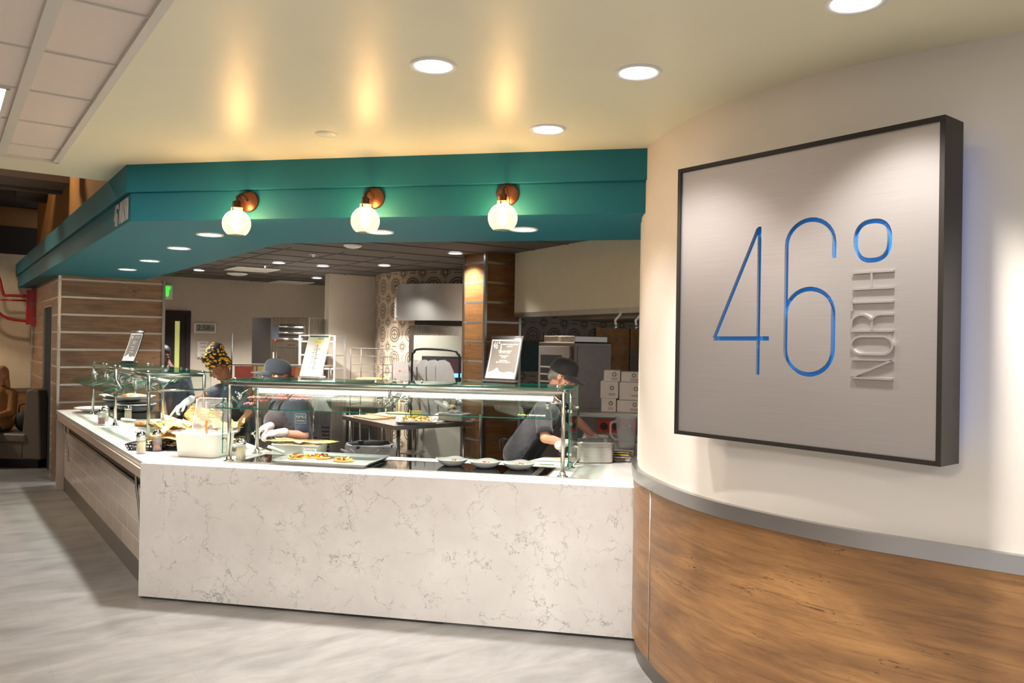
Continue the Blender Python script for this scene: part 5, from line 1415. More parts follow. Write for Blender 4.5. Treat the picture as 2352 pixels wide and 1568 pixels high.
def person(label, J, skin, fwd, look, clothes, k=1.0, gloves=None, up=(0, 0, 1)):
    """J: joints in world space. clothes: dict of shirt/apron/trousers materials"""
    t_ = thing('person', label, 'person', Vector((J['pelvis'].x, J['pelvis'].y, 0)))
    base_ = t_.location.copy()
    j = {a: b_ - base_ for a, b_ in J.items()}
    HR = head_frame(look, up); hc = j['head']
    def hp(x, y, z): return hc + HR @ Vector((x, y, z))
    F_ = Vector(fwd).normalized(); 
    sl, sr, hl_, hr_ = j['sh_l'], j['sh_r'], j['pelvis'] - (j['sh_r'] - j['sh_l']).normalized() * .095, j['pelvis'] + (j['sh_r'] - j['sh_l']).normalized() * .095
    neck = (sl + sr) / 2 + (hc - (sl + sr) / 2) * .12
    def torso(mb, g):
        cl_, cr_ = sl.lerp(sr, .24), sl.lerp(sr, .76); mid = (cl_ + cr_) / 2
        mb.cap(cl_ - Vector((0, 0, .06)), hl_, .098 + g, .105 + g, seg=18); mb.cap(cr_ - Vector((0, 0, .06)), hr_, .098 + g, .105 + g, seg=18)
        mb.cap(mid - Vector((0, 0, .05)), j['pelvis'], .108 + g, .115 + g, seg=18)
        mb.cap(sl.lerp(sr, .06), sl.lerp(sr, .94), .052 + g, .052 + g, seg=14)
        mb.cap(neck, mid - Vector((0, 0, .02)), .056 + g, .085 + g, seg=14)
        if 'bust' in j: mb.ell(mid - Vector((0, 0, .14)) + F_ * .07, (.125 + g, .10 + g, .09 + g), rot=frame_rot((sr - sl), yd=F_ + (sr - sl) * 0))
    b_ = MB(); torso(b_, 0)
    # head
    b_.ell(hp(0, -.012, .035), (.074, .094, .086), rot=HR, seg=24, rings=16); b_.ell(hp(0, .030, -.028), (.060, .060, .082), rot=HR, seg=20, rings=14)
    b_.ell(hp(0, .052, -.092), (.034, .030, .026), rot=HR); b_.cap(hp(0, .088, .004), hp(0, .108, -.034), .009, .0125, seg=8)
    b_.ell(hp(0, .074, .024), (.054, .019, .011), rot=HR); b_.ell(hp(0, .084, -.060), (.024, .013, .0095), rot=HR)
    for s_ in (-1, 1):
        b_.ell(hp(s_ * .076, -.006, -.012), (.009, .019, .031), rot=HR, seg=12, rings=8); b_.ell(hp(s_ * .040, .056, -.025), (.024, .026, .024), rot=HR)
        b_.ell(hp(s_ * .011, .098, -.037), (.008, .009, .007), rot=HR, seg=8, rings=6)
    b_.cap(hp(0, -.025, -.05), neck, .052, .058, seg=16)
    for s_ in ('l', 'r'):
        b_.cap(j['sh_' + s_], j['el_' + s_], .048, .038, seg=14); b_.cap(j['el_' + s_], j['wr_' + s_], .040, .026, seg=14)
        hd = j.get('hd_' + s_)
        d = (hd - j['wr_' + s_]); hand_prims(b_, j['wr_' + s_], d, j['pn_' + s_] + base_ * 1, j['th_' + s_] + base_ * 1, J.get('curl_' + s_, Vector((.5, 0, 0))).x)
    for s_, h_ in (('l', hl_), ('r', hr_)):
        b_.cap(h_, j['kn_' + s_], .088, .058, seg=16); b_.cap(j['kn_' + s_], j['an_' + s_], .056, .036, seg=14)
        b_.cap(j['an_' + s_], j['an_' + s_] + F_ * .12 - Vector((0, 0, .035)), .036, .03, seg=12)
    remeshed(b_, 'body', skin, t_, .0062, 3)
    # eyes, lips
    for s_ in (-1, 1):
        e = MB(); e.ell(hp(s_ * .031, .0700, .002), .0115, 'eye_white', seg=14, rings=10); e.ell(hp(s_ * .031, .0768, .000), .0055, 'eye_dark', seg=10, rings=8); e.build('eye', None, t_)
    l_ = MB(); l_.ell(hp(0, .0925, -.056), (.020, .006, .0042), rot=HR, seg=12, rings=8); l_.ell(hp(0, .0915, -.065), (.018, .006, .0048), rot=HR, seg=12, rings=8); l_.build('lips', 'lip', t_)
    # clothes
    sh = MB(); torso(sh, .014)
    for s_ in ('l', 'r'):
        e = j['sh_' + s_].lerp(j['el_' + s_], clothes.get('sleeve', .72)); sh.cap(j['sh_' + s_], e, .062, .060, seg=16)
    so = remeshed(sh, 'shirt', clothes['shirt'], t_, .009, 4); folds(so, .016)
    if clothes.get('cuff'):
        for s_ in ('l', 'r'):
            e0 = j['sh_' + s_].lerp(j['el_' + s_], clothes['sleeve'] + .06); e1 = j['sh_' + s_].lerp(j['el_' + s_], clothes['sleeve'] + .22)
            c_ = MB(); c_.tube([e0, e1], .064, 20, cap=False); oo = c_.build('sleeve_cuff', clothes['cuff'], t_); oo.modifiers.new('s', 'SOLIDIFY').thickness = .004
    tr_ = MB()
    for s_, h_ in (('l', hl_), ('r', hr_)):
        tr_.cap(h_, j['kn_' + s_], .102, .078, seg=16); tr_.cap(j['kn_' + s_], j['an_' + s_] + Vector((0, 0, .02)), .078, .062, seg=16)
    tr_.cap(hl_, hr_, .112, .112, seg=16)
    remeshed(tr_, 'trousers', clothes['trousers'], t_, .010, 4)
    for s_ in ('l', 'r'):
        f_ = MB(); a = j['an_' + s_]; f_.cap(Vector((a.x, a.y, .045)) - F_ * .05, Vector((a.x, a.y, .038)) + F_ * .14, .044, .036, seg=14)
        f_.cap(Vector((a.x, a.y, .045)), Vector((a.x, a.y, .10)), .046, .046, seg=14); remeshed(f_, 'shoe', 'black_rubber', t_, .008, 2)
    if gloves:
        for s_ in ('l', 'r'):
            g_ = MB(); d = j['hd_' + s_] - j['wr_' + s_]
            hand_prims(g_, j['wr_' + s_], d, j['pn_' + s_] + base_ * 1, j['th_' + s_] + base_ * 1, J.get('curl_' + s_, Vector((.5, 0, 0))).x, grow=.0022)
            g_.cap(j['wr_' + s_] - d.normalized() * .055, j['wr_' + s_], .034, .031, seg=14)
            remeshed(g_, 'glove', gloves, t_, .0042, 2)
    # apron: the front of the torso pushed outwards
    if clothes.get('apron'):
        ap = MB(); torso(ap, .024)
        tr2 = j['pelvis'] - Vector((0, 0, .36)); ap.cap(hl_, tr2 - (sr - sl).normalized() * .10, .125, .13, seg=16); ap.cap(hr_, tr2 + (sr - sl).normalized() * .10, .125, .13, seg=16)
        ao = remeshed(ap, 'apron', clothes['apron'], t_, .012, 4); baked(ao)
        bm_ = bmesh.new(); bm_.from_mesh(ao.data)
        ztop = ((sl + sr) / 2).z - .05; lat = (sr - sl).normalized(); mid = j['pelvis']
        ctr = (sl + sr) / 2
        kill = []
        for f in bm_.faces:
            c_ = f.calc_center_median(); h_ = (c_.z - j['pelvis'].z) / max(.1, ztop - j['pelvis'].z)
            ax_pt = j['pelvis'].lerp(ctr, min(1, max(0, h_)))
            side = abs((c_ - ax_pt).dot(lat)); lim = .21 if h_ < .4 else .21 - (h_ - .4) * .14
            if (c_ - ax_pt).dot(F_) < -.02 or c_.z > ztop or side > lim: kill.append(f)
        bmesh.ops.delete(bm_, geom=kill, context='FACES'); bm_.to_mesh(ao.data); bm_.free()
        ao.modifiers.new('s', 'SOLIDIFY').thickness = .004
        for p in ao.data.polygons: p.use_smooth = True
        if not ao.data.materials: ao.data.materials.append(M[clothes['apron']])
        # straps
        for s_ in (-1, 1):
            q0 = ctr + lat * s_ * .075 + F_ * .125 - Vector((0, 0, .05)); q1 = neck + lat * s_ * .065 + Vector((0, 0, -.0)); q2 = neck - F_ * .08 + Vector((0, 0, .01))
            st3 = MB(); st3.tube(smooth_path([q0, (q0 + q1) / 2 + F_ * .03 + Vector((0, 0, .02)), q1, q2], 5), .008, 8); st3.build('apron_strap', clothes['apron'], t_)
        kn = MB(); bk_ = j['pelvis'] + Vector((0, 0, .08)) - F_ * .145
        kn.ell(bk_, (.02, .02, .016)); kn.tube(smooth_path([bk_, bk_ - F_ * .03 + lat * .03, bk_ - F_ * .02 + lat * .05 - Vector((0, 0, .08))], 4), .007, 6)
        kn.tube(smooth_path([bk_, bk_ - F_ * .03 - lat * .03, bk_ - F_ * .02 - lat * .04 - Vector((0, 0, .06))], 4), .007, 6); kn.build('apron_tie', clothes['apron'], t_)
    return t_, hp, HR, j, neck
def cap_hat(t_, hp, HR, mat, logo=False):
    mb = MB(); rows = []
    n = 28
    # crown: half ellipsoid
    prof = [(1.0, -.012), (1.02, .008), (1.0, .038), (.93, .068), (.80, .090), (.60, .104), (.38, .112), (.12, .116), (.0, .1165)]
    ring = []
    for r, z in prof:
        row = []
        for k in range(n):
            a = 2 * PI * k / n; x = .086 * r * math.cos(a); y = -.010 + .107 * r * math.sin(a); fz = z + (.010 * r if math.sin(a) > 0 else -.006) * abs(math.sin(a))
            row.append(hp(x, y, .022 + fz))
        ring.append(row)
    vs = [[mb.bm.verts.new(p) for p in r_] for r_ in ring]
    for i in range(len(vs) - 1):
        for k in range(n):
            f = mb.bm.faces.new((vs[i][k], vs[i][(k + 1) % n], vs[i + 1][(k + 1) % n], vs[i + 1][k])); f.smooth = True
    c_ = mb.build('cap_crown', mat, t_, weld=True); c_.modifiers.new('s', 'SOLIDIFY').thickness = .004
    br_ = MB(); rows = []
    for i in range(7):
        f_ = i / 6; row = []
        for k in range(13):
            a = math.radians(22 + 136 * k / 12); x = .086 * math.cos(a) * (1 + .02 * f_); y0 = -.010 + .107 * math.sin(a)
            ext = .098 * math.sin(math.radians(180 * k / 12)) ** .55 * f_
            row.append(hp(x, y0 + ext, .034 - .020 * f_ - .030 * abs(math.cos(a)) ** 2 * (f_ * .8 + .1)))
        rows.append(row)
    br_.grid(rows); bo = br_.build('cap_brim', mat, t_); bo.modifiers.new('s', 'SOLIDIFY').thickness = .004
    bt = MB(); bt.ell(hp(0, -.01, .141), .006); bt.build('cap_button', mat, t_)
    if logo:
        lg_ = MB(); lg_.box(hp(.02, .094, .06), (.03, .003, .018), rot=HR); lg_.build('cap_badge', 'paper', t_)
V = Vector
def stand(J, fwd, spread=.12, back=0.0):
    F_ = V(fwd).normalized(); lat = (J['sh_r'] - J['sh_l']); lat.z = 0; lat.normalize(); p = J['pelvis']
    for s_, q in (('l', -1), ('r', 1)):
        J['an_' + s_] = V((p.x, p.y, .085)) + lat * q * spread - V((F_.x, F_.y, 0)) * back
        J['kn_' + s_] = V((p.x, p.y, p.z * .52)) + lat * q * (spread - .01) + V((F_.x, F_.y, 0)) * .02
    return J
# 1. woman in the printed headwrap
fw = V((-.80, -.60, 0)).normalized()
J = dict(head=PY(502, 842, 7.72), sh_r=PY(497, 897, 7.62) + V((0, .10, 0)), sh_l=PY(548, 898, 7.72), pelvis=PY(549, 972, 7.98),
         el_r=PY(466, 912, 7.42), wr_r=PY(427, 924, 7.28), hd_r=PY(405, 938, 7.24), el_l=PY(572, 950, 7.60), wr_l=PY(535, 990, 7.30), hd_l=PY(515, 1000, 7.18),
         pn_r=V((.2, .3, -1)), th_r=V((.2, -.8, 0)), pn_l=V((-.3, 0, -1)), th_l=V((-.5, .5, .3)), curl_r=V((.9, 0, 0)), curl_l=V((.7, 0, 0)), bust=V((0, 0, 0)))
base_fix = J
stand(J, fw)
def run(label, J, skin, fw, look, clothes, gloves, up=(0, 0, 1)):
    b0 = V((J['pelvis'].x, J['pelvis'].y, 0))
    J = dict(J)
    return person(label, J, skin, fw, look, clothes, gloves=gloves, up=up)
t1, hp, HR, j, nk = run('person in a black and yellow printed headwrap serving pizza with a white gloved hand', J, 'skin_brown', fw, V((-.80, -.35, -.62)), dict(shirt='shirt_slate', apron='apron_brown', trousers='jeans', sleeve=.70), 'glove_white', up=(0.1, 0, 1))
wpz = MB()
wpz.ell(hp(0, -.025, .070), (.098, .112, .088), rot=HR, seg=24, rings=16); wpz.ell(hp(0, -.06, .145), (.088, .092, .072), rot=HR, seg=24, rings=16)
wpz.ell(hp(.03, -.075, .175), (.058, .056, .050), rot=HR); wpz.ell(hp(-.035, .02, .135), (.05, .042, .04), rot=HR); wpz.ell(hp(0, -.085, .0), (.075, .05, .065), rot=HR)
remeshed(wpz, 'headwrap', 'wrap_print', t1, .006, 3)
fl = MB()
for k in range(3):
    pts = []
    for q in range(13):
        a = -1.9 + 3.8 * q / 12; pts.append(hp(.100 * math.sin(a), -.02 + .104 * math.cos(a) , .060 + k * .040 + .022 * math.sin(a * 1.2 + k * 1.4)))
    fl.tube(pts, .017, 10)
remeshed(fl, 'wrap_folds', 'wrap_print', t1, .007, 2)
# spatula in her hand
hw = J['hd_r']
t_ = thing('pizza_server', 'white handled metal server held in the white glove over the paper basket', 'spatula', hw)
MB().cap((.01, 0, .02), (-.045, -.03, -.075), .011, .010).build('handle', 'white_plastic', t_)
mb = MB(); mb.bm.faces.new([mb.bm.verts.new(p) for p in ((-.035, -.03, -.08), (-.055, -.045, -.10), (-.03, -.03, -.175), (.15, .0, -.165), (.10, .03, -.11))]); o = mb.build('blade', 'pan_alu', t_); o.modifiers.new('s', 'SOLIDIFY').thickness = .0015

# 2. worker in the slate cap
fw = V((-.85, -.52, 0)).normalized()
J = dict(head=PY(634, 862, 6.36), sh_l=PY(688, 928, 6.36), sh_r=PY(640, 925, 6.62), pelvis=PY(676, 1030, 6.52),
         el_l=PY(698, 1000, 6.34), wr_l=PY(637, 994, 6.17), hd_l=PY(606, 997, 6.13), el_r=PY(628, 985, 6.52), wr_r=PY(609, 983, 6.22), hd_r=PY(586, 992, 6.13),
         pn_l=V((-.1, .4, -1)), th_l=V((-.3, .9, .4)), pn_r=V((.2, -.2, -1)), th_r=V((-.2, -.9, .5)), curl_l=V((.95, 0, 0)), curl_r=V((.9, 0, 0)), bust=V((0, 0, 0)))
stand(J, fw)
t2, hp, HR, j, nk = run('person in a slate grey cap bending over the white food box', J, 'skin_fair', fw, V((-.96, -.24, .06)), dict(shirt='shirt_slate', apron='apron_brown', trousers='jeans', sleeve=.74), 'glove')
cap_hat(t2, hp, HR, 'cap_slate', True)
hr2 = MB(); hr2.ell(hp(0, -.045, .0), (.080, .072, .075), rot=HR, seg=20, rings=14); hr2.ell(hp(0, -.10, -.02), (.032, .05, .035), rot=HR); hr2.ell(hp(.07, -.01, .01), (.012, .03, .035), rot=HR); hr2.ell(hp(-.07, -.01, .01), (.012, .03, .035), rot=HR)
remeshed(hr2, 'hair', 'hair_auburn', t2, .006, 2)
# sleeve print facing the camera
ar = (J['el_l'] - J['sh_l']).normalized(); pc = J['sh_l'].lerp(J['el_l'], .44) + V((.012, -.066, 0)); xx = V((.96, -.12, 0)) ; RR = frame_rot(xx, yd=-ar + V((0, 0, .2)))
lp = t2.location
pm = Matrix.Translation(pc - lp) @ RR.to_4x4()
text_obj('sleeve_print', 'NMU', .034, 'lcd_grey', t2, pm @ Matrix.Translation((0, .014, .001)), .0004); text_obj('sleeve_print', 'DINING', .019, 'lcd_grey', t2, pm @ Matrix.Translation((0, -.016, .001)), .0004)
bx_ = MB(); bx_.tube([pm @ V((x, y, .001)) for x, y in rr(-.044, .044, -.034, .038, .006, .006)], .0012, 5, close=True); bx_.build('print_border', 'lcd_grey', t2)

# 3. worker in the black cap leaning over the right end
fw = V((.93, -.36, 0)).normalized()
J = dict(head=PY(1293, 862, 6.03), sh_r=PY(1247, 938, 5.98), sh_l=PY(1276, 928, 6.32), pelvis=PY(1199, 1036, 6.26),
         el_r=PY(1252, 1005, 5.84), wr_r=PY(1296, 1018, 5.86), hd_r=PY(1318, 1010, 5.92), el_l=PY(1322, 962, 6.36), wr_l=PY(1362, 1000, 6.52), hd_l=PY(1383, 1011, 6.55),
         pn_r=V((.1, .2, -1)), th_r=V((0, .9, .3)), pn_l=V((0, 0, -1)), th_l=V((.2, -.9, .2)), curl_r=V((.6, 0, 0)), curl_l=V((.35, 0, 0)))
stand(J, fw, back=.12)
t3, hp, HR, j, nk = run('person with grey hair, glasses and a black cap leaning right over the counter end', J, 'skin_fair', fw, V((.88, -.26, -.42)), dict(shirt='shirt_grey', apron='apron_black', trousers='shirt_grey', sleeve=.70, cuff='apron_black'), 'glove')
cap_hat(t3, hp, HR, 'cap_black')
hr3 = MB(); hr3.ell(hp(0, -.040, .004), (.079, .070, .070), rot=HR, seg=20, rings=14); hr3.ell(hp(0, -.075, -.035), (.055, .035, .045), rot=HR)
remeshed(hr3, 'hair', 'hair_grey', t3, .006, 2)
gl_ = MB()
for s_ in (-1, 1):
    gl_.tube([hp(s_ * .033 + x, .094, .0 + z) for x, z in rr(-.024, .024, -.017, .015, .01, .01)], .0022, 6, close=True)
    gl_.tube([hp(s_ * .058, .092, .006), hp(s_ * .078, .02, .004), hp(s_ * .080, -.012, -.002)], .0024, 6)
gl_.tube([hp(-.009, .097, .004), hp(.009, .097, .004)], .002, 6); gl_.build('eyeglasses', 'navy_cloth', t3)

# 4. person in navy beyond the left counter
fw = V((-.3, -.95, 0)).normalized()
J = dict(head=PY(373, 812, 11.05), sh_r=PY(380, 868, 11.00), sh_l=PY(428, 868, 11.10), pelvis=PY(404, 945, 11.05), el_r=PY(372, 912, 10.90), wr_r=PY(380, 950, 10.75), hd_r=PY(384, 965, 10.70),
         el_l=PY(438, 912, 11.05), wr_l=PY(432, 950, 10.90), hd_l=PY(428, 966, 10.85), pn_r=V((1, 0, 0)), th_r=V((0, -1, 0)), pn_l=V((-1, 0, 0)), th_l=V((0, -1, 0)))
J['head'] = PY(392, 815, 11.05) + V((-.09, 0, 0))
stand(J, fw)
t4, hp, HR, j, nk = run('dark haired person in a navy shirt standing far back beside the wide wood column', J, 'skin_dark', fw, V((.5, -.8, -.3)), dict(shirt='navy_cloth', trousers='navy_cloth', sleeve=.9), None)
h4 = MB(); h4.ell(hp(0, -.022, .05), (.084, .10, .088), rot=HR, seg=20, rings=14); h4.ell(hp(0, -.06, -.01), (.075, .05, .07), rot=HR); remeshed(h4, 'hair', 'hair_black', t4, .007, 2)

# ================================================================== KITCHEN
# prep table (corner of a steel work table)
tz = .905
tc0 = P(906.4, 977.7, tz)
wt = thing('steel_work_table', 'stainless steel work table with tubular legs in the middle of the kitchen', 'table', V((tc0.x, tc0.y, 0)), RA)   # x=-A, y=B
LW_, DW_ = 1.30, .98
MB().box2((-LW_, 0, tz - .004), (0, DW_, tz)).build('tabletop', 'steel', wt)
mb = MB(); e_ = .045
mb.box2((-LW_, 0, tz - e_), (0, .012, tz - .004)); mb.box2((-.012, 0.012, tz - e_), (0, DW_, tz - .004)); mb.box2((-LW_, DW_ - .012, tz - e_), (-.012, DW_, tz - .004)); mb.box2((-LW_, .012, tz - e_), (-LW_ + .012, DW_ - .012, tz - .004)); mb.build('rim', 'steel', wt)
for x, y in ((-.07, .08), (-.07, DW_ - .10), (-LW_ + .1, .08), (-LW_ + .1, DW_ - .1), (-.72, .08)):
    MB().tube([(x, y, .04), (x, y, tz - .02)], .020, 14).build('leg', 'steel_v', wt)
    MB().cap((x, y, .014), (x, y, .05), .014, .018).build('leg_foot', 'black_metal', wt)
MB().box2((-LW_ + .1, .08, .26), (-.07, DW_ - .1, .275)).build('undershelf', 'steel', wt)
def TP(x, y, z=tz + .001): return V((tc0.x, tc0.y, 0)) + (-AX) * x + BX * y + V((0, 0, z))
t_ = thing('sheet_pan', 'sheet pan with a square cheese and pepper pizza on the steel work table', 'tray', TP(-.27, .40), RA - .5)
pan_mesh(.62, .42, .026, .012, .003, .008, 4, .03).build('pan', 'pan_alu', t_)
t_ = thing('square_pizza', 'rectangular cheese pizza with red and yellow peppers on the kitchen sheet pan', 'pizza', TP(-.27, .40, tz + .010), RA - .5)
MB().box((0, 0, .012), (.52, .33, .022)).build('crust', 'pizza_crust', t_, bevel=.008)
MB().box((0, 0, .024), (.50, .31, .008)).build('cheese_layer', 'cheese', t_, bevel=.003)
for nm, mt2, n_ in (('red_pepper', 'pepper_red', 30), ('yellow_pepper', 'pepper_yellow', 26), ('green_pepper', 'pepper_green', 26), ('cheese_bit', 'cheese', 30)):
    mb = MB(); rnd = random.Random(len(nm))
    for k in range(n_): mb.box((rnd.uniform(-.24, .24), rnd.uniform(-.145, .145), .030 + rnd.uniform(0, .006)), (.026, .012, .008), rot=Matrix.Rotation(rnd.uniform(0, 3), 3, 'Z'))
    o = mb.build(nm, mt2, t_); o['kind'] = 'stuff'
t_ = thing('cutting_board', 'tan wooden cutting board at the left end of the steel work table', 'cutting board', TP(-.97, .50), RA + .12)
MB().box((0, 0, .012), (.50, .46, .024)).build('board', 'board_tan', t_, bevel=.004); MB().box((0, -.2, .0245), (.5, .02, .001)).build('juice_groove', 'board_wood', t_)
t_ = thing('cutting_board', 'second thinner orange board under the tan one, nearer the sheet pan', 'cutting board', TP(-.88, .16), RA + .05)
MB().box((0, 0, .007), (.44, .22, .014)).build('board', 'board_wood', t_, bevel=.003); MB().box((0, -.08, .0145), (.3, .012, .001)).build('juice_groove', 'board_tan', t_)
for k, (zz, ww) in enumerate(((0, .20), (.045, .14))):
    t_ = thing('cheese_block', ('lower' if k == 0 else 'upper') + ' yellow block behind the kitchen sheet pan', 'cheese', TP(-.62 - .03 * k, .60, tz + .001 + zz), RA - .3, 'yellow blocks on the work table')
    MB().box((0, 0, .022), (ww, .12, .043)).build('block', 'board_yellow', t_, bevel=.005)
t_ = thing('white_bowl', 'upturned white bowl behind the square pizza', 'bowl', TP(-.40, .78), 0)
MB().lathe([(.125, 0), (.12, .012), (.08, .05), (.04, .068), (0, .070)], 28).build('bowl', 'white_ceramic', t_); MB().lathe([(.03, .068), (.034, .076), (.028, .076), (.026, .069)], 20).build('foot_ring', 'white_ceramic', t_)
t_ = thing('meat_slicer', 'round bladed steel food slicer at the right end of the steel work table', 'slicer', TP(-.13, .80), RA + .5)
MB().box((0, 0, .05), (.30, .22, .08)).build('base', 'pan_alu', t_, bevel=.012)
MB().lathe([(0, -.012), (.12, -.008), (.125, 0), (.12, .008), (0, .012)], 32, c=(0, -.05, .21), mtx=Matrix.Rotation(PI / 2, 3, 'X')).build('blade', 'chrome', t_)
MB().box((0, .02, .2), (.16, .06, .22)).build('housing', 'pan_alu', t_, bevel=.02); MB().box((-.14, -.06, .18), (.16, .10, .012), rot=Matrix.Rotation(.5, 3, 'Y')).build('carriage', 'pan_alu', t_)

# black tube frame rack with pizza peels
rkx = PY(1000, 870, 8.95); 
t_ = thing('peel_rack', 'black bent tube rack holding pizza peels on the steel table', 'rack', V((rkx.x, rkx.y, tz + .001)), RF + .1)
def lp_(u, v, Y=8.95): return PY(u, v, Y) - V((rkx.x, rkx.y, tz + .001))
top_z = lp_(1000, 802).z; hw_ = (PY(1056, 850, 8.95).x - PY(946, 850, 8.95).x) / 2
mb = MB(); pts = [V((-hw_, 0, .012)), V((-hw_, 0, top_z - .12)), V((-hw_ + .02, 0, top_z - .04)), V((-hw_ + .09, 0, top_z)), V((hw_ - .09, 0, top_z - .01)), V((hw_ - .02, 0, top_z - .05)), V((hw_, 0, top_z - .13)), V((hw_, 0, .012))]
mb.tube(smooth_path(pts, 6), .013, 12); mb.tube([(-hw_, 0, .02), (-hw_, .26, .02), (hw_, .26, .02), (hw_, 0, .02)], .012, 10); mb.tube([(-hw_, 0, .42), (-hw_ - .22, -.03, .33)], .010, 8)
mb.build('tube_frame', 'black_metal', t_)
mb = MB(); mb.tube([(-hw_ + .02, 0, .40), (hw_ - .02, 0, .40)], .007, 8); mb.build('cross_bar', 'black_metal', t_)
for k in range(4):
    p = lp_(968 + k * 20, 848)
    t_ = thing('pizza_peel', ('leftmost', 'second from left', 'third from left', 'rightmost')[k] + ' of the aluminium peels leaning in the black rack', 'pizza peel', V((rkx.x, rkx.y, tz + .001)) + V((p.x, .05 + .02 * k, .03)), RF + .80 - .06 * k, 'aluminium pizza peels in the rack')
    mb = MB(); h_ = lp_(1000, 824).z - .03
    out = [(-.10, 0), (.15, 0), (.125, h_ * .55), (.10, h_ * .80), (.06, h_ * .95), (.0, h_), (-.07, h_ * .99), (-.11, h_ * .93), (-.12, h_ * .55)]
    mb.prism(out, -.0015, .0015, mtx=Matrix.Rotation(math.radians(78), 4, 'X') @ Matrix.Rotation(0, 4, 'Z')); mb.build('blade', 'pan_alu', t_)
    MB().tube([(0, 0, .02), (0, -.02, -.01)], .008, 8).build('handle_socket', 'pan_alu', t_)
px = PY(918, 850, 10.35)
t_ = thing('pizza_peel', 'round-cornered grey peel standing left of the black tube rack', 'pizza peel', V((px.x, px.y, 1.05)), RF)
zt_ = PY(918, 829, 10.3).z - 1.05
MB().prism([(x, y) for x, y in rr(-.125, .125, 0, zt_, .07, .07, 6)], -.003, .003, mtx=Matrix.Rotation(PI / 2 - .05, 4, 'X')).build('blade', 'pan_alu', t_)
MB().tube([(0, .01, .01), (0, .02, -.45)], .012, 10).build('handle', 'board_tan', t_); MB().lathe([(.008, 0), (.012, 0), (.012, .008), (.008, .008)], 14, c=(.01, -.02, zt_ * .72), mtx=Matrix.Rotation(PI / 2, 3, 'X')).build('hang_hole', 'bronze', t_)
t_ = thing('steel_cart', 'low steel cart standing behind the grey pizza peel', 'cart', V((px.x, px.y + .03, 0)), RF)
mb = MB(); mb.box2((-.22, .03, 0.98), (.26, .32, 1.0)); mb.box2((-.22, .03, .3), (.26, .32, .32)); mb.build('shelves', 'steel', t_)
for x in (-.2, .24):
    for y in (.05, .30): MB().tube([(x, y, .0), (x, y, 1.0)], .012, 8).build('leg', 'steel_v', t_)

# trash can with a white bag
cp = V((-1.41, 8.03, 0))
t_ = thing('trash_can', 'round grey trash can with a knotted white bag under the table edge', 'trash can', cp)
MB().lathe([(0, 0), (.20, 0), (.235, .70), (.245, .71), (.245, .735), (.228, .735), (.222, .70), (.19, .02), (0, .02)], 32).build('can', 'can_grey', t_)
rows = []; rnd = random.Random(2)
for i in range(9):
    z = .765 - .03 * i if i else .74; row = []
    for k in range(37):
        a = 2 * PI * k / 36; r = .252 + .010 * math.sin(a * 5 + i * .7) + .008 * math.sin(a * 11 + i) - (.0 if i else .02)
        row.append(V((r * math.cos(a), r * math.sin(a), z - .05 * math.sin(a * 2 + 1) * (i / 8) ** 1.2)))
    rows.append(row)
mb = MB(); mb.grid(rows); mb.build('bag', 'bag_plastic', t_)
mb = MB(); mb.ell((-.06, -.262, .63), (.03, .022, .026)); mb.cap((-.06, -.27, .63), (-.10, -.275, .56), .012, .022); mb.cap((-.06, -.27, .63), (-.02, -.27, .56), .010, .016)
for k in range(5): mb.cap((-.06, -.262, .63), (-.06 + .09 * (k - 2), -.245, .70), .006, .012)
mb.build('bag_knot', 'bag_plastic', t_)

# refrigerated steel prep unit behind the cap worker
fz = PY(735, 925, 8.95)
c_ = V((-2.93, 9.27, 0))
t_ = thing('steel_cabinet', 'big stainless refrigerated cabinet behind the worker in the slate cap', 'cabinet', c_, RF + .12)
MB().box2((.0, 0, .08), (.86, .62, 1.12)).build('body', 'steel_v', t_, bevel=.006); MB().box2((0.02, -.012, .12), (.72, 0, 1.08)).build('door', 'steel_v', t_, bevel=.004)
MB().tube([(.66, -.03, .7), (.66, -.03, 1.0)], .009, 8).build('handle', 'chrome', t_)
mb = MB()
for k in range(11): mb.box2((.75, -.004, .30 + k * .045), (.84, .0, .322 + k * .045))
mb.build('vent_slats', 'fridge_side', t_)
MB().box2((0.03, .03, 0), (.83, .59, .08)).build('base', 'black_metal', t_)
c_ = V((-2.33, 10.44, 0))
t_ = thing('undercounter_refrigerator', 'low grey refrigerator with a red badge and vent behind the trash can', 'refrigerator', c_, RF)
MB().box2((-.02, 0, .05), (.62, .5, .90)).build('body', 'steel_dark', t_, bevel=.005); MB().box2((.30, -.004, .72), (.40, 0, .75)).build('badge', 'red_panel', t_)
mb = MB()
for k in range(14): mb.box2((.04, -.003, .45 + k * .014), (.56, 0, .456 + k * .014))
mb.build('vent_slats', 'gap_black', t_)
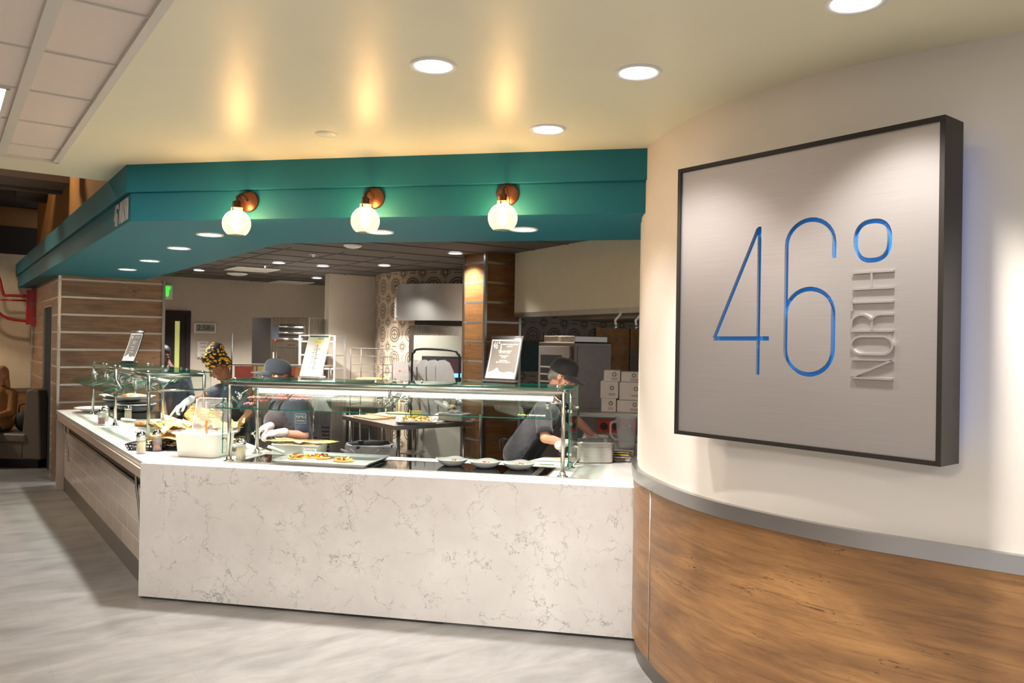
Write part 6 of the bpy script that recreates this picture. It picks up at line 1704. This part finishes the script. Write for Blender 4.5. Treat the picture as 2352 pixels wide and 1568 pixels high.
# long steel counter against the back with coloured boards above
c_ = V((-3.68, 10.35, 0))
t_ = thing('pass_shelf', 'steel over-shelf with coloured cutting boards standing beneath it', 'shelf', c_, RF + .02)
zsh = PY(600, 836, 10.4).z
MB().box2((.0, 0, zsh - .02), (1.30, .34, zsh)).build('shelf', 'steel', t_, bevel=.003)
for x in (.02, 1.28):
    MB().tube([(x, .03, .9), (x, .03, zsh - .02)], .012, 8).build('upright', 'steel_v', t_); MB().tube([(x, .3, .9), (x, .3, zsh - .02)], .012, 8).build('upright', 'steel_v', t_)
MB().box2((-.02, -.25, .86), (1.32, .36, .90)).build('counter_top', 'steel', t_); MB().box2((.0, -.2, .0), (1.30, .34, .86)).build('cabinet_base', 'steel_v', t_)
for k, (x0, x1, mt2, nm) in enumerate(((.02, .27, 'board_red', 'red'), (.285, .32, 'board_tan', 'narrow tan'), (.34, .60, 'board_yellow', 'yellow'), (.63, .86, 'board_red', 'second red'), (.87, 1.0, 'board_wood', 'wood brown'), (1.01, 1.10, 'board_tan', 'light tan'), (1.11, 1.26, 'board_wood', 'right brown'))):
    t_ = thing('cutting_board', nm + ' board standing under the steel over-shelf', 'cutting board', c_ + V((0, 0, .901)), RF + .02, 'boards under the over-shelf')
    MB().box2((x0, .12, 0), (x1, .135, zsh - .03 - .9)).build('board', mt2, t_, bevel=.003)
t_ = thing('faucet_arm', 'tall thin steel faucet arm beside the headwrap', 'faucet', V((-3.62, 10.30, .902)), 0)
MB().tube([(0, 0, 0), (0, 0, .94)], .008, 10).build('arm', 'black_metal', t_); MB().lathe([(0, 0), (.03, 0), (.03, .02), (0, .03)], 14).build('base', 'chrome', t_)
# upright fridge at the back
fA = PY(615, 880, 11.3); z1 = PY(640, 728, 11.3).z
t_ = thing('reach_in_refrigerator', 'tall stainless refrigerator with louvred top against the back wall', 'refrigerator', V((fA.x, fA.y, 0)), RF)
wF = PY(712, 800, 11.3).x - fA.x
MB().box2((0, .06, .1), (wF, .8, z1)).build('body', 'steel_v', t_, bevel=.005)
MB().box2((-.30, .08, .1), (-.003, .82, z1 - .01)).build('side_panel', 'fridge_side', t_)
MB().box2((.12, 0, .2), (wF, .06, z1 - .44)).build('door', 'steel_v', t_, bevel=.004)
MB().box2((.12, .0, z1 - .43), (wF, .06, z1 - .35)).build('badge_panel', 'steel', t_)
MB().box2((.30, -.003, z1 - .40), (.42, 0, z1 - .385)).build('badge', 'bronze', t_)
mb = MB()
for k in range(3):
    z = z1 - .14 - k * .085
    mb.tube([(.14, .045, z), (wF - .08, .045, z)], .018, 12)
mb.build('louvres', 'steel', t_)
MB().box2((.14, .052, z1 - .33), (wF - .08, .062, z1 - .10)).build('louvre_back', 'fridge_side', t_)
MB().box2((.03, .045, z1 - .32), (.12, .06, z1 - .12)).build('control_panel', 'shirt_slate', t_); MB().tube([(.09, .02, z1 - .33), (.09, .045, z1 - .33)], .014, 12).build('red_knob', 'red_panel', t_)
MB().tube([(.10, -.03, .9), (.10, -.03, z1 - .5)], .010, 8).build('handle', 'steel_dark', t_)
for x in (.06, wF - .06): MB().tube([(x, .2, 0), (x, .2, .1)], .02, 8).build('leg', 'steel_v', t_)
# tray rack behind the white sheet
rp2 = PY(758, 868, 10.95); zr = PY(750, 770, 10.95).z
t_ = thing('tray_rack', 'aluminium bun tray rack standing behind the white allergen sheet', 'rack', V((rp2.x - .42, rp2.y, 0)), RF + .05)
mb = MB()
for x in (0, .50):
    for y in (0, .40): mb.box2((x - .014, y - .014, .05), (x + .014, y + .014, zr - .012))
mb.build('posts', 'pan_alu', t_)
MB().box2((-.014, -.014, zr - .012), (.514, .414, zr)).build('top_panel', 'pan_alu', t_)
for k in range(9): 
    z = .25 + (zr - .35) * k / 8; MB().box2((.01, .0, z), (.49, .40, z + .022)).build('tray', 'pan_alu', t_, bevel=.008)
# wire rack with a pizza
wp2 = PY(805, 868, 9.85); zw = PY(800, 800, 9.85).z
t_ = thing('wire_rack', 'see-through wire display rack in front of the pale pilaster', 'rack', V((wp2.x, wp2.y, 0)), RF)
mb = MB(); ww, dd, zb0 = .42, .34, .96
for x in (0, ww):
    for y in (0, dd): mb.tube([(x, y, zb0), (x, y, zw)], .006, 6)
for k in range(8):
    z = zb0 + .02 + (zw - zb0 - .02) * k / 7
    mb.tube([(0, 0, z), (0, dd, z)], .004, 5); mb.tube([(ww, 0, z), (ww, dd, z)], .004, 5); mb.tube([(0, dd, z), (ww, dd, z)], .004, 5)
mb.tube([(0, 0, zw), (ww, 0, zw)], .006, 6); mb.build('wire_frame', 'duct_grey', t_)
mb = MB(); mb.box2((-.03, -.03, zb0 - .02), (ww + .03, dd + .03, zb0)); mb.build('base_board', 'steel', t_)
for x in (0, ww): 
    for y in (0, dd): MB().tube([(x, y, 0), (x, y, zb0 - .02)], .014, 8).build('leg', 'steel_v', t_)
zp = zb0 + .02 + (zw - zb0 - .02) * 3 / 7 + .004
t_ = thing('round_pizza', 'pizza on a middle level of the wire display rack', 'pizza', V((wp2.x + .23, wp2.y + .16, zp)))
MB().lathe([(0, 0), (.19, 0), (.195, .012), (.185, .022), (0, .020)], 28).build('crust', 'pizza_crust', t_); MB().lathe([(0, .020), (.175, .021), (.175, .026), (0, .028)], 28).build('topping', 'orange_food', t_)

# stone oven front with stainless hood on the tiled enclosure
def arc_wall(r, a0, a1, z0, z1, mat, name, parent, thick=.03, off=(0, 0)):
    pts = [(OC.x + off[0] + r * math.cos(math.radians(a)), OC.y + off[1] + r * math.sin(math.radians(a))) for a in [a0 + (a1 - a0) * k / 24 for k in range(25)]]
    return MB().strip(pts, z0, z1, thick, side=1).build(name, mat, parent)
ov = thing('pizza_oven', 'round stone hearth oven with a curved stainless hood set in patterned tile', 'oven')
# find the arc angle for an image column
def arc_ang(u, r):
    best = min(range(180, 361), key=lambda a: abs(CXP + F_PX * (OC.x + r * math.cos(math.radians(a))) / (OC.y + r * math.sin(math.radians(a))) - u) + (0 if a > 200 else 50))
    return best
rh = OR_ + .20; a0 = arc_ang(908, rh); z_h1 = PY(980, 650, OC.y - rh).z; z_h0 = PY(980, 735, OC.y - rh).z
arc_wall(rh, a0, 330, z_h0, z_h1, 'hood_steel', 'hood', ov, .20)
arc_wall(rh - .06, arc_ang(945, rh), 330, z_h0 - .07, z_h0, 'black_metal', 'hood_lip', ov, .1)
MB().tube([(OC.x + rh * math.cos(math.radians(a0)), OC.y + rh * math.sin(math.radians(a0)), z_h0), (OC.x + rh * math.cos(math.radians(a0)), OC.y + rh * math.sin(math.radians(a0)), z_h1)], .016, 8).build('hood_edge', 'pan_alu', ov)
for k in range(4):
    z = z_h0 + .04 + (z_h1 - z_h0 - .08) * k / 3; a_ = math.radians(a0 + .6)
    MB().ell((OC.x + (rh + .004) * math.cos(a_), OC.y + (rh + .004) * math.sin(a_), z), .012, seg=10, rings=8).build('rivet', 'chrome', ov)
ro = OR_ + .04; a1_ = arc_ang(938, ro)
arc_wall(ro, a1_, 330, .0, z_h0 - .07, 'steel_v', 'oven_front', ov, .03)
a2_ = arc_ang(953, ro)
arc_wall(ro + .03, a2_, 320, 1.30, 1.86, 'oven_grey', 'mouth_surround', ov, .03)
arc_wall(ro + .032, a2_ + 5, 312, 1.22, 1.58, 'gap_black', 'oven_mouth', ov, .03)
arc_wall(ro + .20, a2_, 325, 1.10, 1.14, 'steel', 'landing_shelf', ov, .2)
arc_wall(ro + .06, a2_ - 1, a2_ + 3, .2, 1.1, 'steel_dark', 'side_pillar', ov, .05)
arc_wall(ro + .05, a2_ + 2, 330, .05, 1.10, 'oven_grey', 'lower_panel', ov, .04)
MB().box(PY(1046, 862, OC.y - ro - .10), (.16, .02, .05)).build('display', 'screen_blue', ov)
MB().box(PY(1040, 845, OC.y - ro - .08), (.24, .02, .24)).build('control_panel', 'plum_panel', ov)
t_ = thing('metal_pipe', 'dark vertical post right of the work table', 'pole', V((PY(1105, 1000, 8.3).x, 8.3, 0)))
MB().tube([(0, 0, 0), (0, 0, 1.02)], .022, 12).build('pole', 'steel_dark', t_); MB().lathe([(0, 0), (.05, 0), (.05, .008), (.022, .012)], 16).build('foot', 'steel_dark', t_)

# right cook line: holding cabinet, box on top, hood, fryer, cartons
cc = V((.62, 7.9, 0)); hz = PY(1320, 786, 7.9).z
t_ = thing('holding_cabinet', 'tall grey heated holding cabinet behind the worker in the black cap', 'cabinet', cc, RA)   # left face along A (y=0 plane)
MB().box2((-.58, 0, .1), (0, .50, hz)).build('body', 'steel_dark', t_, bevel=.008)
MB().box2((-.54, -.03, .9), (-.04, 0, hz - .04)).build('door', 'cabinet_grey', t_, bevel=.004)
MB().box2((-.50, -.034, 1.1), (-.16, -.030, hz - .13)).build('door_window', 'fridge_side', t_); MB().box2((-.10, -.06, 1.45), (-.075, -.03, 1.62)).build('handle', 'chrome', t_)
mb = MB()
for k in range(6): mb.box2((-.50, -.036, 1.15 + k * .075), (-.16, -.034, 1.165 + k * .075))
mb.build('inner_shelves', 'pan_alu', t_)
MB().box2((0, .04, .9), (.006, .46, hz - .04)).build('side_panel', 'cabinet_grey', t_, bevel=.002)
for x, y in ((-.5, .06), (-.06, .06), (-.5, .44), (-.06, .44)): MB().tube([(x, y, 0), (x, y, .1)], .03, 10).build('caster', 'black_rubber', t_)
t_ = thing('steel_box', 'flat stainless box lying on top of the holding cabinet', 'box', cc + V((0, 0, hz + .001)), RA)
MB().box2((-.52, .02, 0), (-.02, .46, .065)).build('box', 'steel', t_, bevel=.006); MB().box2((-.27, .015, .005), (-.24, .02, .06)).build('latch', 'chrome', t_)
hdp = V((.55, 8.55, 0))
t_ = thing('exhaust_hood', 'long stainless exhaust hood behind the cream bulkhead', 'exhaust hood', hdp, RA)
MB().box2((-.2, .1, 2.03), (2.3, 1.0, 2.18)).build('canopy', 'steel', t_, bevel=.004); MB().box2((-.2, .1, 2.18), (2.3, 1.0, ZK - .02)).build('upper_box', 'steel_dark', t_)
mb = MB()
for k in range(5): mb.box2((-.1 + k * .46, .2, 2.024), (.32 + k * .46, .9, 2.03))
mb.build('filters', 'steel_dark', t_)
for (u, v) in ((1425, 725), (1472, 725)):
    p = PY(u, v, 6.95); t_ = thing('ceiling_hook', 'small white angled bracket under the steel lip, ' + ('left' if u < 1450 else 'right') + ' one', 'hook', V((p.x, p.y, 2.035)), 0, 'white brackets under the bulkhead')
    MB().tube([(0, 0, .03), (.0, 0, 0), (-.045, 0, -.055), (-.035, 0, -.10)], .011, 8).build('bracket', 'white_enamel', t_); MB().ell((-.035, 0, -.11), (.016, .016, .02)).build('tip', 'chrome', t_)
# stainless splash panels on the back wall, warm reflection painted into their colour
t_ = thing('splash_panel', 'stainless panels with a painted warm reflection on the cook line wall', 'wall panel', cw0 + BX * 1.55 - AX * .006, math.atan2(BX.y, BX.x))
MB().box2((0, -.012, 1.2), (.62, 0, 2.0)).build('panel', 'steel_warm_reflection', t_); MB().box2((.64, -.012, 1.72), (2.2, 0, 2.0)).build('panel', 'steel_warm_reflection', t_); MB().box2((.64, -.010, .9), (2.2, 0, 1.715)).build('lower_panel', 'steel_dark', t_)
t_ = thing('green_panel', 'dark green mottled panel on the tile left of the holding cabinet', 'wall panel', cw0 + BX * .22 - AX * .006, math.atan2(BX.y, BX.x))
MB().box2((0, -.02, 1.42), (.72, 0, 1.80)).build('panel', 'green_stove', t_); MB().box2((0, -.05, 1.80), (.74, 0, 1.815)).build('ledge', 'bronze', t_)
# fryer with a red control strip, shelf with cartons above
ff = PY(1372, 975, 7.4)
t_ = thing('fryer', 'steel cooking appliance with a red control strip and black knobs', 'cooking appliance', V((ff.x, 7.4, 0)), RF)
zt1 = PY(1372, 945, 7.4).z
MB().box2((-.02, 0, .1), (.62, .40, zt1 - .05)).build('body', 'steel_dark', t_, bevel=.004); MB().box2((-.35, -.10, zt1 - .045), (.66, .42, zt1)).build('top', 'steel', t_, bevel=.004)
MB().box2((.0, -.008, zt1 - .19), (.52, 0, zt1 - .07)).build('control_strip', 'red_panel', t_)
for k in range(4): MB().tube([(.06 + k * .115, -.035, zt1 - .13), (.06 + k * .115, -.008, zt1 - .13)], .034, 16).build('knob', 'black_plastic', t_)
MB().tube([(.30, -.045, zt1 - .12), (.30, -.035, zt1 - .12)], .018, 12).build('knob_cap', 'chrome', t_)
MB().box2((-.05, -.14, zt1 - .25), (.60, 0, zt1 - .21)).build('front_shelf', 'steel', t_)
for x in (.03, .57): MB().tube([(x, .06, 0), (x, .06, .1)], .02, 8).build('leg', 'steel_v', t_); 
for x in (.03, .57): MB().tube([(x, .36, 0), (x, .36, .1)], .02, 8).build('leg', 'steel_v', t_)
cb = V((ff.x, 7.4, zt1 + .001)); 
def carton(label, x0, x1, z0, z1, y0=.05, dep=.26, mt='carton', rnd_print=True):
    t_ = thing('carton', label, 'box', cb + FX * x0 + FY * y0 + V((0, 0, z0)), RF, 'white cartons on the steel appliance')
    MB().box2((0, 0, 0), (x1 - x0 - .004, dep, z1 - z0 - .002)).build('box', mt, t_, bevel=.002)
    w2 = x1 - x0
    MB().lathe([(.012, 0), (.020, 0), (.020, .001), (.012, .001)], 20, c=(w2 * .62, -.0015, (z1 - z0) * .62), mtx=Matrix.Rotation(PI / 2, 3, 'X')).build('printed_ring', 'carton_print', t_)
    mb = MB()
    for k in range(2): mb.box2((w2 * .45, -.0012, (z1 - z0) * .25 - k * .012), (w2 * .82, -.0004, (z1 - z0) * .25 - k * .012 + .005))
    mb.build('printed_lines', 'carton_print', t_)
zc = [PY(1400, v, 7.4).z - zt1 for v in (944, 915, 876, 850)]
carton('lower left white carton, under the tall one', .03, .17, 0, zc[1]); carton('tall middle-left white carton beside the pale open flap', .02, .19, zc[1], zc[2]); carton('lower right white carton next to the curved wall', .175, .44, 0, zc[1] * .9)
carton('wide grey-shadowed carton right of the tall one', .195, .44, zc[1] * .9 + .002, zc[2] - .002); carton('top left small white carton of the stack', .05, .205, zc[2], zc[3]); carton('top right small white carton of the stack', .21, .40, zc[2], zc[3] - .01)

# back wall details
wn = -AX
def WB(u, v, off=.01): return onplane(u, v, bw0, AX) - AX * off
rb = math.atan2(BX.y, BX.x)
p0, p1 = WB(372, 714), WB(437, 714)
t_ = thing('kitchen_door', 'dark door with a narrow lit glass strip in the back wall', 'door', V((p1.x, p1.y, 0)), rb)
dz = p1.z
MB().box2((-1.05, -.02, 0), (-.07, .0, dz - .06)).build('door_leaf', 'dark_void', t_)
mb = MB(); mb.box2((-.07, -.04, 0), (0, 0, dz)); mb.box2((-1.12, -.04, 0), (-1.05, 0, dz)); mb.box2((-1.05, -.04, dz - .07), (-.07, 0, dz)); mb.build('door_frame', 'bronze_dark' if False else 'dark_void', t_)
MB().box2((-.235, -.026, .3), (-.165, -.02, dz - .17)).build('glass_strip', 'door_glass', t_)
p = WB(470, 753); t_ = thing('digital_clock', 'white framed digital wall clock showing the time', 'clock', p, rb)
cw_ = (WB(495, 753) - WB(444, 753)).length; ch_ = (WB(470, 741) - WB(470, 764)).length
MB().box((0, -.012, 0), (cw_, .024, ch_)).build('frame', 'white_enamel', t_, bevel=.006); MB().box((0, -.025, 0), (cw_ * .84, .003, ch_ * .72)).build('display', 'lcd_grey', t_)
text_obj('digits', '2:58', ch_ * .72, 'ink', t_, Matrix.Translation((-cw_ * .07, -.028, 0)) @ Matrix.Rotation(PI / 2, 4, 'X'), .001); text_obj('digits', '18', ch_ * .40, 'ink', t_, Matrix.Translation((cw_ * .31, -.028, -.01)) @ Matrix.Rotation(PI / 2, 4, 'X'), .001)
p = WB(465, 802); t_ = thing('wall_notice', 'curling white paper notice taped to the wall below the clock', 'notice', p, rb)
nw, nh = (WB(478, 802) - WB(451, 802)).length, (WB(465, 783) - WB(465, 822)).length
mb = MB(); mb.grid([[V((x * nw * (1 - .06 * (1 - k / 6)), -.006 - .02 * (1 - k / 6) ** 2 * abs(x) * 2, -nh / 2 + nh * k / 6)) for x in (-.5, -.25, 0, .25, .5)] for k in range(7)]); o = mb.build('sheet', 'paper', t_); o.modifiers.new('s', 'SOLIDIFY').thickness = .001
for k in range(4): text_obj('print', 'please wash your hands'[k * 5:k * 5 + 6] or 'wash', .035, 'paper_grey', t_, Matrix.Translation((0, -.012, .10 - k * .06)) @ Matrix.Rotation(PI / 2, 4, 'X'), .0003)
p = WB(382, 671, .06); t_ = thing('exit_sign', 'green lit exit sign half hidden by the wide wood column', 'exit sign', p + BX * -.12, rb)
MB().box((0, 0, 0), (.40, .05, .23)).build('housing', 'white_enamel', t_, bevel=.006)
text_obj('letters', 'EXIT', .20, 'exit_green', t_, Matrix.Translation((.02, -.032, 0)) @ Matrix.Rotation(PI / 2, 4, 'X'), .004, sx=.66)

# ================================================================== LEFT: booth, lamp, seated guest
bo = P(86, 1078, 0)
t_ = thing('booth_seat', 'grey vinyl booth bench with a high tapered back at far left', 'booth', V((bo.x, bo.y, 0)), -.10)
zb = PY(80, 893, bo.y + .1).z
MB().prism([(-.30, 0), (.0, 0), (-.04, zb - .02), (-.14, zb), (-.22, zb - .02)], 0, .75, mtx=Matrix.Rotation(PI / 2, 4, 'X') @ Matrix.Identity(4)).build('backrest', 'booth_vinyl', t_, bevel=.02, seg=3)
o = t_.children[-1]; o.location = (0, .80, .0); 
for v_ in o.data.vertices:
    v_.co.z = max(v_.co.z, .12)
MB().box2((-1.3, .05, .12), (-.24, .78, .34)).build('seat_base', 'booth_vinyl', t_, bevel=.01); MB().box2((-1.3, .03, .34), (-.20, .78, .46)).build('seat_cushion', 'booth_vinyl', t_, bevel=.03, seg=3)
MB().box2((-1.28, .09, 0), (-.06, .76, .12)).build('toe_kick', 'black_metal', t_)
bpos = V((bo.x, bo.y, 0))
t_ = thing('handbag', 'black handbag standing on the booth bench beside the guest', 'bag', bpos + V((-.40, .36, .461)), .1)
MB().ell((0, 0, .14), (.13, .08, .145)).build('bag', 'black_rubber', t_); MB().tube(smooth_path([(-.08, 0, .24), (-.06, 0, .36), (.06, 0, .36), (.08, 0, .24)], 5), .010, 8).build('strap', 'black_rubber', t_)
# seated guest
hx = bpos + V((-.78, .40, 0))
t_ = thing('person', 'blond long haired person in a tan brown coat sitting in the booth', 'person', V((hx.x, hx.y, 0)))
b_ = MB(); b_.cap((0, 0, .56), (0, .02, .95), .13, .14, seg=16); b_.cap((-.13, .02, .97), (.13, .02, .97), .055, .055); b_.cap((0, .02, 1.0), (0, .0, 1.12), .05, .05); b_.ell((0, -.01, 1.22), (.078, .10, .115))
b_.ell((0, -.10, 1.20), (.012, .016, .02)); b_.ell((.078, .0, 1.21), (.01, .018, .028)); b_.ell((-.078, .0, 1.21), (.01, .018, .028))
for s_ in (-1, 1):
    b_.cap((s_ * .09, 0, .54), (s_ * .11, -.40, .52), .085, .06); b_.cap((s_ * .11, -.40, .50), (s_ * .11, -.42, .10), .055, .04); b_.cap((s_ * .11, -.42, .07), (s_ * .11, -.54, .05), .04, .035)
    b_.cap((s_ * .17, .02, .95), (s_ * .20, -.06, .72), .045, .038); b_.cap((s_ * .20, -.06, .72), (s_ * .08, -.26, .66), .038, .026); hand_prims(b_, V((s_ * .08, -.26, .66)), (-s_ * .3, -.9, -.1), (0, 0, -1), (-s_, 0, 0), .4)
remeshed(b_, 'body', 'skin_fair', t_, .008, 3)
c_ = MB(); c_.cap((0, 0, .58), (0, .02, .94), .165, .155, seg=18); c_.cap((-.14, .02, .97), (.14, .02, .97), .075, .075)
for s_ in (-1, 1): c_.cap((s_ * .17, .02, .96), (s_ * .215, -.06, .72), .068, .058); c_.cap((s_ * .215, -.06, .72), (s_ * .10, -.23, .67), .056, .046); c_.cap((s_ * .09, .0, .56), (s_ * .11, -.2, .55), .11, .09)
remeshed(c_, 'coat', 'coat_brown', t_, .011, 4)
c_ = MB(); c_.ell((0, .035, 1.255), (.090, .100, .100)); c_.cap((0, .075, 1.22), (.03, .10, .95), .075, .05); c_.cap((.06, .05, 1.18), (.09, .06, .98), .04, .03); c_.cap((-.06, .05, 1.18), (-.09, .06, .98), .04, .03)
remeshed(c_, 'hair', 'hair_blond', t_, .009, 2)
for s_ in (-1, 1): c_ = MB(); c_.ell((s_ * .03, -.088, 1.235), .010, 'eye_dark', seg=10, rings=8); c_.build('eye', None, t_)
c_ = MB(); c_.ell((0, -.095, 1.165), (.02, .008, .006)); c_.build('lips', 'lip', t_)
c_ = MB()
for s_ in (-1, 1): c_.cap((s_ * .09, 0, .54), (s_ * .11, -.40, .52), .10, .075); c_.cap((s_ * .11, -.40, .50), (s_ * .11, -.42, .14), .07, .055)
remeshed(c_, 'trousers', 'jeans', t_, .012, 3)
for s_ in (-1, 1):
    c_ = MB(); c_.cap((s_ * .11, -.41, .055), (s_ * .11, -.555, .045), .052, .042); c_.cap((s_ * .11, -.41, .06), (s_ * .11, -.42, .12), .052, .05); remeshed(c_, 'shoe', 'black_rubber', t_, .009, 2)

# red gooseneck lamp on the wood side wall
wl0 = COL0 + AX * 3.02
pr = onplane(82, 706, COL0 - BX * .0, BX)
t_ = thing('red_wall_lamp', 'red double-armed gooseneck barn lamp fixed to the wood side wall', 'wall lamp', pr - BX * .002, RA)     # local -y = out of the wall
MB().box2((-.13, -.12, -.26), (.0, -.0, .26)).build('mount_box', 'lamp_red', t_, bevel=.004); MB().box2((.0, -.06, -.28), (.06, -.0, .28)).build('side_plate', 'lamp_red', t_, bevel=.003)
mb = MB()
for dx, dz_ in ((-.04, .0), (-.09, 0)):
    pass
mb.tube(smooth_path([(-.06, -.10, .17), (-.06, -.32, .17), (-.06, -.40, .17), (-.06, -.43, .25), (-.06, -.50, .48), (-.06, -.72, .60), (-.06, -.95, .56), (-.06, -1.05, .40), (-.06, -1.06, .25)], 6), .022, 10)
mb.tube(smooth_path([(-.06, -.10, -.21), (-.06, -.36, -.17), (-.06, -.50, -.04), (-.06, -.50, .14), (-.06, -.55, .32), (-.06, -.74, .44), (-.06, -.92, .40), (-.06, -.98, .22)], 6), .022, 10)
mb.tube([(-.06, -.10, .10), (-.06, -.50, .10)], .014, 8)
mb.build('arms', 'lamp_red', t_)
mb = MB(); mb.lathe([(.05, .10), (.07, .06), (.17, .0), (.24, -.10), (.255, -.13), (.25, -.13), (.235, -.10), (.16, -.006), (.05, .05), (0, .06)], 32, c=(-.06, -1.03, .06)); mb.build('shade', 'lamp_red', t_)
mb = MB(); mb.lathe([(.05, .09), (.05, .20), (0, .21)], 20, c=(-.06, -1.03, .06)); mb.build('neck', 'lamp_red', t_)
mb = MB(); mb.ell((-.06, -1.03, .0), (.05, .05, .07)); mb.build('bulb', 'lamp_inside', t_)
mb = MB()
for z, r in ((-.10, .20), (-.155, .12)): mb.tube([(-.06 + r * math.cos(2 * PI * k / 24), -1.03 + r * math.sin(2 * PI * k / 24), .06 + z - .04) for k in range(24)], .006, 6, close=True)
for k in range(6): a = PI * k / 3; mb.tube([(-.06 + .24 * math.cos(a), -1.03 + .24 * math.sin(a), -.07), (-.06 + .18 * math.cos(a), -1.03 + .18 * math.sin(a), -.10), (-.06 + .03 * math.cos(a), -1.03 + .03 * math.sin(a), -.13)], .005, 5)
mb.build('wire_guard', 'lamp_red', t_)
ld = bpy.data.lights.new('light', 'SPOT'); ld.energy = 160; ld.color = (1, .82, .62); ld.spot_size = 2.2; ld.spot_blend = .5; ld.shadow_soft_size = .05
lo = bpy.data.objects.new('light', ld); col.objects.link(lo); lo.parent = t_; lo.location = (-.06, -1.03, .0)
# a warm fill light, added further left, brightens the beige wall

# ------------------------------------------------------------------ hang small pieces on the part they belong to
NEST = {'handle': ('door',), 'door_window': ('door',), 'inner_shelves': ('door',), 'badge': ('badge_panel', 'body'), 'knob': ('control_strip',), 'knob_cap': ('control_strip',), 'bulb': ('glass_globe', 'shade'),
        'shade_holder': ('arm',), 'socket': ('arm',), 'stud': ('shelf_glass',), 'stud_neck': ('shelf_glass',), 'post_foot': ('post',), 'glass_clamp': ('sloped_glass', 'end_glass'), 'light_diffuser': ('light_bar',), 'digits': ('display',), 'label_text': ('label',),
        'eye': ('body',), 'lips': ('body',), 'apron_strap': ('apron',), 'apron_tie': ('apron',), 'cap_button': ('cap_crown',), 'cap_badge': ('cap_crown',), 'cap_brim': ('cap_crown',), 'leg_foot': ('leg',), 'red_knob': ('control_panel',),
        'print_border': ('shirt',), 'sleeve_print': ('shirt',), 'sleeve_cuff': ('shirt',), 'wrap_folds': ('headwrap',), 'printed_ring': ('box',), 'printed_lines': ('box',), 'torn_edge': ('paper',), 'print': ('paper', 'sheet'), 'green_bar': ('paper',), 'border': ('paper',), 'yellow_tab': ('paper',),
        'rivet': ('hood',), 'hood_edge': ('hood',), 'bag_knot': ('bag',), 'glass_strip': ('door_leaf',), 'letter_n': (), 'louvres': ('louvre_back',), 'seam': ('glass_plate',), 'end_strip': ('glass_plate',), 'lens': ('trim_ring',)}
def ctr(o):
    b_ = [Vector(c) for c in o.bound_box]; c = sum(b_, Vector()) / 8
    return o.matrix_basis @ c
for root in [o for o in col.objects if o.parent is None and o.type == 'EMPTY']:
    kids = [o for o in col.objects if o.parent is root and o.type == 'MESH']
    for o in kids:
        nm = o.name.split('.')[0]
        for tgt in NEST.get(nm, ()):
            c_ = [k for k in kids if k.name.split('.')[0] == tgt and k is not o]
            if c_:
                best = min(c_, key=lambda k: (ctr(k) - ctr(o)).length)
                o.parent = best; o.matrix_parent_inverse = best.matrix_basis.inverted(); break
